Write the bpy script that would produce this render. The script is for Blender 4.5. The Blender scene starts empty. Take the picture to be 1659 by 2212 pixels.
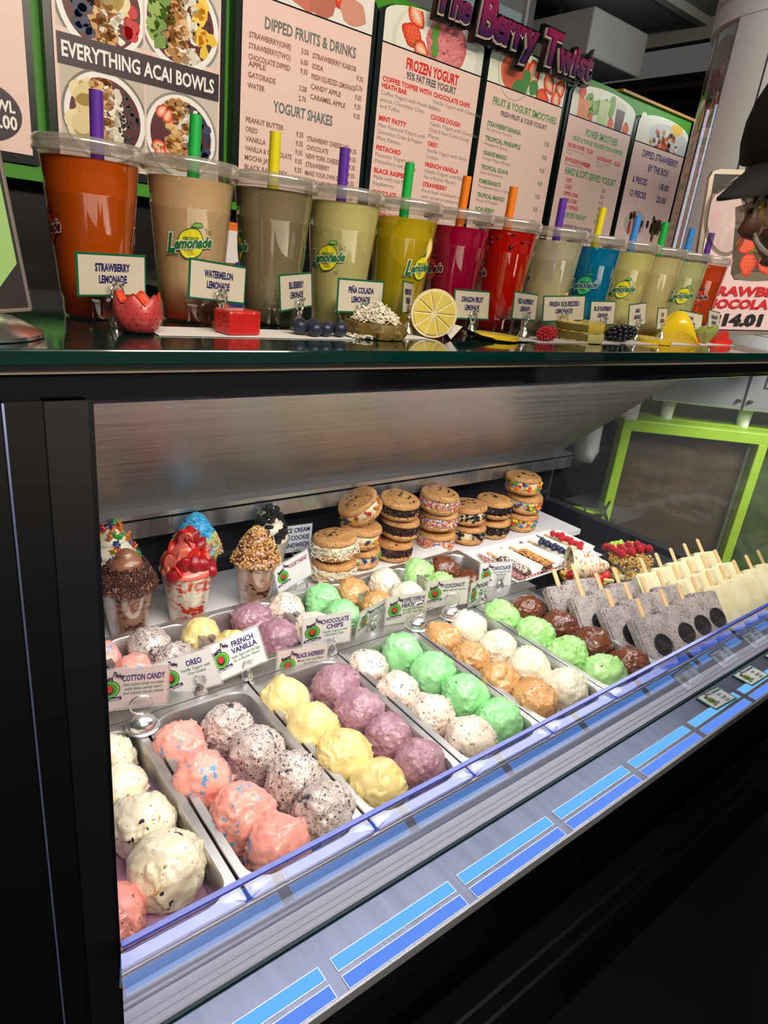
import bpy, bmesh, math, random
import numpy as np
from mathutils import Vector, Matrix, Euler

R = math.radians
PI = math.pi
scn = bpy.context.scene
COL = scn.collection

# ------------------------------------------------------------------ camera
cam = bpy.data.cameras.new('camera')
cam.sensor_fit = 'VERTICAL'
cam.sensor_height = 24.0
cam.lens = 1430.0 / 2212.0 * 24.0
cam.clip_start = 0.01
cam_o = bpy.data.objects.new('camera', cam)
COL.objects.link(cam_o)
cam_o.matrix_world = Matrix(((0.783134, 0.143042, -0.605178, 0.0),
                             (-0.612191, 0.348228, -0.709901, 0.0),
                             (0.109194, 0.926432, 0.360278, 1.4),
                             (0, 0, 0, 1)))
scn.camera = cam_o

# ------------------------------------------------------------------ view, world, lamps
vs = scn.view_settings
vs.view_transform = 'Standard'
vs.look = 'None'
vs.gamma = 1.0
vs.exposure = 0.0
vs.use_curve_mapping = False
scn.cycles.use_denoising = True
scn.cycles.max_bounces = 10
scn.cycles.transparent_max_bounces = 24
scn.cycles.sample_clamp_indirect = 4.0
scn.cycles.caustics_reflective = False
scn.cycles.caustics_refractive = False

w = bpy.data.worlds.new('world')
scn.world = w
w.use_nodes = True
w.node_tree.nodes['Background'].inputs[0].default_value = (0.75, 0.72, 0.68, 1)
w.node_tree.nodes['Background'].inputs[1].default_value = 0.10


def area(name, loc, target, sx, sy, power, color, shape='RECTANGLE', spread=180):
    l = bpy.data.lights.new(name, 'AREA')
    l.shape = shape
    l.size = sx
    l.size_y = sy
    l.energy = power
    l.color = color
    l.spread = R(spread)
    o = bpy.data.objects.new(name, l)
    COL.objects.link(o)
    o.location = loc
    d = Vector(target) - Vector(loc)
    o.rotation_euler = d.to_track_quat('-Z', 'Y').to_euler()
    return o


LAMPS = [
    # strip lamps of the case, behind the valance
    area('case_strip_lamp', (0.92, 0.612, 1.262), (0.92, 0.76, 0.7), 1.6, 0.03, 6.3, (1.0, 0.97, 0.95)),
    area('case_rear_lamp', (0.92, 0.80, 1.235), (0.92, 0.98, 0.7), 1.6, 0.03, 3.4, (1.0, 0.98, 0.96)),
    # shop and mall ceiling lamps, among them two added fills
    area('mall_ceiling_lamp', (0.5, -0.9, 2.7), (0.9, 0.8, 1.3), 2.4, 0.5, 108, (1.0, 0.86, 0.70)),
    area('added_side_fill', (2.6, -0.2, 2.1), (2.6, 1.0, 1.0), 0.6, 0.3, 11, (1.0, 0.97, 0.92), spread=70),  # added fill that brightens the steel machine beyond the case end
    area('added_ceiling_fill', (3.3, 1.4, 2.25), (2.4, 3.2, 2.75), 0.5, 0.2, 1.8, (0.95, 1.0, 0.95), spread=100),  # added fill aimed upward to lift the dark ceiling, not a shop fitting
    area('menu_track_lamp', (1.5, 0.75, 2.75), (1.9, 1.9, 1.75), 2.6, 0.25, 8, (1.0, 0.86, 0.74), spread=120),
]


# ------------------------------------------------------------------ numpy noise
_rs = np.random.RandomState(7)
_perm = _rs.permutation(256)
_perm = np.concatenate([_perm, _perm, _perm])
_grad = _rs.normal(size=(256, 3))
_grad /= np.linalg.norm(_grad, axis=1)[:, None]


def pnoise(p):
    p = np.asarray(p, float)
    i = np.floor(p).astype(int)
    f = p - i
    u = f * f * f * (f * (f * 6 - 15) + 10)
    res = 0
    for dx in (0, 1):
        for dy in (0, 1):
            for dz in (0, 1):
                h = _perm[_perm[_perm[(i[:, 0] + dx) & 255] + ((i[:, 1] + dy) & 255)] + ((i[:, 2] + dz) & 255)]
                g = _grad[h]
                d = g[:, 0] * (f[:, 0] - dx) + g[:, 1] * (f[:, 1] - dy) + g[:, 2] * (f[:, 2] - dz)
                wx = u[:, 0] if dx else 1 - u[:, 0]
                wy = u[:, 1] if dy else 1 - u[:, 1]
                wz = u[:, 2] if dz else 1 - u[:, 2]
                res = res + d * wx * wy * wz
    return res * 1.6


def fbm(p, o=4):
    s, a = 0, 1.0
    for k in range(o):
        s = s + a * pnoise(p * (2.03 ** k) + 17.3 * k)
        a *= 0.5
    return s


# ------------------------------------------------------------------ materials
def lin(c):
    return tuple(((v / 255.0) / 12.92 if v <= 10 else (((v / 255.0) + 0.055) / 1.055) ** 2.4) for v in c)


def newmat(name):
    m = bpy.data.materials.new(name)
    m.use_nodes = True
    nt = m.node_tree
    return m, nt, nt.nodes['Principled BSDF'], nt.nodes['Material Output']


def P(name, rgb, rough=0.5, metal=0.0, spec=0.5, coat=0.0, bump=0.0, bscale=60.0, var=0.0, vscale=8.0, emit=0.0,
      alpha=1.0, sss=0.0, trans=0.0, stretch=(1, 1, 1), rvar=0.0, ior=1.45):
    m, nt, b, out = newmat(name)
    c = lin(rgb)
    b.inputs['Base Color'].default_value = (*c, 1)
    b.inputs['Roughness'].default_value = rough
    b.inputs['Metallic'].default_value = metal
    b.inputs['Specular IOR Level'].default_value = spec
    b.inputs['Coat Weight'].default_value = coat
    b.inputs['Coat Roughness'].default_value = 0.08
    b.inputs['Alpha'].default_value = alpha
    b.inputs['IOR'].default_value = ior
    b.inputs['Transmission Weight'].default_value = trans
    if emit:
        b.inputs['Emission Color'].default_value = (*c, 1)
        b.inputs['Emission Strength'].default_value = emit
    if sss:
        b.inputs['Subsurface Weight'].default_value = sss
        b.inputs['Subsurface Radius'].default_value = (0.01, 0.006, 0.004)
        b.inputs['Subsurface Scale'].default_value = 0.6
    if bump or var or rvar:
        tc = nt.nodes.new('ShaderNodeTexCoord')
        mp = nt.nodes.new('ShaderNodeMapping')
        mp.inputs['Scale'].default_value = stretch
        nt.links.new(tc.outputs['Object'], mp.inputs[0])
        if var:
            n = nt.nodes.new('ShaderNodeTexNoise')
            n.inputs['Scale'].default_value = vscale
            n.inputs['Detail'].default_value = 4
            nt.links.new(mp.outputs[0], n.inputs['Vector'])
            mx = nt.nodes.new('ShaderNodeMix')
            mx.data_type = 'RGBA'
            mx.inputs[6].default_value = (*[v * (1 - var) for v in c], 1)
            mx.inputs[7].default_value = (*[min(1, v * (1 + var)) for v in c], 1)
            nt.links.new(n.outputs['Fac'], mx.inputs[0])
            nt.links.new(mx.outputs[2], b.inputs['Base Color'])
        if rvar:
            n = nt.nodes.new('ShaderNodeTexNoise')
            n.inputs['Scale'].default_value = vscale * 2
            nt.links.new(mp.outputs[0], n.inputs['Vector'])
            mr = nt.nodes.new('ShaderNodeMapRange')
            mr.inputs[1].default_value = 0.3
            mr.inputs[2].default_value = 0.7
            mr.inputs[3].default_value = max(0, rough - rvar)
            mr.inputs[4].default_value = rough + rvar
            nt.links.new(n.outputs['Fac'], mr.inputs[0])
            nt.links.new(mr.outputs[0], b.inputs['Roughness'])
        if bump:
            n = nt.nodes.new('ShaderNodeTexNoise')
            n.inputs['Scale'].default_value = bscale
            n.inputs['Detail'].default_value = 3
            nt.links.new(mp.outputs[0], n.inputs['Vector'])
            bp = nt.nodes.new('ShaderNodeBump')
            bp.inputs['Strength'].default_value = bump
            bp.inputs['Distance'].default_value = 0.002
            nt.links.new(n.outputs['Fac'], bp.inputs['Height'])
            nt.links.new(bp.outputs[0], b.inputs['Normal'])
    return m


def glassy(name, tint=(1, 1, 1), refl=(1, 1, 1), base=0.04, edge=0.6, rough=0.02, body=0.0, bodycol=(1, 1, 1)):
    """thin clear sheet: passes light, reflects more at grazing angles; body = share of milky diffuse"""
    m, nt, b, out = newmat(name)
    nt.nodes.remove(b)
    tr = nt.nodes.new('ShaderNodeBsdfTransparent')
    tr.inputs[0].default_value = (*tint, 1)
    gl = nt.nodes.new('ShaderNodeBsdfGlossy')
    gl.inputs['Color'].default_value = (*refl, 1)
    gl.inputs['Roughness'].default_value = rough
    lw = nt.nodes.new('ShaderNodeLayerWeight')
    lw.inputs[0].default_value = 0.35
    mr = nt.nodes.new('ShaderNodeMapRange')
    mr.inputs[3].default_value = base
    mr.inputs[4].default_value = edge
    nt.links.new(lw.outputs['Facing'], mr.inputs[0])
    mx = nt.nodes.new('ShaderNodeMixShader')
    nt.links.new(mr.outputs[0], mx.inputs[0])
    nt.links.new(tr.outputs[0], mx.inputs[1])
    nt.links.new(gl.outputs[0], mx.inputs[2])
    last = mx
    if body:
        df = nt.nodes.new('ShaderNodeBsdfDiffuse')
        df.inputs[0].default_value = (*bodycol, 1)
        m2 = nt.nodes.new('ShaderNodeMixShader')
        m2.inputs[0].default_value = body
        nt.links.new(mx.outputs[0], m2.inputs[1])
        nt.links.new(df.outputs[0], m2.inputs[2])
        last = m2
    nt.links.new(last.outputs[0], out.inputs[0])
    return m


def emitter(name, rgb, strength):
    m, nt, b, out = newmat(name)
    nt.nodes.remove(b)
    e = nt.nodes.new('ShaderNodeEmission')
    e.inputs[0].default_value = (*lin(rgb), 1)
    e.inputs[1].default_value = strength
    nt.links.new(e.outputs[0], out.inputs[0])
    return m


def frozen(name, c1, c2, specks=(), streak=None, rough=0.36, coat=0.45, bump=0.5, nscale=28.0):
    """ice cream: two tones, optional streaks, optional embedded crumbs, pitted relief"""
    m, nt, b, out = newmat(name)
    N, L = nt.nodes, nt.links
    tc = N.new('ShaderNodeTexCoord')
    oi = N.new('ShaderNodeObjectInfo')
    ad = N.new('ShaderNodeVectorMath')
    ad.operation = 'ADD'
    L.new(tc.outputs['Object'], ad.inputs[0])
    L.new(oi.outputs['Random'], ad.inputs[1])
    v = ad.outputs[0]

    def noise(scale, detail=3, dist=0.0):
        n = N.new('ShaderNodeTexNoise')
        n.inputs['Scale'].default_value = scale
        n.inputs['Detail'].default_value = detail
        n.inputs['Distortion'].default_value = dist
        L.new(v, n.inputs['Vector'])
        return n.outputs['Fac']

    def step(fac, lo, hi):
        r = N.new('ShaderNodeMapRange')
        r.inputs[1].default_value = lo
        r.inputs[2].default_value = hi
        L.new(fac, r.inputs[0])
        return r.outputs[0]

    def mix(fac, a, bcol):
        x = N.new('ShaderNodeMix')
        x.data_type = 'RGBA'
        L.new(fac, x.inputs[0])
        if isinstance(a, tuple):
            x.inputs[6].default_value = (*lin(a), 1)
        else:
            L.new(a, x.inputs[6])
        x.inputs[7].default_value = (*lin(bcol), 1)
        return x.outputs[2]

    col = mix(step(noise(nscale, 4, 0.6), 0.35, 0.65), c1, c2)
    if streak:
        sc, lo, hi, rgb = streak
        col = mix(step(noise(sc, 3, 1.6), lo, hi), col, rgb)
    for (sc, size, gate, rgb) in specks:
        vo = N.new('ShaderNodeTexVoronoi')
        vo.inputs['Scale'].default_value = sc
        wv = N.new('ShaderNodeVectorMath')
        wv.operation = 'ADD'
        nn = N.new('ShaderNodeTexNoise')
        nn.inputs['Scale'].default_value = sc * 1.7
        L.new(v, nn.inputs['Vector'])
        sc_ = N.new('ShaderNodeVectorMath')
        sc_.operation = 'SCALE'
        sc_.inputs[3].default_value = 0.9 / sc
        L.new(nn.outputs['Color'], sc_.inputs[0])
        L.new(v, wv.inputs[0])
        L.new(sc_.outputs[0], wv.inputs[1])
        L.new(wv.outputs[0], vo.inputs['Vector'])
        s1 = step(vo.outputs['Distance'], size, size * 0.8)
        g = step(noise(sc * 0.35, 2), gate, gate + 0.03)
        mu = N.new('ShaderNodeMath')
        mu.operation = 'MULTIPLY'
        L.new(s1, mu.inputs[0])
        L.new(g, mu.inputs[1])
        col = mix(mu.outputs[0], col, rgb)
    L.new(col, b.inputs['Base Color'])
    rr = N.new('ShaderNodeMapRange')
    rr.inputs[1].default_value = 0.35
    rr.inputs[2].default_value = 0.65
    rr.inputs[3].default_value = max(0.08, rough - 0.25)
    rr.inputs[4].default_value = rough + 0.2
    L.new(noise(22, 2), rr.inputs[0])
    L.new(rr.outputs[0], b.inputs['Roughness'])
    b.inputs['Coat Weight'].default_value = coat
    b.inputs['Coat Roughness'].default_value = 0.12
    b.inputs['Subsurface Weight'].default_value = 0.12
    b.inputs['Subsurface Radius'].default_value = (0.012, 0.008, 0.006)
    b.inputs['Subsurface Scale'].default_value = 0.5
    bp = N.new('ShaderNodeBump')
    bp.inputs['Strength'].default_value = bump
    bp.inputs['Distance'].default_value = 0.0018
    L.new(noise(170, 5, 0.4), bp.inputs['Height'])
    L.new(bp.outputs[0], b.inputs['Normal'])
    return m


def swirlmat(name, c1, c2, scale=14, dist=3.0, lo=0.45, hi=0.6, rough=0.35):
    m, nt, b, out = newmat(name)
    N, L = nt.nodes, nt.links
    tc = N.new('ShaderNodeTexCoord')
    mp = N.new('ShaderNodeMapping')
    mp.inputs['Scale'].default_value = (1, 1, 1.5)
    L.new(tc.outputs['Object'], mp.inputs[0])
    n = N.new('ShaderNodeTexNoise')
    n.inputs['Scale'].default_value = scale
    n.inputs['Detail'].default_value = 2.5
    n.inputs['Distortion'].default_value = dist
    L.new(mp.outputs[0], n.inputs['Vector'])
    r = N.new('ShaderNodeMapRange')
    r.inputs[1].default_value = lo
    r.inputs[2].default_value = hi
    L.new(n.outputs['Fac'], r.inputs[0])
    x = N.new('ShaderNodeMix')
    x.data_type = 'RGBA'
    x.inputs[6].default_value = (*lin(c1), 1)
    x.inputs[7].default_value = (*lin(c2), 1)
    L.new(r.outputs[0], x.inputs[0])
    L.new(x.outputs[2], b.inputs['Base Color'])
    b.inputs['Roughness'].default_value = rough
    return m


def printmat(name, emit=0.0, rough=0.45):
    """flat print: colour from the mesh's colour attribute"""
    m, nt, b, out = newmat(name)
    a = nt.nodes.new('ShaderNodeAttribute')
    a.attribute_name = 'ink'
    nt.links.new(a.outputs['Color'], b.inputs['Base Color'])
    b.inputs['Roughness'].default_value = rough
    if emit:
        nt.links.new(a.outputs['Color'], b.inputs['Emission Color'])
        b.inputs['Emission Strength'].default_value = emit
    return m


# ------------------------------------------------------------------ mesh builder
class MB:
    def __init__(s):
        s.v = []
        s.f = []
        s.c = []
        s.n = 0

    def add(s, verts, faces, col=None):
        verts = np.asarray(verts, float).reshape(-1, 3)
        s.v.append(verts)
        n = s.n
        s.f.extend([tuple(i + n for i in f) for f in faces])
        s.c.extend([col] * len(faces))
        s.n += len(verts)

    def box(s, c, d, rot=None, col=None, taper=0):
        x, y, z = d[0] / 2, d[1] / 2, d[2] / 2
        t = 1 - taper
        V = np.array([(-x, -y, -z), (x, -y, -z), (x, y, -z), (-x, y, -z), (-x * t, -y * t, z), (x * t, -y * t, z), (x * t, y * t, z), (-x * t, y * t, z)])
        if rot is not None:
            V = V @ np.array(Euler(rot).to_matrix()).T
        s.add(V + np.array(c), [(0, 3, 2, 1), (4, 5, 6, 7), (0, 1, 5, 4), (1, 2, 6, 5), (2, 3, 7, 6), (3, 0, 4, 7)], col)

    def rbox(s, c, d, r, rot=None, col=None, seg=2):
        """box with rounded edges"""
        bm = bmesh.new()
        bmesh.ops.create_cube(bm, size=1)
        for v in bm.verts:
            v.co = Vector((v.co.x * d[0], v.co.y * d[1], v.co.z * d[2]))
        bmesh.ops.bevel(bm, geom=list(bm.edges), offset=r, segments=seg, affect='EDGES', profile=0.5)
        s.bm(bm, c, rot, col)

    def bm(s, bm, c=(0, 0, 0), rot=None, col=None, scale=(1, 1, 1)):
        bm.verts.index_update()
        V = np.array([v.co[:] for v in bm.verts]) * np.array(scale)
        if rot is not None:
            V = V @ np.array(Euler(rot).to_matrix()).T
        s.add(V + np.array(c), [tuple(v.index for v in f.verts) for f in bm.faces], col)
        bm.free()

    def ico(s, c, r, sub=2, rot=None, col=None):
        bm = bmesh.new()
        bmesh.ops.create_icosphere(bm, subdivisions=sub, radius=1)
        s.bm(bm, c, rot, col, scale=(r, r, r) if not hasattr(r, '__len__') else r)

    def lathe(s, prof, c=(0, 0, 0), n=32, rot=None, col=None, wob=None, a0=0, a1=2 * PI):
        full = abs(a1 - a0 - 2 * PI) < 1e-6
        cols = n if full else n + 1
        V = []
        for (r, z) in prof:
            for k in range(cols):
                a = a0 + (a1 - a0) * k / n
                q = r * (1 + (wob(a, z) if wob else 0))
                V.append((q * math.cos(a), q * math.sin(a), z))
        F = []
        for i in range(len(prof) - 1):
            for k in range(n):
                k2 = (k + 1) % cols
                F.append((i * cols + k, i * cols + k2, (i + 1) * cols + k2, (i + 1) * cols + k))
        V = np.array(V)
        if rot is not None:
            V = V @ np.array(Euler(rot).to_matrix()).T
        s.add(V + np.array(c), F, col)

    def tube(s, pts, r, n=8, col=None, closed=False, caps=True):
        pts = [Vector(p) for p in pts]
        m = len(pts)
        rr = r if hasattr(r, '__len__') else [r] * m
        V = []
        up = Vector((0, 0, 1))
        prev = None
        for i, p in enumerate(pts):
            if closed:
                t = pts[(i + 1) % m] - pts[i - 1]
            else:
                t = pts[min(i + 1, m - 1)] - pts[max(i - 1, 0)]
            t.normalize()
            a = prev if prev is not None else (Vector((1, 0, 0)) if abs(t.z) > 0.9 else up)
            x = (a - t * a.dot(t))
            if x.length < 1e-6:
                x = Vector((0, 1, 0)) - t * t.y
            x.normalize()
            prev = x
            y = t.cross(x)
            for k in range(n):
                q = 2 * PI * k / n
                V.append((p + (x * math.cos(q) + y * math.sin(q)) * rr[i])[:])
        F = []
        for i in range(m if closed else m - 1):
            j = (i + 1) % m
            for k in range(n):
                F.append((i * n + k, i * n + (k + 1) % n, j * n + (k + 1) % n, j * n + k))
        if caps and not closed:
            F.append(tuple(range(n - 1, -1, -1)))
            F.append(tuple((m - 1) * n + k for k in range(n)))
        s.add(V, F, col)

    def prism(s, poly, axis, a, b, col=None):
        """poly in the plane across `axis`, extruded from a to b"""
        def p3(u, w_, t):
            return (t, u, w_) if axis == 'x' else (u, t, w_) if axis == 'y' else (u, w_, t)
        n = len(poly)
        V = [p3(u, w_, a) for u, w_ in poly] + [p3(u, w_, b) for u, w_ in poly]
        F = [tuple(range(n)), tuple(range(2 * n - 1, n - 1, -1))]
        for i in range(n):
            j = (i + 1) % n
            F.append((i, i + n, j + n, j))
        s.add(V, F, col)

    def mesh(s, name, smooth=False, ink=False):
        me = bpy.data.meshes.new(name)
        V = np.concatenate(s.v) if s.v else np.zeros((0, 3))
        me.from_pydata(V.tolist(), [], s.f)
        if ink:
            at = me.color_attributes.new('ink', 'FLOAT_COLOR', 'CORNER')
            buf = []
            for f, c in zip(s.f, s.c):
                buf.extend((c[0], c[1], c[2], 1.0) * len(f))
            at.data.foreach_set('color', buf)
        if smooth is True:
            me.polygons.foreach_set('use_smooth', [True] * len(me.polygons))
        elif smooth:
            me.polygons.foreach_set('use_smooth', [True] * len(me.polygons))
            try:
                me.set_sharp_from_angle(angle=R(smooth))
            except Exception:
                pass
        me.update()
        return me

    def build(s, name, mat, parent=None, smooth=False, ink=False, loc=None, rot=None):
        me = s.mesh(name, smooth, ink)
        return place(name, me, mat, parent, loc, rot)


def fix_normals(me):
    bm = bmesh.new()
    bm.from_mesh(me)
    bmesh.ops.recalc_face_normals(bm, faces=bm.faces)
    bm.to_mesh(me)
    bm.free()


def place(name, me, mat, parent=None, loc=None, rot=None, scale=None):
    if mat is not None and not me.materials:
        me.materials.append(mat)
    o = bpy.data.objects.new(name, me)
    COL.objects.link(o)
    if parent is not None:
        o.parent = parent
    if loc is not None:
        o.location = loc
    if rot is not None:
        o.rotation_euler = rot
    if scale is not None:
        o.scale = scale if hasattr(scale, '__len__') else (scale,) * 3
    return o


def tag(o, label, cat, group=None, kind=None):
    o['label'] = label
    o['category'] = cat
    if group:
        o['group'] = group
    if kind:
        o['kind'] = kind
    return o


def thing(name, label, cat, loc=(0, 0, 0), rot=(0, 0, 0), group=None):
    o = bpy.data.objects.new(name, None)
    o.empty_display_size = 0.02
    COL.objects.link(o)
    o.location = loc
    o.rotation_euler = rot if hasattr(rot, '__len__') else (0, 0, rot)
    return tag(o, label, cat, group)


def struct(o):
    o['kind'] = 'structure'
    return o


def stuff(o):
    o['kind'] = 'stuff'
    return o


def copy_tree(o, parent=None):
    c = o.copy()
    COL.objects.link(c)
    if parent is not None:
        c.parent = parent
    for ch in list(o.children):
        copy_tree(ch, c)
    return c


# ------------------------------------------------------------------ print (lettering and flat pictures)
_tc = {}


def glyphs(txt, bold=0.0, shear=0.0, res=2):
    k = (txt, bold, shear, res)
    if k not in _tc:
        cu = bpy.data.curves.new('t', 'FONT')
        cu.body = txt
        cu.resolution_u = res
        cu.offset = bold
        cu.shear = shear
        cu.fill_mode = 'FRONT'
        o = bpy.data.objects.new('t', cu)
        me = bpy.data.meshes.new_from_object(o)
        n = len(me.vertices)
        co = np.empty(n * 3)
        me.vertices.foreach_get('co', co)
        co = co.reshape(-1, 3)[:, :2]
        F = [tuple(p.vertices) for p in me.polygons]
        bpy.data.objects.remove(o)
        bpy.data.curves.remove(cu)
        bpy.data.meshes.remove(me)
        _tc[k] = (co, F)
    return _tc[k]


class Print(MB):
    """drawing in (x, up) facing -Y; layer lifts each mark a hair off the sheet"""
    step = 0.0002

    def pts(s, P2, layer):
        P2 = np.asarray(P2, float)
        return np.stack([P2[:, 0], np.full(len(P2), -s.step * layer), P2[:, 1]], 1)

    def poly(s, P2, rgb, layer=1):
        s.add(s.pts(P2, layer), [tuple(range(len(P2)))], lin(rgb))

    def rect(s, x0, z0, x1, z1, rgb, layer=1):
        s.poly([(x0, z0), (x1, z0), (x1, z1), (x0, z1)], rgb, layer)

    def ell(s, x, z, rx, rz, rgb, layer=1, n=20, rot=0.0):
        c, sn = math.cos(rot), math.sin(rot)
        s.poly([(x + rx * math.cos(a) * c - rz * math.sin(a) * sn, z + rx * math.cos(a) * sn + rz * math.sin(a) * c)
                for a in [2 * PI * k / n for k in range(n)]], rgb, layer)

    def ring(s, x, z, r, w_, rgb, layer=1, n=16, a0=0, a1=2 * PI, rz=None):
        rz = rz or r
        V = []
        for k in range(n + 1):
            a = a0 + (a1 - a0) * k / n
            V += [(x + r * math.cos(a), z + rz * math.sin(a)), (x + (r - w_) * math.cos(a), z + (rz - w_) * math.sin(a))]
        s.add(s.pts(V, layer), [(2 * k, 2 * k + 2, 2 * k + 3, 2 * k + 1) for k in range(n)], lin(rgb))

    def text(s, txt, x, z, h, rgb, layer=2, width=None, align='l', bold=0.02, shear=0.0, res=2, rot=0.0):
        """h = cap height; width squeezes the line to that width"""
        co, F = glyphs(txt, bold, shear, res)
        if not len(co):
            return
        q = co.copy()
        x0, x1 = q[:, 0].min(), q[:, 0].max()
        q[:, 0] -= x0
        sc = h / 0.69
        sx = (width / (x1 - x0)) if width else sc * 0.8
        q[:, 0] *= sx
        q[:, 1] *= sc
        W_ = (x1 - x0) * sx
        if align == 'c':
            q[:, 0] -= W_ / 2
        elif align == 'r':
            q[:, 0] -= W_
        if rot:
            c, sn = math.cos(rot), math.sin(rot)
            q = np.stack([q[:, 0] * c - q[:, 1] * sn, q[:, 0] * sn + q[:, 1] * c], 1)
        q = q + np.array([x, z])
        s.add(s.pts(q, layer), F, lin(rgb))


# ------------------------------------------------------------------ shared materials
M = {}
M['steel'] = P('brushed_steel', (190, 186, 184), 0.32, 1.0, bump=0.12, bscale=30, stretch=(0.6, 30, 30), rvar=0.08, vscale=6)
M['steel_pan'] = P('pan_steel', (196, 194, 194), 0.34, 0.9, rvar=0.06, vscale=14)
M['hood'] = P('hood_steel', (172, 166, 162), 0.42, 0.85, bump=0.15, bscale=40, stretch=(0.5, 20, 20), rvar=0.1, vscale=3, var=0.06)
M['chrome'] = P('chrome', (236, 236, 238), 0.20, 0.95)
M['alu'] = P('aluminium_trim', (190, 192, 198), 0.35, 0.7, bump=0.1, bscale=60, stretch=(0.3, 30, 30))
M['whitemetal'] = P('white_metal', (215, 216, 220), 0.4, 0.1)
M['black'] = P('black_gloss', (9, 10, 13), 0.12, 0.0, spec=0.5, bump=0.02, bscale=5)
M['blackmatt'] = P('black_matt', (10, 11, 14), 0.5)
M['dark'] = P('dark_grey', (30, 32, 36), 0.5, var=0.2)
M['navy'] = P('dark_case_back', (26, 30, 40), 0.45, var=0.2)
M['greenglass'] = P('green_edge_glass', (6, 46, 42), 0.06, 0.0, spec=0.8, coat=0.6, rvar=0.04)
M['glass'] = glassy('clear_front_glass', (0.97, 0.98, 0.98), (0.9, 0.95, 1), 0.015, 0.22, 0.01)
M['endglass'] = glassy('clear_end_glass', (0.86, 0.88, 0.88), (0.9, 0.95, 1), 0.03, 0.3, 0.05, body=0.05, bodycol=(0.5, 0.52, 0.55))
M['lipglass'] = glassy('blue_tinted_lip', (0.90, 0.92, 1.0), (0.66, 0.68, 1.0), 0.30, 0.50, 0.012)
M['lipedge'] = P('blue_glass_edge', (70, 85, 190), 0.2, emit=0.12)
M['plastic'] = glassy('clear_cup_plastic', (0.94, 0.94, 0.93), (1, 0.98, 0.94), 0.03, 0.55, 0.06)
M['lidplastic'] = glassy('clear_lid_plastic', (0.90, 0.90, 0.89), (1, 0.97, 0.9), 0.16, 0.85, 0.16, body=0.16, bodycol=(0.9, 0.87, 0.8))
M['laminate'] = glassy('card_laminate', (0.95, 0.95, 0.95), (1, 1, 1), 0.06, 0.4, 0.05, body=0.22, bodycol=(0.85, 0.84, 0.84))
M['white'] = P('white_enamel', (226, 226, 232), 0.3, spec=0.5)
M['paper'] = P('white_paper', (228, 226, 226), 0.7)
M['pinkpaper'] = P('pink_pan_liner', (206, 160, 196), 0.7, var=0.12, vscale=30, bump=0.5, bscale=90)
M['wood'] = P('pale_stick_wood', (222, 184, 134), 0.6, var=0.1, vscale=30, stretch=(8, 8, 1))
M['print'] = printmat('printed_ink')
M['menuprint'] = printmat('menu_ink', emit=0.14, rough=0.4)
M['cream'] = frozen('vanilla_filling', (240, 226, 190), (226, 208, 165), bump=0.6)
M['cookie'] = frozen('cookie_dough_baked', (206, 156, 98), (186, 132, 76), specks=((120, 0.28, 0.5, (120, 74, 36)),), rough=0.65, coat=0.0, bump=0.6, nscale=40)
M['chocchip'] = P('chocolate_chip', (38, 24, 18), 0.35, bump=0.3, bscale=200)
M['blackcookie'] = P('black_cookie', (26, 22, 24), 0.6, bump=0.8, bscale=300, var=0.3, vscale=60)

# ================================================================== the room
def quad(name, mat, a, b, c_, d):
    mb = MB()
    mb.add([a, b, c_, d], [(0, 1, 2, 3)])
    return struct(mb.build(name, mat))


mb = MB(); mb.box((1.5, 1.0, -0.02), (12, 9, 0.04))
struct(mb.build('floor', P('dark_floor', (9, 10, 15), 0.5, var=0.3, vscale=3)))
mb = MB(); mb.box((0.4, 2.0, 2.78), (7.0, 9, 0.06)); mb.box((3.86, 2.0, 2.70), (0.06, 9, 0.10)); mb.box((0.4, 2.36, 2.735), (7, 0.05, 0.05))
struct(mb.build('ceiling', P('grey_ceiling', (140, 143, 140), 0.8, var=0.1)))
mb = MB(); mb.box((1.5, 5.4, 1.6), (12, 0.1, 3.3))
struct(mb.build('wall_back', P('dark_wall', (30, 33, 36), 0.8, var=0.3, vscale=1)))
mb = MB(); mb.box((6.5, 1.2, 1.6), (0.1, 8.6, 3.3))
struct(mb.build('wall_right', P('dark_end_wall', (16, 19, 22), 0.8, var=0.4, vscale=1.2)))
mb = MB(); mb.box((-2.6, 1.2, 1.6), (0.1, 8.6, 3.3))
struct(mb.build('wall_left', P('dark_left_wall', (30, 30, 32), 0.8)))

# menu wall: green painted panel carrying the boards
t = thing('menu_wall', 'bright green painted menu wall behind the lemonade cups', 'wall panel')
t['kind'] = 'structure'
GREEN = P('green_wall_paint', (70, 158, 34), 0.45, var=0.08, vscale=3)
mb = MB(); mb.box((1.47, 1.965, 1.812), (3.55, 0.05, 0.63)); mb.build('panel', GREEN, t)
mb = MB(); mb.box((1.47, 1.935, 1.487), (3.55, 0.05, 0.03)); mb.build('ledge_rail', GREEN, t)
mb = MB(); mb.box((2.95, 1.952, 2.131), (0.60, 0.06, 0.010)); mb.build('top_rail', P('orange_wood_edge', (196, 140, 60), 0.5), t)
mb = MB(); mb.box((1.47, 2.0, 1.0), (3.55, 0.04, 0.95)); mb.build('lower_panel', P('black_backsplash', (9, 9, 10), 0.35), t)

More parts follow.
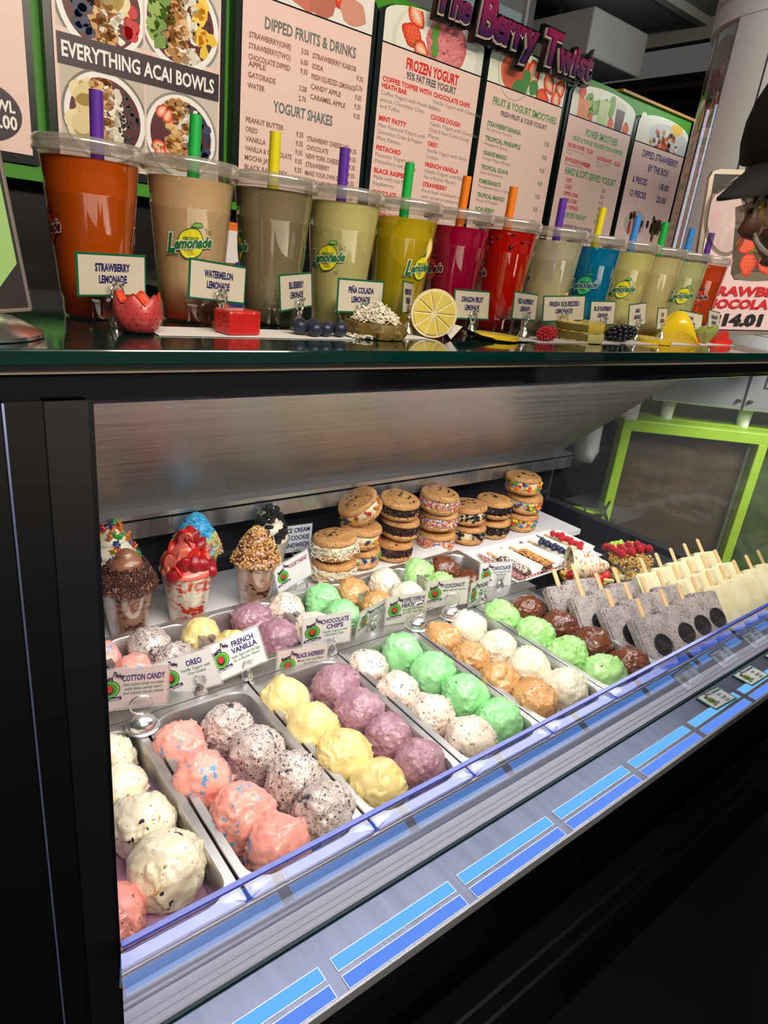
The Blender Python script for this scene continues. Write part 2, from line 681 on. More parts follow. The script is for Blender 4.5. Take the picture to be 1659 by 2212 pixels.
# things hanging further back under the ceiling
t = thing('ventilation_box', 'pale grey ventilation box hanging beyond the shop sign', 'duct', (3.33, 2.75, 2.53))
mb = MB(); mb.rbox((0, 0, 0), (0.48, 0.5, 0.2), 0.01); mb.build('body', P('duct_grey', (150, 150, 152), 0.6, var=0.06), t)
mb = MB()
for k in (-1, 1):
    mb = MB(); mb.box((k * 0.2, 0, 0.165), (0.012, 0.012, 0.13)); mb.build('hanger', M['dark'], t)
t = thing('grey_bulkhead', 'long grey ceiling bulkhead behind the shop sign', 'bulkhead', (2.2, 3.0, 2.48))
mb = MB(); mb.box((0, 0, 0), (1.7, 0.3, 0.5)); mb.build('body', P('bulkhead_grey', (118, 118, 122), 0.7, var=0.05), t)
mb = MB(); mb.box((0.0, -0.154, 0.10), (1.5, 0.006, 0.06)); mb.build('blue_panel', P('blue_grey_panel', (150, 170, 182), 0.5), t)
t = thing('ceiling_pipe', 'thin drop pipe with round cap hanging from the ceiling', 'pipe', (2.62, 2.5, 2.75))
mb = MB(); mb.lathe([(0, 0), (0.045, 0), (0.045, -0.03), (0.012, -0.05), (0.010, -0.38), (0, -0.38)], n=16)
mb.build('pipe', P('pipe_grey', (140, 142, 146), 0.5), t, smooth=40)
t = thing('wood_shelf_frame', 'dark wooden shelf frame against the far end wall', 'shelf', (5.3, 3.2, 2.1))
for k, z in enumerate((0, 0.35, 0.7)):
    mb = MB(); mb.box((0, 0, z), (0.3, 1.6, 0.03)); mb.build('shelf_board', P('dark_wood%d' % k, (66, 44, 26), 0.5), t)
for y in (-0.8, 0.8):
    mb = MB(); mb.box((0, y, 0.1), (0.3, 0.04, 1.3)); mb.build('upright', M['dark'], t)

# ================================================================== menu boards
PINK = (240, 208, 196)
INK = (96, 92, 84)
RED = (214, 44, 40)
GRN = (52, 142, 72)
PUR = (60, 40, 98)


def berry(p, x, z, s, rot=0.0, layer=4, cut=False):
    """printed strawberry, s = length"""
    V = []
    for k in range(22):
        a = 2 * PI * k / 22
        sn_ = math.sin(a)
        V.append(((0.40 - 0.10 * sn_ * -1 if sn_ < 0 else 0.40) * s * math.cos(a) * (1 - 0.28 * max(0, -sn_)), 0.52 * s * sn_))
    c, sn = math.cos(rot), math.sin(rot)
    tr = lambda q: [(x + u * c - v * sn, z + u * sn + v * c) for u, v in q]
    sc = lambda q, f, du=0, dv=0: [(u * f + du * s, v * f + dv * s) for u, v in q]
    p.poly(tr(V), (186, 40, 28), layer)
    p.poly(tr(sc(V, 0.93, -0.01, 0.01)), (222, 66, 40), layer + 0.2)
    p.poly(tr(sc(V, 0.72, -0.05, 0.04)), (236, 92, 56), layer + 0.4)
    if cut:
        p.poly(tr([(u * 0.70, v * 0.80) for u, v in V]), (242, 140, 96), layer + 0.6)
        p.poly(tr([(u * 0.45, v * 0.66) for u, v in V]), (248, 186, 150), layer + 0.8)
        p.poly(tr([(u * 0.16, v * 0.48) for u, v in V]), (250, 222, 200), layer + 1.0)
        for k in range(10):
            a = 2 * PI * k / 10
            p.poly(tr([(0.10 * s * math.cos(a - 0.3), 0.2 * s * math.sin(a - 0.3)), (0.31 * s * math.cos(a), 0.42 * s * math.sin(a)), (0.10 * s * math.cos(a + 0.3), 0.2 * s * math.sin(a + 0.3))]), (250, 170, 130), layer + 0.7)
    else:
        for i in range(5):
            for j in range(4):
                u, v = (-0.24 + 0.16 * j + 0.08 * (i % 2)) * s * (1 - 0.1 * abs(i - 2)), (-0.34 + 0.17 * i) * s
                q = tr([(u, v)])[0]
                p.ell(q[0], q[1], 0.014 * s, 0.022 * s, (250, 200, 110), layer + 0.9, 6)
    for k in range(5):
        a = R(90 + 32 * (k - 2))
        p.poly(tr([(0.0 - 0.05 * s, 0.47 * s), (0.26 * s * math.cos(a), 0.47 * s + 0.16 * s * math.sin(a)), (0.05 * s, 0.47 * s)]), (84, 140, 50), layer + 1.2)


def blob(p, x, z, rx, rz, rgb, layer, seed, n=16, jag=0.12, rot=0.0):
    rnd = random.Random(seed)
    c, sn = math.cos(rot), math.sin(rot)
    V = []
    for k in range(n):
        a = 2 * PI * k / n
        q = 1 + rnd.uniform(-jag, jag)
        u, v = rx * q * math.cos(a), rz * q * math.sin(a)
        V.append((x + u * c - v * sn, z + u * sn + v * c))
    p.poly(V, rgb, layer)


def clipped(poly, x0, z0, x1, z1):
    def clip(P_, inside, inter):
        out = []
        for i in range(len(P_)):
            a, b = P_[i - 1], P_[i]
            if inside(b):
                if not inside(a): out.append(inter(a, b))
                out.append(b)
            elif inside(a): out.append(inter(a, b))
        return out
    def lx(v): return lambda a, b: (v, a[1] + (b[1] - a[1]) * (v - a[0]) / (b[0] - a[0] + 1e-12))
    def lz(v): return lambda a, b: (a[0] + (b[0] - a[0]) * (v - a[1]) / (b[1] - a[1] + 1e-12), v)
    P_ = list(poly)
    for ins, it in ((lambda q: q[0] >= x0, lx(x0)), (lambda q: q[0] <= x1, lx(x1)), (lambda q: q[1] >= z0, lz(z0)), (lambda q: q[1] <= z1, lz(z1))):
        if not P_: return []
        P_ = clip(P_, ins, it)
    return P_


class ClipPrint(Print):
    box_ = None

    def poly(s, P2, rgb, layer=1):
        if s.box_:
            P2 = clipped([tuple(q) for q in P2], *s.box_)
            if len(P2) < 3: return
        Print.poly(s, P2, rgb, layer)


def bowl(p, cx, cz, r, seed, base=(88, 22, 34), parts=()):
    p.ell(cx, cz, r, r, (226, 222, 212), 2, 40)
    p.ell(cx, cz, r * 0.94, r * 0.94, (246, 244, 238), 3, 40)
    p.ell(cx, cz, r * 0.82, r * 0.82, base, 4, 40)
    rnd = random.Random(seed)
    for (kind, x0, x1, z0, z1, n) in parts:
        for k in range(n):
            x = cx + r * rnd.uniform(x0, x1)
            z = cz + r * rnd.uniform(z0, z1)
            if (x - cx) ** 2 + (z - cz) ** 2 > (0.78 * r) ** 2: continue
            lay = 5 + k % 3
            if kind == 'nut': blob(p, x, z, 0.012, 0.009, rnd.choice([(206, 160, 96), (228, 188, 128), (176, 124, 66)]), lay, rnd.random(), 7, 0.3)
            elif kind == 'coco': blob(p, x, z, 0.015, 0.008, rnd.choice([(246, 240, 224), (226, 218, 196)]), lay, rnd.random(), 7, 0.3, rnd.uniform(0, 3))
            elif kind == 'blue': p.ell(x, z, 0.011, 0.011, rnd.choice([(36, 44, 76), (58, 66, 100), (24, 28, 54)]), lay, 12)
            elif kind == 'rasp': p.ell(x, z, 0.012, 0.014, (206, 40, 44), lay, 12)
            elif kind == 'kiwi': blob(p, x, z, 0.020, 0.015, rnd.choice([(112, 150, 60), (150, 180, 84)]), lay, rnd.random(), 6, 0.2, rnd.uniform(0, 3))
            elif kind == 'pine': blob(p, x, z, 0.018, 0.014, rnd.choice([(238, 196, 62), (250, 214, 96)]), lay, rnd.random(), 5, 0.2, rnd.uniform(0, 3))
            elif kind == 'chia': p.ell(x, z, 0.004, 0.004, rnd.choice([(30, 26, 28), (60, 54, 56)]), lay, 6)
            elif kind == 'sb': berry(p, x, z, 0.035, rnd.uniform(0, 3), 5 + 2 * (k % 3), True)
            elif kind == 'ban': p.ell(x, z, 0.024, 0.022, rnd.choice([(238, 224, 176), (228, 208, 150)]), lay, 14)


def board(idx, x0, x1, ztop_line, zbot, arch, label, paint, header):
    """black framed lightbox panel with paper print and an arched photo header"""
    W = x1 - x0
    t = thing('menu_board', label, 'menu board', (x0, 1.90, 0), 0, 'menu boards on the green wall')
    mb = MB()
    hs = [(-0.018, zbot - 0.02), (W + 0.016, zbot - 0.02)]
    if arch:
        zs = ztop_line + 0.075
        hs += [(W + 0.016, zs)]
        for k in range(1, 12):
            a = PI * k / 12
            hs.append((W / 2 + (W / 2 + 0.016) * math.cos(a) ** 1, zs + 0.045 * math.sin(a)))
        hs += [(-0.018, zs)]
    else:
        hs += [(W + 0.016, 2.13), (-0.018, 2.13)]
    mb.prism(hs, 'y', 0.003, 0.038)
    mb.build('frame', P('board_frame_green_black', (8, 26, 24), 0.3) if idx == 0 else bpy.data.materials['board_frame_green_black'], t)
    p = ClipPrint()
    p.rect(0, zbot, W, ztop_line if ztop_line else 2.12, PINK, 1)
    paint(p, W)
    p.box_ = None
    p.build('printed_sheet', M['menuprint'], t, ink=True)
    if header:
        p = ClipPrint()
        pol = [(0, ztop_line + 0.004), (W, ztop_line + 0.004), (W, ztop_line + 0.078)]
        for k in range(1, 16):
            a = PI * k / 16
            pol.append((W / 2 + W / 2 * math.cos(a), ztop_line + 0.078 + 0.042 * math.sin(a)))
        pol.append((0, ztop_line + 0.078))
        p.poly(pol, (232, 234, 216), 1)
        p.box_ = (0, ztop_line + 0.004, W, ztop_line + 0.112)
        header(p, W, ztop_line)
        p.box_ = None
        p.build('photo_header', M['menuprint'], t, ink=True)
    return t


def paint_left(p, W):
    p.ell(W - 0.095, 1.600, 0.078, 0.060, (52, 34, 52), 3, 40)
    p.text('BOWL', W - 0.03, 1.606, 0.022, (250, 240, 230), 4, align='r', bold=0.03)
    p.text('14.00', W - 0.028, 1.572, 0.026, (250, 240, 230), 4, align='r', bold=0.03)


def paint_acai(p, W):
    # four photographs of bowls with a dark banner between
    for (a, b, c_, d, col) in ((0.008, 0.205, 1.80, 2.11, (206, 196, 180)), (0.208, W - 0.006, 1.80, 2.11, (214, 206, 194)),
                               (0.008, 0.205, 1.53, 1.735, (200, 188, 172)), (0.208, W - 0.006, 1.53, 1.735, (210, 200, 186))):
        p.rect(a, c_, b, d, col, 2)
    p.box_ = (0.008, 1.53, 0.204, 2.11)
    bowl(p, 0.110, 1.865, 0.108, 1, parts=(('nut', -0.25, 0.25, -0.8, 0.8, 90), ('coco', -0.1, 0.4, -0.6, 0.8, 50), ('ban', 0.15, 0.45, 0, 0.8, 10), ('blue', -0.6, -0.2, -0.6, 0.2, 24), ('rasp', 0.5, 0.75, -0.6, 0.2, 9), ('sb', -0.5, -0.2, 0.2, 0.5, 3), ('chia', -0.8, -0.4, -0.1, 0.7, 60)))
    bowl(p, 0.110, 1.635, 0.102, 2, parts=(('ban', -0.75, -0.35, -0.6, 0.6, 14), ('nut', -0.3, 0.1, -0.7, 0.8, 80), ('coco', -0.1, 0.35, -0.7, 0.6, 60), ('chia', 0.3, 0.8, -0.7, 0.6, 120)))
    p.box_ = (0.209, 1.53, W - 0.006, 2.11)
    bowl(p, 0.300, 1.875, 0.105, 3, parts=(('kiwi', -0.75, -0.35, -0.5, 0.7, 26), ('nut', -0.35, 0.1, -0.8, 0.8, 100), ('coco', 0.0, 0.4, -0.8, 0.8, 50), ('pine', 0.35, 0.8, -0.7, 0.6, 26), ('chia', -0.8, 0.8, -0.8, 0.8, 50)))
    bowl(p, 0.300, 1.628, 0.100, 4, parts=(('sb', -0.7, -0.25, -0.7, 0.6, 9), ('nut', -0.35, 0.15, -0.8, 0.8, 90), ('coco', 0, 0.3, -0.2, 0.7, 24), ('blue', 0.15, 0.75, -0.6, 0.7, 46)))
    p.box_ = None
    p.rect(0.006, 1.728, W - 0.004, 1.790, (50, 36, 44), 14)
    p.text('EVERYTHING ACAI BOWLS', W / 2 - 0.001, 1.744, 0.030, (246, 244, 238), 15, width=0.372, align='c', bold=0.025)


def paint_dipped(p, W):
    p.text('DIPPED FRUITS & DRINKS', 0.215, 1.925, 0.026, (112, 116, 108), 2, width=0.30, align='c', bold=0.03)
    L1 = [('STRAWBERRY(ONE)', 1.895, '3.50', 1.895), ('STRAWBERRY(TWO)', 1.870, '6.00', 1.870), ('CHOCOLATE DIPPED', 1.845, '9.35', 1.848), ('APPLE', 1.829, '', 0), ('GATORADE', 1.804, '3.28', 1.806), ('WATER', 1.779, '2.76', 1.781)]
    R1 = [('STRAWBERRY KABOB', 1.893, '9.35', 1.872), ('SODA', 1.868, '2.76', 1.848), ('FRESH SQUEEZED LEMONADE', 1.843, '9.35', 1.823), ('CANDY APPLE', 1.818, '9.35', 1.799), ('CARAMEL APPLE', 1.793, '9.35', 1.774)]
    for s, z, pr, zp in L1:
        p.text(s, 0.020, z, 0.0125, (140, 96, 84), 2, width=min(0.128, 0.0105 * len(s)), bold=0.03)
        if pr: p.text(pr, 0.205, zp, 0.0125, (140, 96, 84), 2, align='r', bold=0.03)
    for s, z, pr, zp in R1:
        p.text(s, 0.218, z, 0.0125, (140, 96, 84), 2, width=min(0.155, 0.0095 * len(s)), bold=0.03)
        p.text(pr, 0.398, zp, 0.0125, (140, 96, 84), 2, align='r', bold=0.03)
    p.text('YOGURT SHAKES', 0.200, 1.738, 0.026, (104, 118, 116), 2, width=0.20, align='c', bold=0.03)
    L2 = ['PEANUT BUTTER', 'OREO', 'VANILLA', 'VANILLA & CHOCOLATE', 'MOCHA JAVA', 'BLACK RASPBERRY']
    R2 = [('STRAWBERRY CHEESECAKE', '9.35'), ('CHOCOLATE', '9.35'), ('NEW YORK CHEESECAKE', '9.35'), ('STRAWBERRY', '9.35'), ('MAKE YOUR OWN SHAKE', '9.35'), ('ADD WHEY PROTEIN', '1.99'), ('ADD FRUIT TO YOUR SHAKE', '1.99')]
    for k, s in enumerate(L2):
        p.text(s, 0.018, 1.697 - k * 0.0232, 0.0125, (140, 96, 84), 2, width=min(0.15, 0.0092 * len(s)), bold=0.03)
        p.text('9.35', 0.203, 1.690 - k * 0.0232, 0.0125, (140, 96, 84), 2, align='r', bold=0.03)
    for k, (s, pr) in enumerate(R2):
        p.text(s, 0.216, 1.685 - k * 0.0225, 0.0125, (140, 96, 84), 2, width=min(0.15, 0.0085 * len(s)), bold=0.03)
        p.text(pr, 0.396, 1.678 - k * 0.0225, 0.0125, (140, 96, 84), 2, align='r', bold=0.03)
    p.text('Inform your server of any food allergies', 0.20, 1.530, 0.009, (120, 96, 90), 2, width=0.24, align='c', bold=0.0)


def paint_yogurt(p, W):
    p.text('FROZEN YOGURT', W / 2, 1.944, 0.028, RED, 2, width=0.225, align='c', bold=0.04)
    p.text('95% FAT FREE YOGURT', W / 2, 1.918, 0.019, (84, 84, 82), 2, width=0.215, align='c', bold=0.03)

    def item(x, z, title, lines):
        for k, s in enumerate(title):
            p.text(s, x, z - k * 0.018, 0.013, RED, 2, width=0.0112 * len(s), bold=0.04)
        z2 = z - (len(title) - 1) * 0.018
        for k, s in enumerate(lines):
            p.text(s, x, z2 - 0.018 * (k + 1), 0.011, (104, 100, 96), 2, width=0.0078 * len(s), bold=0.0)
    z = 1.893
    item(0.012, z, ['COFFEE TOFFEE WITH', 'HEATH BAR'], ['Coffee Yogurt with Heath Bars', 'pieces, Chocolate Chips', 'and Toffee'])
    item(0.012, 1.787, ['MINT PATTY'], ['Mint Flavored Yogurt with', 'Chocolate Chips & Pepper', 'Mint Patties'])
    item(0.012, 1.705, ['PISTACHIO'], ['Pistachio Yogurt with', "Pistachio's nut pieces"])
    item(0.012, 1.641, ['BLACK RASPBERRY'], ['Made with real Black', 'Raspberries'])
    item(0.012, 1.578, ['CHOCOLATE'], ['Yogurt made with', 'Dutch Cocoa'])
    item(0.222, 1.893, ['CHOCOLATE CHIPS'], ['Vanilla Yogurt with Chocolate', 'Chips'])
    item(0.222, 1.830, ['COOKIE DOUGH'], ['Vanilla Yogurt with Chocolate', 'Chips & Raw Cookie Dough', 'Pieces'])
    item(0.222, 1.752, ['OREO'], ['Vanilla Yogurt with Oreo', 'Cookies'])
    item(0.222, 1.690, ['FRENCH VANILLA'], ['Vanilla Yogurt with Real Eggs', 'for a Richer Flavor'])
    item(0.222, 1.630, ['STRAWBERRY'], ['Farm fresh strawberry yogurt', 'with sliced strawberries'])
    item(0.222, 1.570, ['COCONUT'], ['Made with real coconut'])
    p.text('COTTON CANDY', 0.012, 1.514, 0.013, RED, 2, width=0.13, bold=0.04)


def paint_smoothies(p, W):
    p.text('FRUIT & YOGURT SMOOTHIES', W / 2 + 0.01, 1.928, 0.022, (96, 150, 84), 2, width=0.35, align='c', bold=0.03)
    p.text('FRESH FRUIT & YOUR YOGURT', W / 2 + 0.01, 1.901, 0.015, (92, 90, 88), 2, width=0.255, align='c', bold=0.03)
    rows = [('STRAWBERRY BANANA', 'An all time Favorite'), ('TROPICAL PINEAPPLE', 'Pineapple & Banana'), ('ORANGE MANGO', 'Orange, Mango & Banana'), ('TROPICAL GUAVA', 'Guava & Strawberry'),
            ('POMEGRANATE', 'Pomegranate Juice & Strawberry'), ('TROPICAL MANGO', 'Mango & Pineapple'), ('ACAI BERRY', 'Banana Acai & Granola'), ('BERRY TWIST', 'Strawberry, Blueberry')]
    for k, (a, b) in enumerate(rows):
        z = 1.860 - 0.0455 * k
        p.text(a, 0.030, z, 0.014, (84, 136, 82), 2, width=0.0105 * len(a), bold=0.04)
        p.text(b, 0.030, z - 0.015, 0.010, (110, 106, 102), 2, width=0.0068 * len(b), bold=0.0)
        p.text('9.35', 0.375, z - 0.010, 0.014, (100, 122, 92), 2, align='r', bold=0.03)


def paint_power(p, W):
    g = (66, 160, 92)
    p.text('POWER SMOOTHIES', W / 2 + 0.02, 1.925, 0.024, g, 2, width=0.22, align='c', bold=0.03)
    p.text('FRUIT & YOGURT BLENDED FOR A PURPOSE', W / 2 + 0.01, 1.898, 0.015, g, 2, width=0.34, align='c', bold=0.03)
    r = (206, 66, 60)
    for (x, z, a, lines, pr) in ((0.025, 1.872, 'PROTEIN POWER', ['Strawberry, Banana, Granola', '& Protein'], '13.24'), (0.225, 1.857, 'ANTIOXIDANTS', ['Blueberry, Pineapple &', 'Vanilla Chia'], '13.24'), (0.025, 1.822, 'REVITALIZING ENERGY', ['Pomegranate Juice & Acai Berry'], '13.24')):
        p.text(a, x, z, 0.013, r, 2, width=0.0085 * len(a), bold=0.04)
        for k, s in enumerate(lines): p.text(s, x, z - 0.012 * (k + 1), 0.007, (120, 110, 106), 2, width=0.0042 * len(s), bold=0.0)
        p.text(pr, x + 0.165, z - 0.002, 0.015, r, 2, align='r', width=0.042, bold=0.04)
    p.text('HARD & SOFT SERVED YOGURT', W / 2, 1.778, 0.024, g, 2, width=0.35, align='c', bold=0.03)
    for k, (a, b) in enumerate((('CUPS', '7.28'), ('CONES', '8.18'), ('DIPPED CONE', '9.18'), ('DIPPED CONE', '9.28'), ('ADDS TOPPINGS', '1.40'))):
        p.text(a, 0.055, 1.752 - 0.024 * k, 0.013, r, 2, width=0.0085 * len(a), bold=0.04)
        p.text(b, 0.325, 1.746 - 0.024 * k, 0.013, (110, 96, 92), 2, align='r', bold=0.03)
    p.text('ASSORTED PARFAIT', 0.06, 1.625, 0.018, g, 2, width=0.17, bold=0.03)
    p.text('9.38', 0.325, 1.620, 0.018, g, 2, align='r', bold=0.03)
    p.text('ON WEEKENDS ONLY & NO REFUNDS', 0.07, 1.585, 0.013, (84, 66, 110), 2, width=0.22, bold=0.03)


def paint_box(p, W):
    v = (74, 62, 118)
    p.text('DIPPED STRAWBERRY', W / 2 + 0.02, 1.920, 0.026, v, 2, width=0.30, align='c', bold=0.03)
    p.text('BY THE BOX', W / 2 + 0.025, 1.872, 0.026, v, 2, width=0.17, align='c', bold=0.03)
    p.text('6 PIECES', 0.045, 1.815, 0.024, v, 2, width=0.115, bold=0.03)
    p.text('18.00', 0.345, 1.815, 0.024, v, 2, width=0.08, align='r', bold=0.03)
    p.text('12 PIECES', 0.045, 1.762, 0.024, v, 2, width=0.13, bold=0.03)
    p.text('25.00', 0.345, 1.762, 0.024, v, 2, width=0.08, align='r', bold=0.03)
    rnd = random.Random(5)
    p.ell(0.135, 1.655, 0.085, 0.055, (196, 190, 180), 2, 24)
    for k in range(26):
        a, q = rnd.uniform(0, 6.28), rnd.uniform(0, 1)
        blob(p, 0.135 + 0.07 * q * math.cos(a), 1.655 + 0.045 * q * math.sin(a), 0.011, 0.017, rnd.choice([(196, 70, 60), (90, 46, 36), (214, 200, 186)]), 3 + k % 4, k, 8)
    for k in range(26):
        a, q = rnd.uniform(0, 6.28), rnd.uniform(0, 1)
        blob(p, 0.300 + 0.065 * q * math.cos(a), 1.650 + 0.05 * q * math.sin(a), 0.012, 0.018, rnd.choice([(74, 48, 36), (110, 84, 50), (60, 70, 40)]), 3 + k % 4, k + 50, 8)


def head_fruit(p, W, z):
    p.rect(0.0, z, W, z + 0.12, (236, 234, 226), 2)
    blob(p, 0.20, z + 0.075, 0.10, 0.07, (206, 120, 96), 3, 1)
    berry(p, 0.14, z + 0.07, 0.10, 0.6, 4)
    blob(p, 0.24, z + 0.06, 0.05, 0.06, (190, 112, 92), 6, 3)
    berry(p, 0.31, z + 0.085, 0.10, -0.4, 7)
    blob(p, 0.345, z + 0.04, 0.045, 0.035, (214, 150, 128), 9, 4)


def head_scoop(p, W, z):
    p.ell(W * 0.55, z + 0.02, 0.20, 0.13, (222, 222, 206), 2, 30)
    p.ell(W * 0.52, z + 0.03, 0.17, 0.11, (236, 236, 222), 3, 30)
    blob(p, 0.255, z + 0.050, 0.088, 0.078, (206, 112, 116), 4, 7, 26, 0.04)
    blob(p, 0.250, z + 0.056, 0.080, 0.068, (222, 132, 134), 4.3, 8, 26, 0.05)
    rnd = random.Random(12)
    for k in range(90):
        a, q_ = rnd.uniform(0, 6.28), math.sqrt(rnd.random())
        blob(p, 0.252 + 0.074 * q_ * math.cos(a), z + 0.052 + 0.062 * q_ * math.sin(a), rnd.uniform(0.006, 0.016), rnd.uniform(0.002, 0.005), rnd.choice([(234, 156, 154), (212, 118, 120), (228, 144, 144), (198, 104, 108)]), 4.6 + 0.1 * (k % 5), k, 8, 0.3, 0.5 * math.cos(a) + rnd.uniform(-0.4, 0.4))
    berry(p, 0.12, z + 0.095, 0.075, 0.9, 6, True)
    berry(p, 0.105, z + 0.045, 0.08, -1.9, 9, False)
    berry(p, 0.15, z + 0.015, 0.06, 1.3, 11, True)
    for k, (x, q) in enumerate(((0.200, 0.072), (0.205, 0.030))): blob(p, x, z + q, 0.015, 0.024, (96, 156, 66), 14 + k, k, 12, 0.06, 0.3 * (k - 0.5))


def head_smooth(p, W, z):
    p.ring(0.135, z + 0.062, 0.092, 0.003, (180, 170, 150), 3, 30)
    p.ell(0.135, z + 0.055, 0.078, 0.062, (228, 120, 84), 4, 30)
    p.ell(0.135, z + 0.045, 0.068, 0.050, (214, 104, 76), 5, 30)
    berry(p, 0.225, z + 0.068, 0.085, 0.3, 6, True)
    for k, (x, q, r) in enumerate(((0.18, 0.02, 0.2), (0.235, 0.03, -1.0), (0.15, 0.012, 1.2), (0.19, 0.05, 0.1))): blob(p, x, z + q, 0.024, 0.026, (84, 140, 78), 9 + k, k, 12, 0.1, r)
    berry(p, 0.315, z + 0.058, 0.07, 0.7, 14, True)
    berry(p, 0.375, z + 0.050, 0.07, -0.6, 17, True)
    berry(p, 0.290, z + 0.010, 0.07, 1.4, 20)
    berry(p, 0.365, z + 0.012, 0.07, 0.2, 22, True)


def head_power(p, W, z):
    for k in range(16):
        rnd = random.Random(k)
        p.ell(0.08 + rnd.uniform(0, 0.14), z + 0.02 + rnd.uniform(0, 0.06), 0.018, 0.018, rnd.choice([(120, 160, 80), (150, 184, 104)]), 2 + k % 4, 12)
    berry(p, 0.055, z + 0.085, 0.055, 0.1, 7)
    p.poly([(0.045, z), (0.105, z), (0.112, z + 0.065), (0.040, z + 0.065)], (232, 150, 110), 9)
    p.poly([(0.175, z), (0.235, z), (0.242, z + 0.085), (0.170, z + 0.085)], (196, 214, 150), 9)
    p.ell(0.255, z + 0.075, 0.022, 0.040, (120, 160, 70), 8, 16)
    p.poly([(0.295, z), (0.345, z), (0.350, z + 0.075), (0.290, z + 0.075)], (96, 58, 66), 9)
    p.rect(0.288, z + 0.074, 0.352, z + 0.1, (214, 214, 196), 8)
    for x, s in ((0.130, 0.03), (0.265, 0.045), (0.375, 0.05)): berry(p, x, z + 0.014, s, 0.2, 11)


def head_sundae(p, W, z):
    p.ell(0.24, z + 0.0, 0.21, 0.10, (206, 210, 206), 2, 30)
    p.ell(0.06, z + 0.035, 0.035, 0.09, (236, 230, 214), 3, 20, 0.5)
    p.ell(0.30, z + 0.095, 0.05, 0.022, (242, 196, 66), 3, 20)
    rnd = random.Random(8)
    for k in range(70):
        a, q = rnd.uniform(0, 6.28), rnd.uniform(0, 1)
        blob(p, 0.22 + 0.13 * q * math.cos(a), z + 0.028 + 0.042 * q * math.sin(a), 0.012, 0.010, rnd.choice([(214, 84, 66), (240, 226, 206), (92, 50, 38), (196, 140, 96)]), 4 + k % 5, k, 7, 0.25)


board(0, 0.0, 0.415, 0, 1.525, False, 'leftmost menu board, blank pink sheet with a dark oval price badge', paint_left, None)
board(1, 0.475, 0.880, 0, 1.525, False, 'menu board with four bowl photographs and the banner EVERYTHING ACAI BOWLS', paint_acai, None)
board(2, 0.940, 1.356, 1.992, 1.515, True, 'menu board headed DIPPED FRUITS & DRINKS above YOGURT SHAKES', paint_dipped, head_fruit)
board(3, 1.398, 1.820, 1.990, 1.500, True, 'menu board headed FROZEN YOGURT in red letters', paint_yogurt, head_scoop)
board(4, 1.852, 2.265, 1.986, 1.500, True, 'menu board headed FRUIT & YOGURT SMOOTHIES in green letters', paint_smoothies, head_smooth)
board(5, 2.312, 2.735, 1.976, 1.500, True, 'menu board headed POWER SMOOTHIES, smoothie glasses in its photo', paint_power, head_power)
board(6, 2.772, 3.180, 1.966, 1.500, True, 'menu board headed DIPPED STRAWBERRY BY THE BOX, rightmost on the wall', paint_box, head_sundae)

# ------------------------------------------------------------------ shop name sign in raised letters
def gradient_letters():
    m, nt, b, out = newmat('magenta_to_purple_letter')
    tc = nt.nodes.new('ShaderNodeTexCoord')
    sp = nt.nodes.new('ShaderNodeSeparateXYZ')
    nt.links.new(tc.outputs['Object'], sp.inputs[0])
    mr = nt.nodes.new('ShaderNodeMapRange')
    mr.inputs[1].default_value = 0.0
    mr.inputs[2].default_value = 0.075
    nt.links.new(sp.outputs['Z'], mr.inputs[0])
    x = nt.nodes.new('ShaderNodeMix')
    x.data_type = 'RGBA'
    x.inputs[6].default_value = (*lin((52, 24, 78)), 1)
    x.inputs[7].default_value = (*lin((150, 26, 84)), 1)
    nt.links.new(mr.outputs[0], x.inputs[0])
    nt.links.new(x.outputs[2], b.inputs['Base Color'])
    b.inputs['Roughness'].default_value = 0.4
    return m


def letter_mesh(ch, off, ext, size, sx):
    cu = bpy.data.curves.new('l', 'FONT')
    cu.body = ch
    cu.resolution_u = 3
    cu.offset = off
    cu.extrude = ext
    cu.shear = 0.12
    o = bpy.data.objects.new('l', cu)
    me = bpy.data.meshes.new_from_object(o)
    n = len(me.vertices)
    co = np.empty(n * 3)
    me.vertices.foreach_get('co', co)
    co = co.reshape(-1, 3)
    V = np.stack([co[:, 0] * size * sx, -co[:, 2] * size, co[:, 1] * size], 1)
    me.vertices.foreach_set('co', V.ravel())
    me.update()
    me.materials.clear()
    bpy.data.objects.remove(o)
    return me, V[:, 0].min(), V[:, 0].max()


t = thing('shop_name_sign', 'raised magenta and purple letters spelling the shop name above the boards', 'sign', (0, 1.84, 0))
GL = gradient_letters()
LB = P('letter_black_backing', (10, 10, 12), 0.3)
LW = P('letter_white_outline', (214, 196, 190), 0.4)
WORDS = [('The', 1.535, 1.680, 0.080, 2.100), ('Berry', 1.722, 2.000, 0.105, 2.088), ('Twist', 2.045, 2.320, 0.095, 2.082)]
for wd, xa, xb, cap, z0 in WORDS:
    size = cap / 0.69
    meshes = []
    tot = 0
    for k, ch in enumerate(wd):
        sz = size if k == 0 else size * 0.86
        me, a, b_ = letter_mesh(ch, 0.035, 0.05, sz, 1.0)
        meshes.append((me, a, b_, ch, sz))
        tot += (b_ - a) * 0.93
    sx = (xb - xa) / tot
    x = xa
    for me, a, b_, ch, sz in meshes:
        bpy.data.meshes.remove(me)
        me, a, b_ = letter_mesh(ch, 0.035, 0.05, sz, sx)
        lo = place('letter', me, GL, t, loc=(x - a, 0, z0))
        me2, _, _ = letter_mesh(ch, 0.062, 0.035, sz, sx)
        place('outline', me2, LW, lo, loc=(0.002, 0.006, -0.003))
        me3, _, _ = letter_mesh(ch, 0.15, 0.07, sz, sx)
        place('backing', me3, LB, lo, loc=(0.004, 0.020, -0.004))
        x += (b_ - a) * 0.93

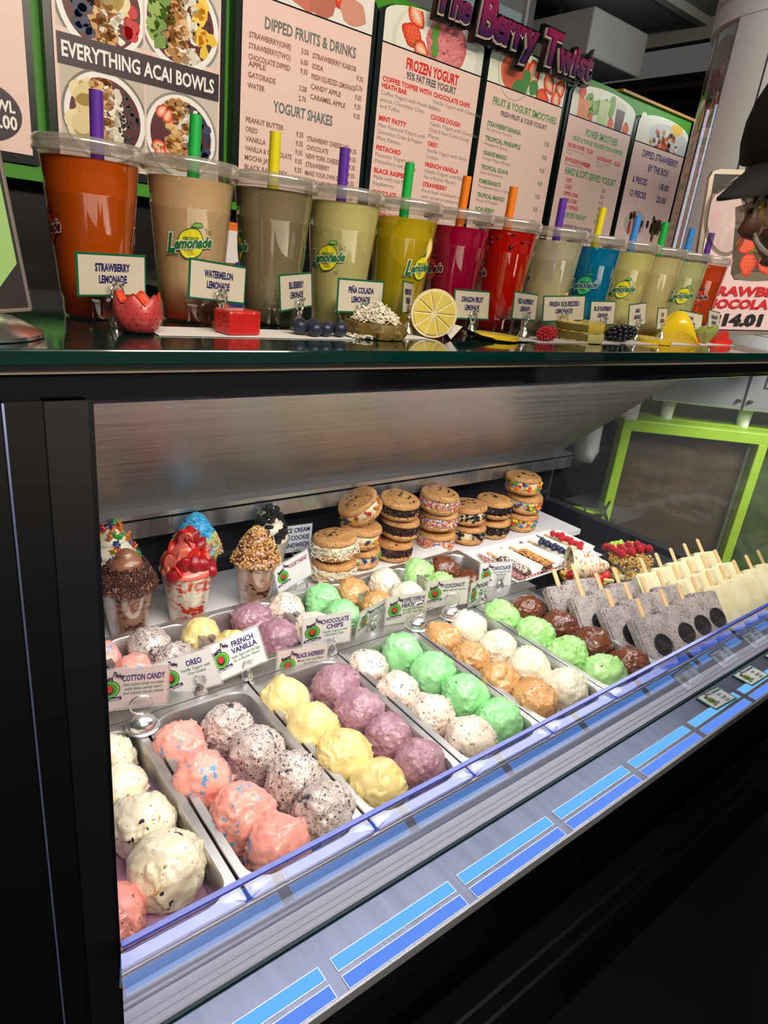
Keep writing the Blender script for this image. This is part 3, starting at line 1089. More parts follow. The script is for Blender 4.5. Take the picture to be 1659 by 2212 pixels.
# ================================================================== the display case
CX0, CX1 = 0.0, 1.75
case = thing('ice_cream_display_case', 'long glass fronted ice cream display case with black frame', 'display case')


def cpart(mb, name, mat, **k):
    return mb.build(name, M[mat] if isinstance(mat, str) else mat, case, **k)


def bar(x0, x1, y0, y1, z0, z1):
    m_ = MB(); m_.box(((x0 + x1) / 2, (y0 + y1) / 2, (z0 + z1) / 2), (x1 - x0, y1 - y0, z1 - z0)); return m_


mb = MB(); mb.rbox((0.60, 0.80, 1.2975), (2.8, 0.47, 0.013), 0.0015); cpart(mb, 'glass_countertop', 'greenglass')
cpart(bar(-0.8, 2.0, 0.574, 1.03, 1.283, 1.2905), 'countertop_trim', P('brushed_brass_trim', (206, 196, 172), 0.5, 0.4))
mb = MB(); mb.rbox((0.60, 0.590, 1.2695), (2.8, 0.022, 0.029), 0.004); cpart(mb, 'valance', P('black_mirror_valance', (14, 14, 18), 0.06, 0.0, spec=1.0, coat=1.0))
cpart(bar(CX0, CX1 + 0.2, 0.60, 1.03, 1.268, 1.283), 'counter_underside', 'dark')
# left end frame: black upright leaning inward with the glass, its face stepped by two thin trims
def lean(name, mat, k0, k1, off):
    """band of the leaning upright between x = k0*y and x = k1*y, proud by off"""
    mb_ = MB()
    V = []
    for (y, z) in ((0.330, 0.0), (0.330, 0.720), (0.572, 1.262)):
        V += [(k0 * y, y - off, z), (k1 * y, y - off, z), (k1 * y, y + 0.03, z), (k0 * y, y + 0.03, z)]
    F = []
    for i in (0, 4):
        for j in range(4):
            F.append((i + j, i + (j + 1) % 4, i + 4 + (j + 1) % 4, i + 4 + j))
    F += [(3, 2, 1, 0), (8, 9, 10, 11)]
    mb_.add(V, F)
    o_ = cpart(mb_, name, mat)
    fix_normals(o_.data)
    return o_


lean('end_upright', P('black_end_panel', (5, 6, 9), 0.45, spec=0.08), -0.35, 0.2752, 0.0)
lean('end_trim', P('dark_end_trim', (9, 11, 16), 0.45, 0.0, spec=0.12), 0.208, 0.266, 0.0025)
lean('edge_strip', P('blue_grey_edge', (74, 88, 124), 0.3, 0.5), 0.1560, 0.1590, 0.003)
cpart(bar(-0.10, 0.088, 0.36, 1.25, 0.0, 0.72), 'end_panel', 'blackmatt')
cpart(bar(-0.10, 0.088, 0.60, 1.25, 0.72, 1.256), 'side_panel', 'blackmatt')
# front glass and lower lip, both leaning inward
GY0, GZ0 = 0.3935, 0.720
def gy(z): return GY0 + (z - GZ0) * math.tan(R(17.5))
def sheet(name, mat, x0, x1, z0, z1, th, off=0.0):
    mb_ = MB()
    mb_.prism([(gy(z0) + off, z0), (gy(z1) + off, z1), (gy(z1) + off + th, z1), (gy(z0) + off + th, z0)], 'x', x0, x1)
    return cpart(mb_, name, mat)
def flat_sheet(name, mat, x0, x1, y0, z0, y1, z1):
    mb_ = MB(); mb_.add([(x0, y0, z0), (x1, y0, z0), (x1, y1, z1), (x0, y1, z1)], [(0, 1, 2, 3)])
    return cpart(mb_, name, mat)
flat_sheet('front_glass', 'glass', 0.092, CX1, 0.418, 0.722, 0.570, 1.262)
# low shield of tinted glass in front of it, leaning out towards the customer
T10 = math.tan(R(10))
flat_sheet('lip_glass', 'lipglass', 0.101, CX1 + 0.4, 0.3953, 0.7195, 0.3953 - 0.171 * T10, 0.8905)
mb = MB(); mb.box(((0.101 + CX1 + 0.4) / 2, 0.3953 - 0.172 * T10, 0.8915), (CX1 + 0.299, 0.005, 0.003)); cpart(mb, 'lip_edge', 'lipedge')
# ledge with pairs of lit strips
mb = MB(); mb.rbox((1.05, 0.356, 0.710), (2.1, 0.072, 0.016), 0.002)
cpart(mb, 'ledge', P('brushed_ledge_painted_gleam', (124, 130, 150), 0.34, 0.7, stretch=(3.0, 0.12, 1), vscale=26, var=0.30))  # pale cross stripes in the colour imitate lamp reflections on the brushed metal
cpart(bar(0.092, 2.1, 0.3185, 0.3215, 0.708, 0.7215), 'ledge_edge', 'alu')
S1 = emitter('lit_strip_pale', (108, 186, 255), 1.0)
S2 = emitter('lit_strip_blue', (104, 150, 255), 0.95)
OUTL = P('strip_outline', (214, 222, 240), 0.3, 0.3)
for k in range(-2, 11):
    xa = 0.4875 + 0.1826 * k
    if xa + 0.166 < 0.092: continue
    for (y0, y1, ms) in ((0.3445, 0.3588, S1), (0.3240, 0.3376, S2)):
        o = cpart(bar(max(xa, 0.093), xa + 0.1665, y0, y1, 0.7178, 0.7187), 'light_strip', ms)
        f_ = MB()
        e = 0.0009
        for (a, b, c_, d) in ((xa - e, xa + 0.1665 + e, y1, y1 + e), (xa - e, xa + 0.1665 + e, y0 - e, y0), (xa + 0.1665, xa + 0.1665 + e, y0, y1), (xa - e, xa, y0, y1)):
            f_.box(((a + b) / 2, (c_ + d) / 2, 0.7183), (b - a, d - c_, 0.0012))
        f_.build('strip_bezel', OUTL, o)
# sill profiles behind the lip: flat grooved rails, then a rounded grey one
sill = [(0.3955, 0.7215), (0.4035, 0.7215), (0.4040, 0.7200), (0.4050, 0.7215), (0.4110, 0.7215), (0.4115, 0.7200), (0.4125, 0.7215), (0.4200, 0.7210), (0.4205, 0.7190), (0.4240, 0.7190), (0.4240, 0.700), (0.3955, 0.700)]
mb = MB(); mb.prism(sill, 'x', 0.092, CX1 + 0.3); cpart(mb, 'sill_rail', P('pale_sill', (206, 206, 212), 0.45, 0.1))
pol = [(0.4245 + 0.012 - 0.012 * math.cos(a), 0.706 + 0.013 * math.sin(a)) for a in [PI * k / 10 for k in range(6)]] + [(0.4485, 0.719), (0.4485, 0.66), (0.4245, 0.66)]
mb = MB(); mb.prism(pol, 'x', 0.092, CX1 + 0.2); cpart(mb, 'rounded_sill', P('grey_round_sill', (150, 154, 162), 0.35, 0.4), smooth=30)
cpart(bar(0.092, 2.1, 0.3925, 0.3952, 0.705, 0.7196), 'glass_seat', P('dark_teal_seat', (10, 48, 56), 0.3))
# black front below the ledge
pol = [(0.322, 0.7085), (0.322, 0.69), (0.328, 0.684), (0.328, 0.660), (0.345, 0.655), (0.345, 0.15), (0.60, 0.15), (0.60, 0.655), (0.392, 0.7)]
mb = MB(); mb.prism(pol, 'x', -0.1, 4.2); cpart(mb, 'front_panel', P('black_front_panel', (4, 5, 10), 0.22, spec=0.15, bump=0.02, bscale=6))
for (z, h, y) in ((0.515, 0.035, 0.300), (0.452, 0.035, 0.300)):
    m_ = MB(); m_.rbox((2.0, y + 0.02, z), (4.2, 0.04, h), 0.006); cpart(m_, 'bumper_rail', P('black_bumper', (9, 11, 17), 0.4, spec=0.15))
# interior
cpart(bar(0.092, CX1, 0.4485, 1.25, 0.640, 0.650), 'well_floor', 'dark')
cpart(bar(0.092, CX1, 0.4485, 0.4515, 0.65, 0.734), 'well_front', 'steel')
cpart(bar(1.133, CX1, 0.4515, 0.84, 0.680, 0.694), 'bar_shelf', P('grey_shelf_plate', (120, 124, 130), 0.3, 0.8))
cpart(bar(1.133, 1.137, 0.4515, 0.84, 0.650, 0.733), 'well_divider', 'steel')
cpart(bar(0.10, 1.66, 1.032, 1.235, 0.684, 0.700), 'rear_shelf', 'white')
cpart(bar(0.10, 1.16, 0.800, 0.832, 0.724, 0.7385), 'middle_rail', 'steel_pan')
cpart(bar(0.092, CX1, 1.238, 1.25, 0.65, 0.86), 'rear_wall', 'navy')
cpart(bar(0.092, CX1, 1.2335, 1.238, 0.735, 0.748), 'rear_channel', P('dark_channel', (84, 86, 92), 0.35, 0.7))
flat_sheet('hood_panel', 'hood', 0.092, CX1, 1.215, 0.888, 0.805, 1.262)
cpart(bar(0.092, CX1, 1.180, 1.222, 0.880, 0.889), 'hood_lip', P('hood_lip_steel', (206, 206, 208), 0.28, 0.9))
cpart(bar(0.092, CX1, 1.176, 1.181, 0.842, 0.876), 'hood_rail', P('hood_rail_steel', (186, 188, 190), 0.3, 0.9, bump=0.3, bscale=30, stretch=(3, 30, 0.5), rvar=0.12))
m_ = MB(); 
for xx in (0.935, 1.45): m_.lathe([(0.004, 0), (0.0035, 0.002), (0, 0.0025)], (xx, 1.176, 0.860), n=12, rot=(R(90), 0, 0))
cpart(m_, 'screw', 'chrome')
# end glass with its dark foot
mb = MB(); mb.add([(CX1, 0.45, 0.70), (CX1, 1.24, 0.70), (CX1, 1.24, 0.87), (CX1, 0.80, 1.265), (CX1, 0.60, 1.265)], [(0, 1, 2, 3, 4)])
cpart(mb, 'end_glass', 'endglass')
cpart(bar(CX1 - 0.004, CX1 + 0.03, 0.45, 1.25, 0.650, 0.712), 'end_glass_foot', P('dark_mesh_strip', (52, 56, 64), 0.45, 0.4, bump=0.6, bscale=400))
cpart(bar(CX1 - 0.006, CX1 + 0.004, 1.236, 1.246, 0.70, 0.88), 'end_post', 'steel')

# ------------------------------------------------------------------ beyond the end glass
def frame_at(name, label, cat, x, y, z, rz, grp=None):
    return thing(name, label, cat, (x, y, z), (0, 0, rz), grp)
t = frame_at('green_cabinet', 'lime green framed cabinet with a dark window beyond the case end', 'cabinet', 2.2, 1.295, 0.0, R(-38))
LG = P('lime_green_paint', (150, 192, 48), 0.4, var=0.08)
mb = MB(); mb.rbox((0.45, 0.03, 0.919), (0.9, 0.06, 0.042), 0.003); mb.build('top_beam', LG, t)
mb = MB(); mb.rbox((0.45, 0.30, 0.925), (0.9, 0.5, 0.03), 0.003); mb.build('cabinet_top', LG, t)
for x in (0.018, 0.535):
    mb = MB(); mb.rbox((x, 0.03, 0.45), (0.036, 0.06, 0.90), 0.003); mb.build('post', LG, t)
mb = MB(); mb.rbox((-0.18, 0.04, 0.545), (0.42, 0.05, 0.040), 0.003); mb.build('lower_beam', LG, t)
mb = MB(); mb.box((0.25, 0.05, 0.45), (0.50, 0.01, 0.9)); mb.build('dark_window', P('smoked_window', (74, 66, 56), 0.15, spec=0.8, var=0.5, vscale=9, stretch=(0.5, 1, 2.5)), t)
mb = MB(); mb.box((0.72, 0.05, 0.45), (0.34, 0.01, 0.9)); mb.build('side_window', P('leafy_window', (60, 78, 46), 0.3, spec=0.8, var=0.6, vscale=14), t)
mb = MB(); mb.box((0.507, 0.042, 0.45), (0.012, 0.012, 0.9)); mb.build('window_trim', 'x' and M['alu'], t)
mb = MB(); mb.box((0.45, 0.545, 0.45), (0.9, 0.01, 0.9)); mb.build('cabinet_back', M['navy'], t)
mb = MB()
for s in (-0.06, 0.02, 0.1): mb.tube([(-0.1 + s, 0.0, 0.60), (-0.08 + s, -0.02, 0.55), (0.0, -0.02, 0.57), (0.02, 0, 0.62)], 0.004, 6)
mb.build('cable', M['blackmatt'], t, smooth=True)
t = frame_at('steel_machine', 'stainless steel machine with two knobs on the green cabinet', 'machine', 2.2, 1.295, 0.940, R(-38))
ST = P('machine_steel', (196, 200, 202), 0.35, 0.8, bump=0.05, bscale=40)
mb = MB(); mb.rbox((0.50, 0.22, 0.20), (0.80, 0.34, 0.26), 0.006); mb.build('body', ST, t)
mb = MB(); mb.box((0.44, 0.047, 0.20), (0.003, 0.006, 0.26)); mb.build('seam', M['dark'], t)
mb = MB(); mb.rbox((0.60, 0.046, 0.21), (0.20, 0.006, 0.10), 0.002); mb.build('data_plate', P('data_plate', (170, 176, 178), 0.3, 0.6), t)
for x in (0.418, 0.462):
    mb = MB(); mb.lathe([(0, 0.014), (0.007, 0.012), (0.008, 0.004), (0.006, 0)], (x, 0.05, 0.105), n=14, rot=(R(90), 0, 0)); mb.build('knob', M['dark'], t, smooth=40)
for x in (0.20, 0.50, 0.80):
    mb = MB(); mb.lathe([(0, 0), (0.022, 0), (0.026, 0.07), (0, 0.07)], (x, 0.12, 0.0), n=18); mb.build('foot', P('white_foot%d' % int(x * 100), (206, 210, 206), 0.4), t, smooth=40)
t = frame_at('paper_cup_stack', 'tall stack of white paper cups on the green cabinet', 'cups', 2.235, 1.305, 0.940, 0)
mb = MB()
prof = [(0, 0.17), (0.030, 0.17)]
for k in range(18):
    prof += [(0.0345, 0.168 - k * 0.0092), (0.032, 0.166 - k * 0.0092), (0.032, 0.160 - k * 0.0092)]
prof += [(0.030, 0.0), (0, 0)]
mb.lathe(prof[::-1], n=24); mb.build('cups', M['paper'], t)
t = frame_at('hanging_bag', 'clear plastic bag of white spoons hanging beyond the glass', 'bag', 2.10, 1.36, 0.90, 0)
mb = MB(); mb.lathe([(0.0, -0.13), (0.035, -0.125), (0.045, -0.09), (0.04, 0.0), (0.035, 0.07), (0.02, 0.08)], n=18, wob=lambda a, z: 0.12 * math.sin(3 * a + 40 * z)); mb.build('plastic_bag', P('milky_bag', (214, 214, 210), 0.25, alpha=0.7), t, smooth=True)
mb = MB(); mb.rbox((0, 0, -0.09), (0.05, 0.04, 0.05), 0.01); mb.build('spoons', P('cream_spoons', (226, 220, 196), 0.4), t)

# ================================================================== pans
def pan(i, x0, x1, y0, y1, label):
    t = thing('ice_cream_pan', label, 'pan', ((x0 + x1) / 2, (y0 + y1) / 2, 0.655), 0, 'steel pans holding the scoops')
    W, D, H = x1 - x0 - 0.003, y1 - y0 - 0.002, 0.083
    rim = 0.011

    def rr(w_, d, r, z, n=5):
        out = []
        for cx, cy, a0 in ((w_ / 2 - r, d / 2 - r, 0), (-w_ / 2 + r, d / 2 - r, 90), (-w_ / 2 + r, -d / 2 + r, 180), (w_ / 2 - r, -d / 2 + r, 270)):
            for k in range(n + 1):
                a = R(a0 + 90 * k / n)
                out.append((cx + r * math.cos(a), cy + r * math.sin(a), z))
        return out
    loops = [rr(W, D, 0.006, H - 0.004), rr(W, D, 0.006, H - 0.001), rr(W - 0.002, D - 0.002, 0.006, H), rr(W - 2 * rim, D - 2 * rim - 0.006, 0.030, H), rr(W - 2 * rim - 0.004, D - 2 * rim - 0.010, 0.030, H - 0.003),
             rr(W - 2 * rim - 0.012, D - 2 * rim - 0.018, 0.028, 0.008), rr(W - 2 * rim - 0.028, D - 2 * rim - 0.034, 0.02, 0.0)]
    n = len(loops[0])
    mb = MB()
    V = [p for l in loops for p in l]
    F = []
    for k in range(len(loops) - 1):
        for j in range(n):
            F.append((k * n + j, k * n + (j + 1) % n, (k + 1) * n + (j + 1) % n, (k + 1) * n + j))
    F.append(tuple((len(loops) - 1) * n + j for j in range(n)))
    mb.add(V, F)
    mb.build('steel_tub', M['steel_pan'], t, smooth=40)
    mb = MB()
    w_, d = W - 2 * rim - 0.010, D - 2 * rim - 0.016
    top = rr(w_, d, 0.026, 0.032)
    bot = rr(w_ - 0.006, d - 0.006, 0.024, 0.004)
    g = 8
    mb.add(top + bot, [tuple(range(n))] + [(j, j + n, (j + 1) % n + n, (j + 1) % n) for j in range(n)])
    mb.build('pink_liner', M['pinkpaper'], t)
    return t


for i in range(-1, 5):
    xa, xb = max(0.0935, 0.260 + 0.1745 * i), 0.260 + 0.1745 * (i + 1)
    nm = ['leftmost steel pan in the front row, cut by the black post', 'front steel pan with coral pink and cookie crumb scoops', 'front steel pan with pale yellow and mauve scoops', 'front steel pan with chip-speckled cream and mint scoops',
          'front steel pan with tan and ivory scoops', 'front steel pan with pistachio green and chocolate scoops'][i + 1]
    pan(i, xa, xb, 0.450, 0.800, nm)
    nm = ['leftmost steel pan in the rear row', 'rear steel pan behind the first printed flavour cards', 'rear steel pan holding yellow and mauve scoops', 'rear steel pan holding speckled cream and mint scoops',
          'rear steel pan holding tan and ivory scoops', 'rear steel pan holding pistachio and chocolate scoops'][i + 1]
    pan(i, xa, xb, 0.834, 1.028, nm)

# ================================================================== ice cream scoops
def scoop_mesh(name, seed, sub, ragged=1.0, fold=1.0, flat=0.0):
    bm = bmesh.new()
    bmesh.ops.create_icosphere(bm, subdivisions=sub, radius=1)
    p = np.array([v.co[:] for v in bm.verts])
    rnd = np.random.RandomState(seed)
    off = rnd.uniform(0, 50, 3)
    ax = rnd.normal(size=3); ax /= np.linalg.norm(ax)
    bx = np.cross(ax, [0, 0, 1.0]); bx /= np.linalg.norm(bx)
    q = p + off
    d = 0.085 * fbm(q * 1.2, 2)
    # drag lines of the scoop, running round one axis
    lat = p @ ax
    st = np.stack([lat * 11 + 1.3 * pnoise(q * 1.7), p @ bx * 1.4, np.full(len(p), off[0])], 1)
    m1 = np.clip(0.35 + 1.8 * pnoise(q * 1.1 + 5), 0, 1)
    d += 0.040 * fold * m1 * pnoise(st)
    st2 = st * np.array([2.3, 1.6, 1])
    d += 0.016 * fold * m1 * pnoise(st2)
    # overlapping lips: slow rise, sharp drop
    for fq, amp, o_ in ((1.3, 0.12, 9), (2.1, 0.07, 23)):
        s = lat * fq + 0.75 * fbm(q * 1.5 + o_, 3)
        fr = s - np.floor(s)
        d += amp * fold * (fr ** 3) * np.clip(0.15 + 2.0 * pnoise(q * 1.2 + 31 + o_), 0, 1)
    # ragged patch and skirt
    m2 = np.clip((pnoise(q * 0.9 + 77) - 0.02) * 4, 0, 1)
    tur = np.abs(pnoise(q * 5)) + 0.6 * np.abs(pnoise(q * 11)) + 0.35 * np.abs(pnoise(q * 22))
    d += ragged * m2 * (0.12 * tur - 0.04)
    sk = np.exp(-((p[:, 2] + 0.55) / 0.20) ** 2)
    d += ragged * sk * (0.02 + 0.20 * np.clip(pnoise(q * 2.6 + 3), 0, 1) ** 1.0 + 0.08 * np.abs(pnoise(q * 9)))
    # small pits and grains
    d -= 0.06 * np.clip(pnoise(q * 6 + 50) - 0.38, 0, 1) * (0.3 + m2)
    d += (0.010 * pnoise(q * 13) + 0.010 * pnoise(q * 27)) * (0.25 + 1.1 * m2)
    d -= d.mean()
    v = p * (1 + d)[:, None]
    v[:, 2] = np.where(v[:, 2] > 0, v[:, 2] * (1 - flat), v[:, 2])
    zc = -0.86
    v[:, 2] = np.where(v[:, 2] < zc, zc + (v[:, 2] - zc) * 0.12, v[:, 2])
    v *= 0.04
    for i, vert in enumerate(bm.verts):
        vert.co = v[i]
    me = bpy.data.meshes.new(name)
    bm.to_mesh(me)
    bm.free()
    me.polygons.foreach_set('use_smooth', [True] * len(me.polygons))
    return me, v


def chunk_mesh(name, surf, seed, n, size, zmin=-0.02):
    """angular crumbs pressed into the surface"""
    rnd = random.Random(seed)
    mb = MB()
    idx = [i for i in range(len(surf)) if surf[i][2] > zmin]
    for k in range(n):
        c = surf[rnd.choice(idx)]
        s = size * rnd.uniform(0.5, 1.3)
        nrm = Vector(c).normalized()
        bm = bmesh.new()
        bmesh.ops.create_icosphere(bm, subdivisions=1, radius=1)
        for v in bm.verts:
            v.co *= rnd.uniform(0.7, 1.15)
        mb.bm(bm, (Vector(c) - nrm * s * 0.42)[:], (rnd.uniform(0, 6), rnd.uniform(0, 6), rnd.uniform(0, 6)), None, (s, s * rnd.uniform(0.4, 0.9), s * rnd.uniform(0.3, 0.6)))
    return mb.mesh(name)


FL = {}
def flavour(key, mat, phrase, sub, ragged, fold, flat=0.0, chunks=None, nvar=3):
    vs_ = []
    for k in range(nvar):
        me, surf = scoop_mesh('scoop', hash_(key) + k * 13, sub, ragged, fold, flat)
        me.materials.append(mat)
        ch = None
        if chunks:
            ch = chunk_mesh('crumbs', surf, k + 5, chunks[1], chunks[2])
            ch.materials.append(chunks[0])
        vs_.append((me, ch, chunks[3] if chunks else None))
    FL[key] = (vs_, phrase)


def hash_(s):
    return sum((i + 3) * ord(c) for i, c in enumerate(s)) % 9973


DOUGH = P('cookie_dough_lump', (200, 158, 92), 0.5, bump=0.4, bscale=200)
NUT = P('pistachio_nut', (146, 130, 84), 0.5)
flavour('pink', frozen('cotton_candy_ice', (252, 176, 162), (246, 158, 148), streak=(34, 0.615, 0.655, (96, 160, 208)), bump=0.55), 'coral pink scoop with blue streaks', 5, 1.0, 0.9)
flavour('cookie', frozen('cookie_crumb_ice', (214, 202, 196), (184, 172, 168), specks=((150, 0.30, 0.50, (60, 54, 56)), (300, 0.34, 0.42, (96, 86, 86))), streak=(34, 0.61, 0.68, (58, 54, 60)), bump=0.9), 'grey white scoop full of black cookie crumbs', 5, 1.6, 0.7, chunks=(M['blackcookie'], 30, 0.0030, 'cookie_crumbs'))
flavour('vanilla', frozen('french_vanilla_ice', (244, 224, 160), (236, 210, 136), bump=0.4, rough=0.32), 'pale yellow vanilla scoop', 5, 1.0, 1.0)
flavour('berry', frozen('black_raspberry_ice', (176, 136, 152), (156, 112, 132), specks=((230, 0.25, 0.5, (110, 70, 90)),), bump=0.7), 'mauve raspberry scoop', 5, 0.9, 1.3)
flavour('chip', frozen('chocolate_chip_ice', (240, 226, 212), (226, 206, 190), specks=((150, 0.26, 0.45, (84, 66, 62)),), bump=0.6), 'cream white scoop with dark chips', 5, 0.9, 0.8, chunks=(M['chocchip'], 16, 0.0030, 'chocolate_chips'))
flavour('mint', frozen('mint_chip_ice', (162, 230, 164), (142, 216, 146), bump=0.45), 'mint green scoop with dark chips', 5, 0.9, 0.9, chunks=(M['chocchip'], 9, 0.0030, 'chocolate_chips'))
flavour('coffee', frozen('coffee_toffee_ice', (222, 172, 116), (204, 148, 90), bump=0.5, specks=((140, 0.25, 0.5, (140, 84, 40)),)), 'tan coffee toffee scoop', 5, 1.1, 0.9)
flavour('coconut', frozen('coconut_ice', (242, 238, 218), (230, 224, 200), bump=0.9), 'plain ivory white coconut scoop', 5, 0.7, 1.0)
flavour('pistachio', frozen('pistachio_ice', (184, 236, 156), (166, 222, 134), bump=0.7), 'yellow green pistachio scoop', 5, 1.4, 0.9, chunks=(NUT, 4, 0.0045, 'nut_pieces'))
flavour('choc', frozen('chocolate_ice', (124, 68, 42), (98, 50, 30), bump=0.35, rough=0.22, coat=0.6), 'glossy brown chocolate scoop', 5, 1.0, 0.8, flat=0.18)
flavour('dough', frozen('cookie_dough_ice', (240, 234, 214), (226, 212, 182), specks=((62, 0.20, 0.52, (46, 38, 40)), (200, 0.22, 0.58, (120, 80, 60))), bump=0.3, rough=0.25), 'creamy white scoop with tan dough lumps', 5, 0.9, 1.0, chunks=(DOUGH, 7, 0.0065, 'dough_lumps'), nvar=2)
flavour('berrypink', frozen('strawberry_ice', (240, 160, 150), (226, 134, 128), specks=((150, 0.3, 0.5, (120, 40, 48)),)), 'salmon pink scoop with dark red fruit bits', 5, 1.0, 0.8, nvar=1)

_cnt = {}
def scoop(key, x, y, r, where, z=0.728, grp=None):
    vs_, phrase = FL[key]
    k = _cnt.get(key, 0)
    _cnt[key] = k + 1
    me, ch, cn = vs_[k % len(vs_)]
    rnd = random.Random(hash_(key) + k)
    s = r / 0.04 / 1.02
    o = place('ice_cream_scoop', me, None, None, (x, y, 0.688 + 0.86 * r * 0.985), (rnd.uniform(-0.12, 0.12), rnd.uniform(-0.12, 0.12), rnd.uniform(0, 6.28)), s)
    tag(o, phrase + ' ' + where, 'ice cream', grp or ('scoops in the front pans'))
    if ch:
        c = place(cn, ch, None, o)
        c['kind'] = 'stuff'
    return o


POS4 = ['farthest back in the front pan', 'third from the front glass', 'second from the front glass', 'nearest the front glass']
FRONT = {
    'pink': [(0.290, 0.722, .040), (0.291, 0.648, .042), (0.310, 0.569, .043), (0.325, 0.504, .041)],
    'cookie': [(0.366, 0.730, .039), (0.380, 0.660, .041), (0.397, 0.588, .040), (0.401, 0.518, .042)],
    'vanilla': [(0.468, 0.737, .042), (0.470, 0.660, .043), (0.476, 0.585, .044), (0.487, 0.515, .042)],
    'berry': [(0.563, 0.729, .041), (0.557, 0.658, .040), (0.563, 0.588, .039), (0.564, 0.517, .041)],
    'chip': [(0.641, 0.749, .038), (0.643, 0.667, .039), (0.652, 0.590, .040), (0.665, 0.514, .042)],
    'mint': [(0.727, 0.755, .040), (0.733, 0.676, .041), (0.738, 0.600, .041), (0.744, 0.528, .040)],
    'coffee': [(0.822, 0.749, .039), (0.826, 0.675, .039), (0.820, 0.600, .040), (0.830, 0.528, .042)],
    'coconut': [(0.898, 0.755, .040), (0.902, 0.677, .039), (0.904, 0.600, .042), (0.908, 0.523, .042)],
    'pistachio': [(0.992, 0.752, .041), (0.999, 0.668, .042), (1.004, 0.588, .042), (1.012, 0.512, .042)],
    'choc': [(1.078, 0.752, .040), (1.084, 0.672, .041), (1.092, 0.594, .042), (1.096, 0.514, .041)],
    'dough': [(0.206, 0.752, .035), (0.197, 0.690, .038), (0.205, 0.622, .039), (0.203, 0.545, .044)],
}
for key, L in FRONT.items():
    for k, (x, y, r) in enumerate(L):
        scoop(key, x, y, r, POS4[k] if key != 'dough' else ['farthest back beside the post', 'second from the back beside the post', 'half hidden by the post, second from the glass', 'large and whole beside the black post'][k])
scoop('berrypink', 0.137, 0.520, .037, 'peeking out behind the black post')
REAR = {
    'pink': [(0.262, 0.990, .036), (0.294, 0.925, .036)], 'cookie': [(0.345, 0.993, .037), (0.366, 0.925, .036)],
    'vanilla': [(0.436, 0.982, .036), (0.466, 0.918, .036)], 'berry': [(0.540, 0.984, .039), (0.552, 0.906, .038)],
    'chip': [(0.615, 0.988, .038), (0.626, 0.908, .037)], 'mint': [(0.707, 0.990, .038), (0.706, 0.918, .037)],
    'coffee': [(0.781, 0.985, .037), (0.792, 0.915, .037)], 'coconut': [(0.868, 0.988, .038), (0.876, 0.918, .038)],
    'pistachio': [(0.968, 0.990, .039), (0.972, 0.918, .038)], 'choc': [(1.048, 0.985, .038), (1.052, 0.912, .036)],
}
for key, L in REAR.items():
    for k, (x, y, r) in enumerate(L):
        scoop(key, x, y, r, ['at the back of the rear pan', 'in the rear pan, behind the flavour cards'][k], grp='scoops in the rear pans')

# ================================================================== flavour cards and their chrome holders
def clip_holder(t, z0=0.0, h=0.030, s=1.0):
    """turned foot, stem and horseshoe clip; base at z0"""
    mb = MB()
    mb.lathe([(0, 0), (0.0125 * s, 0), (0.0125 * s, 0.003), (0.010 * s, 0.006), (0.0095 * s, 0.009), (0.006 * s, 0.012), (0.0042 * s, 0.018), (0.0042 * s, h), (0.006 * s, h + 0.002), (0, h + 0.003)], (0, 0, z0), n=22)
    mb.build('holder_foot', M['chrome'], t, smooth=50)
    mb = MB()
    for sgn in (-1, 1):
        pts = []
        for k in range(8):
            a = R(-80 + 22 * k)
            pts.append((sgn * (0.0085 * s * math.cos(a)), -0.001, z0 + h + 0.009 + 0.009 * s * math.sin(a)))
        pts.append((sgn * 0.005 * s, -0.001, z0 + h + 0.021 * s))
        mb.tube(pts, 0.0016 * s, 7)
        mb.rbox((sgn * 0.0052 * s, -0.003, z0 + h + 0.021 * s), (0.006 * s, 0.003, 0.004), 0.001)
    mb.build('holder_clip', M['chrome'], t, smooth=50)


def ring_holder(t, z0=0.0, s=1.0):
    mb = MB()
    pr = [(0, 0), (0.024 * s, 0), (0.0245 * s, 0.0015), (0.0225 * s, 0.003)]
    for k in range(8):
        a = PI / 2 * k / 7
        pr.append((0.020 * s * math.cos(a), 0.003 + 0.018 * s * math.sin(a)))
    mb.lathe(pr, (0, 0, z0), n=32)
    mb.build('holder_dome', M['chrome'], t, smooth=50)
    mb = MB()
    for yy in (-0.0012, 0.0012):
        mb.tube([(0.0155 * s * math.cos(a), yy, z0 + 0.0215 * s + 0.0155 * s + 0.0155 * s * math.sin(a)) for a in [2 * PI * k / 28 for k in range(28)]], 0.0009, 6, closed=True)
    mb.build('wire_ring', M['chrome'], t, smooth=True)


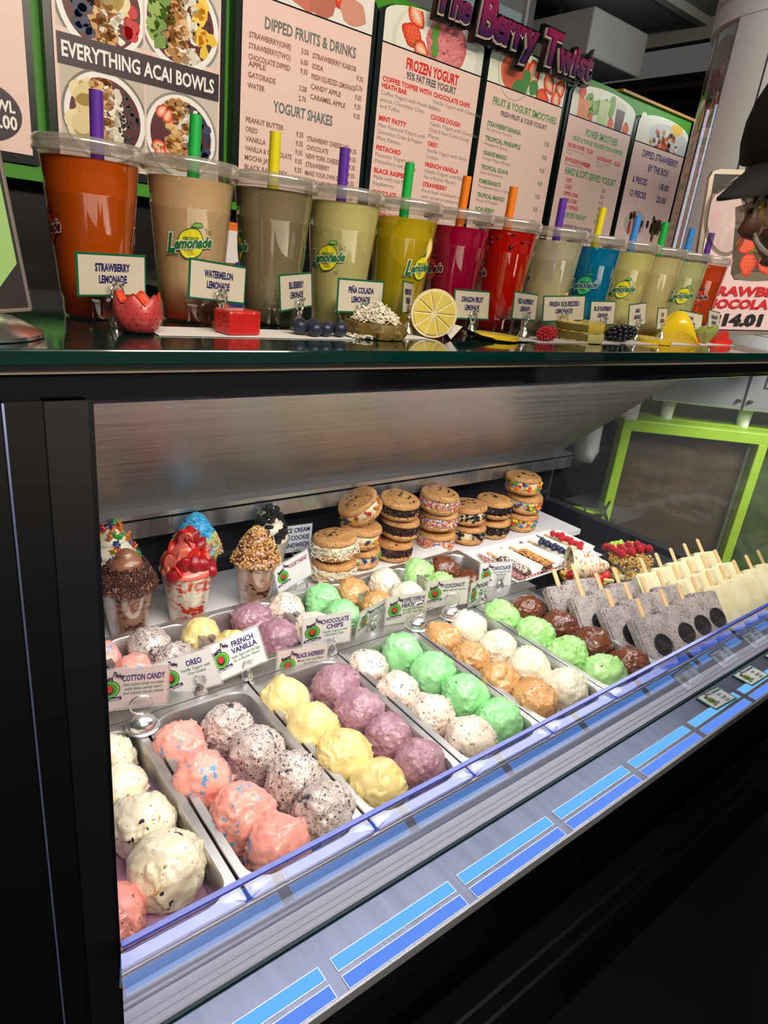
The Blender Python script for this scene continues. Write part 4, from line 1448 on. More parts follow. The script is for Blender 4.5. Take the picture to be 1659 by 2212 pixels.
def emblem(p, x, z, s, L=2):
    """round green emblem with dark lettering over it and a ribbon under it"""
    p.ell(x, z, 0.46 * s, 0.46 * s, (40, 104, 44), L, 24)
    p.ell(x, z, 0.41 * s, 0.41 * s, (150, 208, 84), L + 1, 24)
    p.ell(x, z, 0.36 * s, 0.36 * s, (62, 158, 56), L + 2, 24)
    p.ell(x, z - 0.02 * s, 0.20 * s, 0.26 * s, (36, 40, 34), L + 3, 18)
    p.ell(x, z + 0.04 * s, 0.16 * s, 0.20 * s, (206, 52, 44), L + 4, 18)
    p.text('Berry', x - 0.05 * s, z + 0.42 * s, 0.22 * s, (52, 30, 66), L + 5, width=0.56 * s, align='c', bold=0.06, rot=0.35)
    p.text('Twist', x + 0.32 * s, z + 0.62 * s, 0.20 * s, (52, 30, 66), L + 5, width=0.48 * s, align='c', bold=0.06, rot=-0.45)
    p.poly([(x - 0.52 * s, z - 0.62 * s), (x + 0.52 * s, z - 0.52 * s), (x + 0.50 * s, z - 0.36 * s), (x - 0.50 * s, z - 0.46 * s)], (44, 36, 84), L + 5)
    p.text('Frozen Yogurt', x, z - 0.55 * s, 0.10 * s, (236, 232, 240), L + 6, width=0.86 * s, align='c', bold=0.03, rot=0.09)


def flavour_card(title, sub, x, y, z, yaw, tilt, roll, holder, label, w_=0.088, h=0.060, col=(228, 226, 228), base_z=0.7385, tcol=(46, 40, 112), hx=0.010, hy=-0.004, grp='flavour cards in chrome holders'):
    t = thing('flavour_card', label, 'sign', (x, y, base_z), (0, 0, R(yaw)), grp)
    c = z - base_z
    mb = MB()
    mb.rbox((0, 0, 0), (w_ + 0.006, 0.0009, h + 0.006), 0.0004, seg=1)
    rot = (R(tilt), R(roll), 0)
    lam = mb.build('laminate', M['laminate'], t, loc=(0, 0, c), rot=rot)
    p = Print()
    p.rect(-w_ / 2, -h / 2, w_ / 2, h / 2, col, 0)
    mbk = MB()
    mbk.box((0, 0.0002, 0), (w_, 0.0004, h))
    mbk.build('card_back', M['paper'], t, loc=(0, 0, c), rot=rot)
    if title:
        emblem(p, -w_ * 0.30, h * 0.02, h * 0.50)
        y0 = h * 0.20 if len(title) == 1 else h * 0.24
        for k, s in enumerate(title):
            p.text(s, w_ * 0.17, y0 - k * h * 0.19, h * 0.145, tcol, 2, width=min(w_ * 0.58, 0.0062 * len(s)), align='c', bold=0.03)
        y1 = y0 - (len(title) - 1) * h * 0.19
        for k, s in enumerate(sub):
            p.text(s, w_ * 0.17, y1 - h * 0.11 * (k + 1) - h * 0.02, h * 0.075, (40, 116, 84), 2, width=min(w_ * 0.56, 0.0024 * len(s)), align='c', bold=0.01, shear=0.3)
    o = p.build('printed_card', M['print'], t, ink=True, loc=(0, 0, c), rot=rot)
    o.location = (0, -0.0006, c)
    e = bpy.data.objects.new('card_holder', None)
    COL.objects.link(e)
    e.parent = t
    e.location = (hx, hy - 0.003, 0)
    if holder == 'clip':
        clip_holder(e, 0.0, max(0.012, c - 0.030), 0.9)
    elif holder == 'ring':
        ring_holder(e, 0.0)
    return t


flavour_card(['COTTON CANDY'], ['Pink cotton candy ice cream', 'with blue candy swirl', 'and cotton candy pieces'], 0.251, 0.797, 0.793, -15, 1, 3, 'ring', 'cotton candy flavour card in a ring holder beside the black post', 0.098, 0.066, col=(222, 206, 208), hx=0.012, hy=-0.016)
flavour_card(['OREO'], ['Vanilla Yogurt with', 'Oreo Cookies'], 0.346, 0.826, 0.766, -28, -14, -20, 'clip', 'flavour card between the cotton candy card and the french vanilla card', hx=0.02)
flavour_card(['FRENCH', 'VANILLA'], ['Vanilla Yogurt with Real Eggs', 'for a Richer Flavor'], 0.423, 0.816, 0.783, -4, -18, -12, 'clip', 'tilted white french vanilla flavour card', hx=0.016)
flavour_card(['BLACK RASPBERRY'], ['Made with real Black', 'Raspberries'], 0.537, 0.797, 0.739, -12, -3, 0, 'clip', 'black raspberry flavour card standing lower, inside the pan edge', col=(224, 210, 206), base_z=0.690)
flavour_card(['CHOCOLATE', 'CHIPS'], ['Vanilla Yogurt with', 'Chocolate Chips'], 0.593, 0.812, 0.780, -14, 1, -3, 'clip', 'chocolate chips flavour card')
flavour_card(['MINT PATTY'], ['Mint flavored Yogurt', 'with Chocolate Chips'], 0.708, 0.832, 0.764, 16, 6, 0, 'clip', 'mint patty flavour card half hidden behind the coffee toffee card', 0.080, 0.052, col=(222, 224, 212), hx=0)
flavour_card(['COFFEE TOFFEE W/', 'HEATH BAR'], ['Coffee Yogurt with Heath Bars', 'and Chocolate Chips'], 0.782, 0.818, 0.771, -12, 0, -2, 'ring', 'coffee toffee flavour card in a ring holder', col=(222, 222, 210), hx=0.018, hy=-0.014)
flavour_card(['COCONUT'], ['Made with real coconut'], 0.883, 0.812, 0.783, -23, 2, -5, 'ring', 'coconut flavour card in a ring holder', col=(224, 226, 218), hx=0.008, hy=-0.012)
flavour_card(['PISTACHIO'], ['Made with', 'Pistachio nuts'], 0.985, 0.816, 0.755, 14, -6, 8, 'clip', 'pistachio flavour card turned sideways', 0.080, 0.058, col=(218, 226, 206))
flavour_card(['CHOCOLATE'], ['Yogurt made with real', 'Dutch Cocoa'], 1.072, 0.850, 0.764, -17, -10, 0, 'clip', 'chocolate flavour card behind the pistachio card', 0.082, 0.055)
flavour_card(['YOGURT PARFAIT'], [], 0.664, 1.045, 0.772, 8, -4, -14, 'ring', 'yogurt parfait card in a ring holder beside the sandwich tray', tcol=(150, 50, 110), base_z=0.700, hx=0.012, hy=-0.013)
t = thing('flavour_card', 'small white ice cream cookie sandwich card behind the cookie crumb parfait', 'sign', (0.765, 1.20, 0.700), R(-6), 'flavour cards in chrome holders')
p = Print(); p.rect(-0.040, 0.03, 0.040, 0.098, (226, 228, 232), 0)
for k, s in enumerate(('ICE CREAM', 'COOKIE', 'SANDWICH')): p.text(s, 0.034, 0.080 - 0.019 * k, 0.011, (40, 44, 92), 2, align='r', bold=0.03)
p.build('printed_card', M['print'], t, ink=True)
mb = MB(); mb.box((0, 0.0012, 0.064), (0.086, 0.002, 0.074)); mb.build('card_frame', M['dark'], t)
clip_holder(t, 0.0, 0.02, 0.8)

# price cards lying on the ledge under the lip glass
for k, (x, y, lab) in enumerate(((1.150, 0.3655, 'nearest'), (1.290, 0.366, 'second'), (1.430, 0.366, 'third'), (1.560, 0.366, 'farthest'))):
    t = thing('price_card', '%s of the laminated price cards lying on the lit ledge' % lab, 'sign', (x, y, 0.7205), (R(-90), 0, R(-3 + 2 * k)), 'price cards on the ledge')
    mb = MB(); mb.rbox((0, -0.0006, 0), (0.074, 0.0012, 0.040), 0.0004, seg=1); mb.build('laminate', P('green_card_border%d' % k, (60, 110, 84), 0.3), t)
    p = Print(); p.step = 0.0002
    p.rect(-0.034, -0.017, 0.034, 0.017, (220, 226, 222), 0)
    emblem(p, -0.018, 0.000, 0.020, 1)
    for a_, s_ in ((0.010, 'ICE CREAM BARS'), (0.001, '9.35'), (-0.008, 'YOGURT'), (-0.015, '8.18')):
        p.text(s_, 0.014, a_, 0.0045, (50, 56, 110), 2, width=0.0026 * len(s_), align='c', bold=0.03)
    p.build('printed_card', M['print'], t, ink=True, loc=(0, -0.0014, 0))

# ================================================================== parfait cups on the rear shelf
def choco(): return None
PF_CHOC = swirlmat('chocolate_parfait_swirl', (176, 134, 112), (78, 42, 32), 26, 2.5, 0.5, 0.62)
PF_STRAW = swirlmat('strawberry_parfait_swirl', (238, 226, 206), (226, 66, 50), 22, 2.2, 0.50, 0.56)
PF_NUT = swirlmat('fudge_parfait_swirl', (190, 146, 122), (84, 48, 36), 20, 3.0, 0.56, 0.62)
PF_VAN = swirlmat('vanilla_parfait', (236, 222, 186), (222, 200, 150), 20, 1.5)
PF_PALE = swirlmat('cookies_parfait', (214, 204, 180), (120, 110, 100), 60, 1.0, 0.6, 0.7)
SOFT_CHOC = P('soft_serve_chocolate', (150, 98, 70), 0.22, coat=0.4, bump=0.15, bscale=80)
SOFT_VAN = P('soft_serve_vanilla', (238, 226, 200), 0.35, coat=0.2, bump=0.2, bscale=80)


def swirl_top(R0, H, turns=3.2, n=40, m=36):
    """soft serve: a cone of stacked coils"""
    prof_n = 40
    V = []
    for i in range(m + 1):
        u = i / m
        for k in range(n):
            a = 2 * PI * k / n
            ph = (u * turns * 2 * PI - a) / (2 * PI)
            fr = ph - math.floor(ph)
            bulge = math.sin(PI * fr) ** 0.7
            env = R0 * (1 - u) ** 0.6
            r = env * (0.86 + 0.20 * bulge) + (0.002 if u < 1 else 0)
            V.append((r * math.cos(a), r * math.sin(a), H * u))
    F = []
    for i in range(m):
        for k in range(n):
            F.append((i * n + k, i * n + (k + 1) % n, (i + 1) * n + (k + 1) % n, (i + 1) * n + k))
    return V, F


def on_cone(rnd, R0, H, u0, u1, lift=1.0, front=None):
    u = u0 + (u1 - u0) * rnd.random()
    a = rnd.uniform(0, 2 * PI)
    r = R0 * (1 - u) ** 0.6 * lift * 1.05 + 0.001
    return (r * math.cos(a), r * math.sin(a), H * u), a, u


def parfait(label, x, y, s, content, soft, R0, H, topping):
    t = thing('parfait_cup', label, 'dessert', (x, y, 0.7005), 0, 'parfaits on the rear shelf')
    h = 0.106 * s
    rb, rt = 0.031 * s, 0.046 * s
    mb = MB()
    mb.lathe([(0, 0.001), (rb, 0.001), (rb + 0.0006, 0.004), (rt, h - 0.012), (rt + 0.0012, h - 0.010), (rt + 0.002, h - 0.002), (rt + 0.0042, h), (rt + 0.0042, h + 0.002), (rt + 0.001, h + 0.002)], n=48)
    mb.build('clear_cup', M['plastic'], t, smooth=50)
    mb = MB()
    mb.lathe([(0, 0.003), (rb - 0.001, 0.003), (rt - 0.0012, h - 0.006), (rt - 0.004, h + 0.001), (0, h + 0.004)], n=40)
    mb.build('filling', content, t, smooth=60)
    V, F = swirl_top(R0, H)
    mb = MB(); mb.add(np.array(V) + (0, 0, h - 0.002), F)
    mb.build('soft_serve', soft, t, smooth=True)
    topping(t, h - 0.002, R0, H)
    return t


def top_sprinkles(rgbs, n, u0, u1, size, name='sprinkles', seed=1, lift=1.02):
    def f(t, z, R0, H):
        for j, rgb in enumerate(rgbs):
            rnd = random.Random(seed + j)
            mb = MB()
            for k in range(n // len(rgbs)):
                (px, py, pz), a, u = on_cone(rnd, R0, H, u0, u1, lift * rnd.uniform(0.97, 1.06))
                mb.box((px, py, pz + z), size, (rnd.uniform(0, 3), rnd.uniform(0, 3), rnd.uniform(0, 3)))
            stuff(mb.build(name, P('sprinkle_%d_%d' % (seed, j), rgb, 0.4), t))
    return f


def top_berries(t, z, R0, H):
    rnd = random.Random(4)
    sk = P('strawberry_red', (206, 34, 28), 0.32, coat=0.25, bump=0.5, bscale=260, var=0.15, vscale=40)
    fl = P('strawberry_flesh', (240, 120, 96), 0.35, coat=0.2, var=0.25, vscale=60)
    dk = P('strawberry_dark', (150, 16, 26), 0.3, coat=0.3, bump=0.6, bscale=260)
    for k in range(46):
        (px, py, pz), a, u = on_cone(rnd, R0, H, 0.0, 1.0, 0.90)
        V = []
        mb = MB()
        bm = bmesh.new()
        bmesh.ops.create_uvsphere(bm, u_segments=14, v_segments=9, radius=1)
        cut = k % 3 != 0
        for v in bm.verts:
            q = v.co.copy()
            q.x *= 1 - 0.35 * max(0, q.z)
            q.y *= 1 - 0.35 * max(0, q.z)
            if cut and q.y < -0.15: q.y = -0.15
            v.co = q
        mb.bm(bm, (0, 0, 0), None, None, (0.0145, 0.0125, 0.0185))
        o = mb.build('strawberry_piece', (fl if k % 3 == 1 else sk) if cut else dk, t, smooth=35, loc=(px, py, pz + z + 0.003), rot=(rnd.uniform(-0.7, 0.7), rnd.uniform(-0.9, 0.9), a + PI / 2 + rnd.uniform(-0.5, 0.5)))


GUM = [P('gummy_' + n, c, 0.12, coat=0.6, trans=0.25) for n, c in (('red', (206, 32, 30)), ('orange', (240, 130, 30)), ('yellow', (240, 196, 30)), ('green', (70, 176, 66)), ('blue', (40, 70, 130)))]


def gummy_me():
    mb = MB()
    mb.rbox((0, 0, 0), (0.007, 0.006, 0.011), 0.002)
    mb.ico((0, 0, 0.0065), 0.0032, 1)
    for sx in (-1, 1):
        mb.ico((sx * 0.002, 0, 0.0095), 0.0013, 1)
        mb.ico((sx * 0.0028, -0.003, -0.003), 0.0017, 1)
        mb.ico((sx * 0.0034, -0.0022, 0.0015), 0.0014, 1)
    return mb.mesh('gummy_candy', smooth=True)


GME = [gummy_me() for _ in GUM]
for a_, b_ in zip(GME, GUM): a_.materials.append(b_)


def top_gummies(t, z, R0, H):
    rnd = random.Random(2)
    for k in range(60):
        (px, py, pz), a, u = on_cone(rnd, R0, H, 0.0, 1.0, 1.0)
        place('gummy_candy', GME[k % 5], None, t, (px, py, pz + z), (rnd.uniform(-1.2, 1.2), rnd.uniform(-1, 1), rnd.uniform(0, 6)), 1.35)


def top_chunks(t, z, R0, H):
    rnd = random.Random(3)
    for k in range(84):
        (px, py, pz), a, u = on_cone(rnd, R0, H, 0.0, 1.0, 1.0)
        mb = MB()
        bm = bmesh.new()
        bmesh.ops.create_icosphere(bm, subdivisions=2, radius=1)
        for v in bm.verts: v.co *= rnd.uniform(0.75, 1.15)
        mb.bm(bm, (0, 0, 0), None, None, (0.0100, 0.0085, 0.0050))
        mb.build('cookie_chunk', M['blackcookie'], t, loc=(px, py, pz + z), rot=(rnd.uniform(-1, 1), rnd.uniform(-1, 1), rnd.uniform(0, 6)))


def top_nuts(t, z, R0, H):
    top_sprinkles([(226, 176, 108), (198, 140, 78), (240, 204, 150)], 620, 0.0, 1.0, (0.0042, 0.0034, 0.0028), 'chopped_nuts', 11)(t, z, R0, H)
    top_sprinkles([(84, 46, 32)], 60, 0.0, 0.9, (0.009, 0.003, 0.002), 'fudge_drizzle', 17)(t, z, R0, H)


parfait('chocolate parfait with brown soft serve swirl and chocolate sprinkles, leftmost cup', 0.338, 1.075, 1.0, PF_CHOC, SOFT_CHOC, 0.047, 0.070, top_sprinkles([(74, 44, 40), (96, 60, 54)], 1300, 0.0, 0.60, (0.0085, 0.0016, 0.0016), 'chocolate_sprinkles', 5, 1.03))
parfait('strawberry parfait piled with sliced strawberries', 0.450, 1.075, 1.04, PF_STRAW, P('strawberry_sauce', (226, 110, 92), 0.2, coat=0.5), 0.044, 0.072, top_berries)
parfait('chocolate parfait topped with chopped nuts', 0.594, 1.075, 0.96, PF_NUT, SOFT_CHOC, 0.044, 0.072, top_nuts)
parfait('parfait topped with gummy candy behind the chocolate sprinkle parfait', 0.345, 1.175, 1.0, PF_VAN, SOFT_VAN, 0.046, 0.075, top_gummies)
parfait('parfait coated in blue and yellow sprinkles behind the strawberry parfait', 0.505, 1.165, 0.98, PF_VAN, P('blue_icing', (96, 190, 228), 0.4), 0.046, 0.078,
        lambda t, z, R0, H: (top_sprinkles([(70, 180, 228), (96, 200, 236)], 420, 0.45, 1.0, (0.007, 0.0018, 0.0018), 'blue_sprinkles', 21)(t, z, R0, H), top_sprinkles([(240, 224, 96), (244, 232, 130), (236, 170, 170)], 620, 0.0, 0.48, (0.007, 0.0018, 0.0018), 'yellow_sprinkles', 31, 1.05)(t, z, R0, H)))
parfait('parfait heaped with black cookie chunks behind the nut parfait', 0.672, 1.165, 0.92, PF_PALE, SOFT_VAN, 0.040, 0.076, top_chunks)

# ================================================================== trays
def tray(label, x0, y0, L, D, rz, h=0.022, z=0.7005):
    t = thing('serving_tray', label, 'tray', (x0, y0, z), (0, 0, rz), 'white trays on the rear shelf')
    mb = MB()
    lp = []
    for (dx, zz) in ((0.030, 0.0), (0.006, h - 0.003), (0.0, h), (0.006, h), (0.010, h - 0.003), (0.032, 0.0035)):
        lp.append([(dx, dx, zz), (L - dx, dx, zz), (L - dx, D - dx, zz), (dx, D - dx, zz)])
    V = [p for l in lp for p in l]
    F = [(3, 2, 1, 0)]
    for k in range(len(lp) - 1):
        for j in range(4):
            F.append((k * 4 + j, k * 4 + (j + 1) % 4, (k + 1) * 4 + (j + 1) % 4, (k + 1) * 4 + j))
    k = (len(lp) - 1) * 4
    F.append((k, k + 1, k + 2, k + 3))
    mb.add(V, F)
    mb.build('tray_body', P('white_porcelain_%d' % int(x0 * 100), (232, 232, 232), 0.25, coat=0.3), t)
    return t


tray('long white tray under the first cookie sandwich stacks', 0.765, 1.030, 0.36, 0.165, R(3), 0.026)
tray('white tray with four decorated bars in paper boats', 1.145, 0.838, 0.345, 0.185, R(1), 0.030)

# ================================================================== cookie sandwiches
def cookie_mesh(seed, r, h):
    mb = MB()
    prof = [(0, 0)]
    for k in range(1, 8): prof.append((r * (0.97 if k == 7 else k / 7.2), 0.0))
    for k in range(1, 9):
        a = PI / 2 * k / 8
        prof.append((r * (0.86 + 0.14 * math.cos(a)) if k < 8 else r * 0.80, h * 0.75 * math.sin(a)))
    for k in range(1, 9): prof.append((r * 0.80 * (1 - k / 8), h * (0.75 + 0.25 * math.sin(PI / 2 * k / 8))))
    mb.lathe(prof, n=44)
    V = np.concatenate(mb.v)
    q = V * 38 + seed * 7.7
    n1 = fbm(q * 0.5, 3)
    V[:, 2] += h * 0.16 * n1 * (V[:, 2] > h * 0.3)
    V[:, :2] *= (1 + 0.035 * pnoise(q * 0.6 + 5))[:, None]
    mb.v = [V]
    return mb.mesh('cookie', smooth=True), V


CKR = 0.052
COOKIES = []
for k in range(4):
    me, V = cookie_mesh(k + 1, CKR, 0.017)
    me.materials.append(M['cookie'])
    top = [tuple(v) for v in V if v[2] > 0.012]
    rnd = random.Random(k)
    mb = MB()
    for j in range(9):
        c = rnd.choice(top)
        mb.box((c[0], c[1], c[2] + 0.0001), (rnd.uniform(0.004, 0.011), rnd.uniform(0.002, 0.006), 0.0018), (rnd.uniform(-0.2, 0.2), rnd.uniform(-0.2, 0.2), rnd.uniform(0, 3)))
    ch = mb.mesh('chips'); ch.materials.append(M['chocchip'])
    COOKIES.append((me, ch))


def filling_mesh(seed, r, h, rough=0.05):
    mb = MB()
    prof = [(0, 0), (r * 0.8, 0)] + [(r * (0.93 + 0.07 * math.sin(PI * k / 10)), h * k / 10) for k in range(11)] + [(r * 0.8, h), (0, h)]
    mb.lathe(prof, n=52)
    V = np.concatenate(mb.v)
    q = V * 60 + seed * 3.1
    V[:, :2] *= (1 + rough * fbm(q, 3) * (np.hypot(V[:, 0], V[:, 1]) > r * 0.7))[:, None]
    mb.v = [V]
    return mb.mesh('filling', smooth=True)


BROWN = [(62, 36, 30), (84, 52, 42), (48, 28, 26)]
RAINBOW = [(226, 70, 60), (240, 236, 230), (240, 140, 60), (80, 110, 200), (236, 200, 80), (236, 130, 170)]
CANDY = [(46, 120, 200), (226, 60, 40), (240, 200, 40), (70, 160, 70), (240, 130, 40), (90, 56, 40)]
_pm = {}
def pmat(rgb, rough=0.35):
    k = (rgb, rough)
    if k not in _pm: _pm[k] = P('topping_%d_%d_%d' % rgb, rgb, rough, coat=0.2)
    return _pm[k]


def sandwich(kind, label, x, y, z, s=1.0, tilt=(0, 0), rz=0.0, seed=0, grp='cookie sandwiches on the rear shelf'):
    t = thing('cookie_sandwich', label, 'cookie', (x, y, z), (tilt[0], tilt[1], rz), grp)
    t.scale = (s, s, s)
    hf = 0.024
    for k, (zz, fl) in enumerate(((0.0, 0), (0.013 + hf, 1))):
        me, ch = COOKIES[(seed + k) % 4]
        if fl == 0:
            o = place('cookie', me, None, t, (0, 0, 0.0155), (PI, 0, seed * 1.3))
        else:
            o = place('cookie', me, None, t, (0.002, -0.001, zz), (0, 0, seed * 2.1))
            c = place('chocolate_chips', ch, None, o); c['kind'] = 'stuff'
    fill = M['cream']
    if kind in ('brown', 'black'): fill = pmat((52, 32, 30) if kind == 'brown' else (36, 32, 36), 0.6)
    o = place('filling', filling_mesh(seed, CKR * 0.93, hf + 0.002, 0.07), fill, t, (0, 0, 0.0135))
    rnd = random.Random(seed * 31 + 7)
    rr = CKR * 0.95
    if kind == 'gummy':
        for k in range(13):
            a = 2 * PI * k / 13 + rnd.uniform(-0.15, 0.15)
            place('gummy_candy', GME[rnd.randrange(5)], None, t, (rr * math.cos(a), rr * math.sin(a), 0.0135 + rnd.uniform(0.006, 0.018)), (rnd.uniform(-0.8, 0.8), rnd.uniform(-1.5, 1.5), a + PI / 2), 1.15)
        return t
    spec = {'brown': (BROWN, 420, 'b', (0.0060, 0.0015, 0.0015)), 'black': (BROWN[:1] + [(30, 28, 32)], 260, 'b', (0.0070, 0.005, 0.003)),
            'chip': ([(40, 28, 24), (30, 26, 28)], 90, 'b', (0.0075, 0.005, 0.004)), 'rainbow': (RAINBOW, 480, 'b', (0.0055, 0.0018, 0.0018)),
            'candy': (CANDY, 78, 's', (0.0052, 0.0052, 0.0034)), 'coconut': ([(246, 242, 230), (236, 228, 206)], 360, 'b', (0.011, 0.0016, 0.0012))}[kind]
    for j, rgb in enumerate(spec[0]):
        mb = MB()
        for k in range(spec[1] // len(spec[0])):
            a = rnd.uniform(0, 2 * PI)
            q = rr * rnd.uniform(0.97, 1.05 if kind != 'coconut' else 1.14)
            zz = 0.0135 + (rnd.uniform(0.001, hf - 0.001) if kind != 'coconut' else rnd.uniform(-0.006, hf))
            e = (rnd.uniform(-1.2, 1.2), rnd.uniform(-1.2, 1.2), a + rnd.uniform(-0.9, 0.9) + PI / 2)
            if spec[2] == 'b': mb.box((q * math.cos(a), q * math.sin(a), zz), spec[3], e)
            else: mb.ico((q * math.cos(a), q * math.sin(a), zz), spec[3], 2, (PI / 2, 0, a + PI / 2))
        stuff(mb.build({'brown': 'chocolate_sprinkles', 'black': 'cookie_crumbs', 'chip': 'chocolate_chips', 'rainbow': 'rainbow_sprinkles', 'candy': 'button_candies', 'coconut': 'coconut_flakes'}[kind], pmat(rgb), t, smooth=(kind == 'candy')))
    return t


HS = 0.0535
ZT = 0.7050
lv = {2: ['bottom', 'top'], 3: ['bottom', 'middle', 'top']}
for k in range(2): sandwich('coconut', '%s cookie sandwich of the stack with shredded coconut filling' % lv[2][k], 0.800 + 0.004 * k, 1.094, ZT + k * (HS + 0.001), 0.98, (R(-6 * k), R(4 * k)), 0.3 + k, 1 + k)
for k in range(3): sandwich('gummy', '%s cookie sandwich of the gummy candy stack' % lv[3][k], 0.898 + [0, -0.006, 0.006][k], 1.128, ZT + k * (HS + 0.003) + (0.012 if k == 2 else 0), 0.97, (R([0, 4, -26][k]), R([0, -3, 22][k])), k, 3 + k)
for k in range(3): sandwich('brown', '%s cookie sandwich of the dark chocolate sprinkle stack, on the tray' % lv[3][k], 1.000 + [0, 0.012, 0.002][k], 1.125, ZT + k * (HS + 0.002), 0.97, (R([0, 2, -4][k]), R([0, -3, 5][k])), 2 * k, 7 + k)
for k in range(3): sandwich('rainbow', '%s cookie sandwich of the rainbow sprinkle stack' % lv[3][k], 1.146 + [0, 0.002, -0.006][k], 1.128, 0.7008 + k * HS, 0.98, (0, R([0, 3, -3][k])), k, 11 + k)
for k in range(2): sandwich('chip', '%s cookie sandwich of the two high stack with chocolate chips' % lv[2][k], 1.262 - 0.004 * k, 1.128, 0.7008 + k * (HS + 0.001), 1.0, (R(-5 * k), 0), k, 15 + k)
for k in range(2): sandwich('black', '%s cookie sandwich of the two high stack with black crumb filling' % lv[2][k], 1.360 - 0.004 * k, 1.128, 0.7008 + k * (HS + 0.004), 1.0, (0, 0), k, 18 + k)
for k in range(3): sandwich('candy', '%s cookie sandwich of the coloured button candy stack, farthest right' % lv[3][k], 1.482 + [0, 0.002, -0.012][k], 1.128, 0.7008 + k * (HS + 0.003), 1.0, (R([0, 2, 0][k]), R([0, -4, 2][k])), k, 21 + k)

# ================================================================== decorated bars in paper boats
CHECK = None
def checker():
    m, nt, b, out = newmat('red_white_check_paper')
    tc = nt.nodes.new('ShaderNodeTexCoord')
    ck = nt.nodes.new('ShaderNodeTexChecker')
    ck.inputs['Scale'].default_value = 160
    ck.inputs['Color1'].default_value = (*lin((206, 70, 62)), 1)
    ck.inputs['Color2'].default_value = (*lin((236, 226, 222)), 1)
    nt.links.new(tc.outputs['Object'], ck.inputs[0])
    nt.links.new(ck.outputs[0], b.inputs['Base Color'])
    return m


CHECK = checker()
BOAT = P('boat_inside_paper', (238, 234, 228), 0.6)


def popbar_mesh(L, W, T):
    mb = MB()
    bm = bmesh.new()
    bmesh.ops.create_cube(bm, size=1)
    for v in bm.verts: v.co = Vector((v.co.x * W, v.co.y * L, v.co.z * T))
    bmesh.ops.bevel(bm, geom=list(bm.edges), offset=min(W, T) * 0.42, segments=4, affect='EDGES')
    mb.bm(bm)
    return mb


def stick(mb, y0, y1, z, w_=0.0095, th=0.002):
    n = 8
    V = [(-w_ / 2, y0)]
    V += [(w_ / 2 * math.cos(PI + PI * -k / n), y1 + w_ / 2 * math.sin(PI * k / n)) for k in range(n + 1)]
    V += [(w_ / 2, y0)]
    mb.prism(V, 'z', z - th / 2, z + th / 2)


def boat_bar(label, x, y, rz, body, topping, s=1.0):
    t = thing('dipped_bar_in_paper_boat', label, 'dessert', (x, y, 0.7075), (0, 0, rz), 'decorated bars in paper boats')
    L, W = 0.150, 0.062
    mb = MB()
    b0, b1 = [(-W * 0.30, -L * 0.46, 0.001), (W * 0.30, -L * 0.46, 0.001), (W * 0.30, L * 0.44, 0.001), (-W * 0.30, L * 0.44, 0.001)], [(-W * 0.55, -L * 0.5, 0.022), (W * 0.55, -L * 0.5, 0.022), (W * 0.55, L * 0.5, 0.022), (-W * 0.55, L * 0.5, 0.022)]
    mb.add(b0 + b1, [(3, 2, 1, 0)] + [(j, (j + 1) % 4, (j + 1) % 4 + 4, j + 4) for j in range(4)])
    mb.build('paper_boat', CHECK, t)
    mb = MB()
    off = lambda q, d: [(a * (1 - d), b * (1 - d), c + 0.0008) for a, b, c in q]
    i0, i1 = off(b0, 0.02), off(b1, 0.01)
    mb.add(i0 + i1, [(0, 1, 2, 3)] + [(j + 4, (j + 1) % 4 + 4, (j + 1) % 4, j) for j in range(4)])
    # turned-up flap on the right side
    mb.add([(W * 0.20, -L * 0.5, 0.010), (W * 0.85, -L * 0.42, 0.026), (W * 0.85, L * 0.40, 0.026), (W * 0.20, L * 0.5, 0.010)], [(0, 1, 2, 3)])
    mb.build('boat_lining', BOAT, t)
    mb = popbar_mesh(0.098, 0.036, 0.020)
    mb.build('bar', body, t, smooth=True, loc=(-0.004, -0.016, 0.018))
    mb = MB(); stick(mb, 0.03, 0.072, 0.018); mb.build('stick', M['wood'], t)
    topping(t)
    return t


def scatter(name, rgbs, n, size, seed, sph=False):
    def f(t):
        for j, rgb in enumerate(rgbs):
            rnd = random.Random(seed + j)
            mb = MB()
            for k in range(n // len(rgbs)):
                px, py = rnd.uniform(-0.017, 0.017), rnd.uniform(-0.047, 0.047)
                c = (px - 0.004, py - 0.016, 0.028 - 6 * px * px * 2 + rnd.uniform(-0.0006, 0.001))
                if sph: mb.ico(c, size[0], 1)
                else: mb.box(c, size, (rnd.uniform(-0.6, 0.6), rnd.uniform(-0.6, 0.6), rnd.uniform(0, 3)))
            stuff(mb.build(name, pmat(rgb, 0.4), t))
    return f


def berries_on(rgb, r, n, nm, seed):
    def f(t):
        rnd = random.Random(seed)
        me = (raspberry_mesh() if nm == 'raspberry' else blueberry_mesh())
        me.materials.append(P('%s_skin_%d' % (nm, seed), rgb, 0.3, coat=0.3, bump=0.2, bscale=200))
        for k in range(n):
            px = (-0.010, 0.006, 0.0)[k % 3] - 0.002
            py = -0.060 + 0.092 * k / (n - 1)
            place(nm, me, None, t, (px, py, 0.034 + (0.002 if k % 2 else 0)), (rnd.uniform(-0.6, 0.6), rnd.uniform(-0.6, 0.6), rnd.uniform(0, 6)), r)
    return f


def blueberry_mesh():
    mb = MB()
    prof = [(0, -1)] + [(math.cos(a), math.sin(a)) for a in [R(-80 + 10 * k) for k in range(16)]] + [(0.30, 0.95), (0.26, 0.86), (0, 0.84)]
    mb.lathe(prof, n=20, wob=lambda a, z: 0.06 * math.sin(5 * a) if z > 0.9 else 0)
    for k in range(5):
        a = 2 * PI * k / 5
        mb.box((0.30 * math.cos(a), 0.30 * math.sin(a), 0.99), (0.16, 0.10, 0.12), (0, 0.4, a))
    return mb.mesh('blueberry', smooth=50)


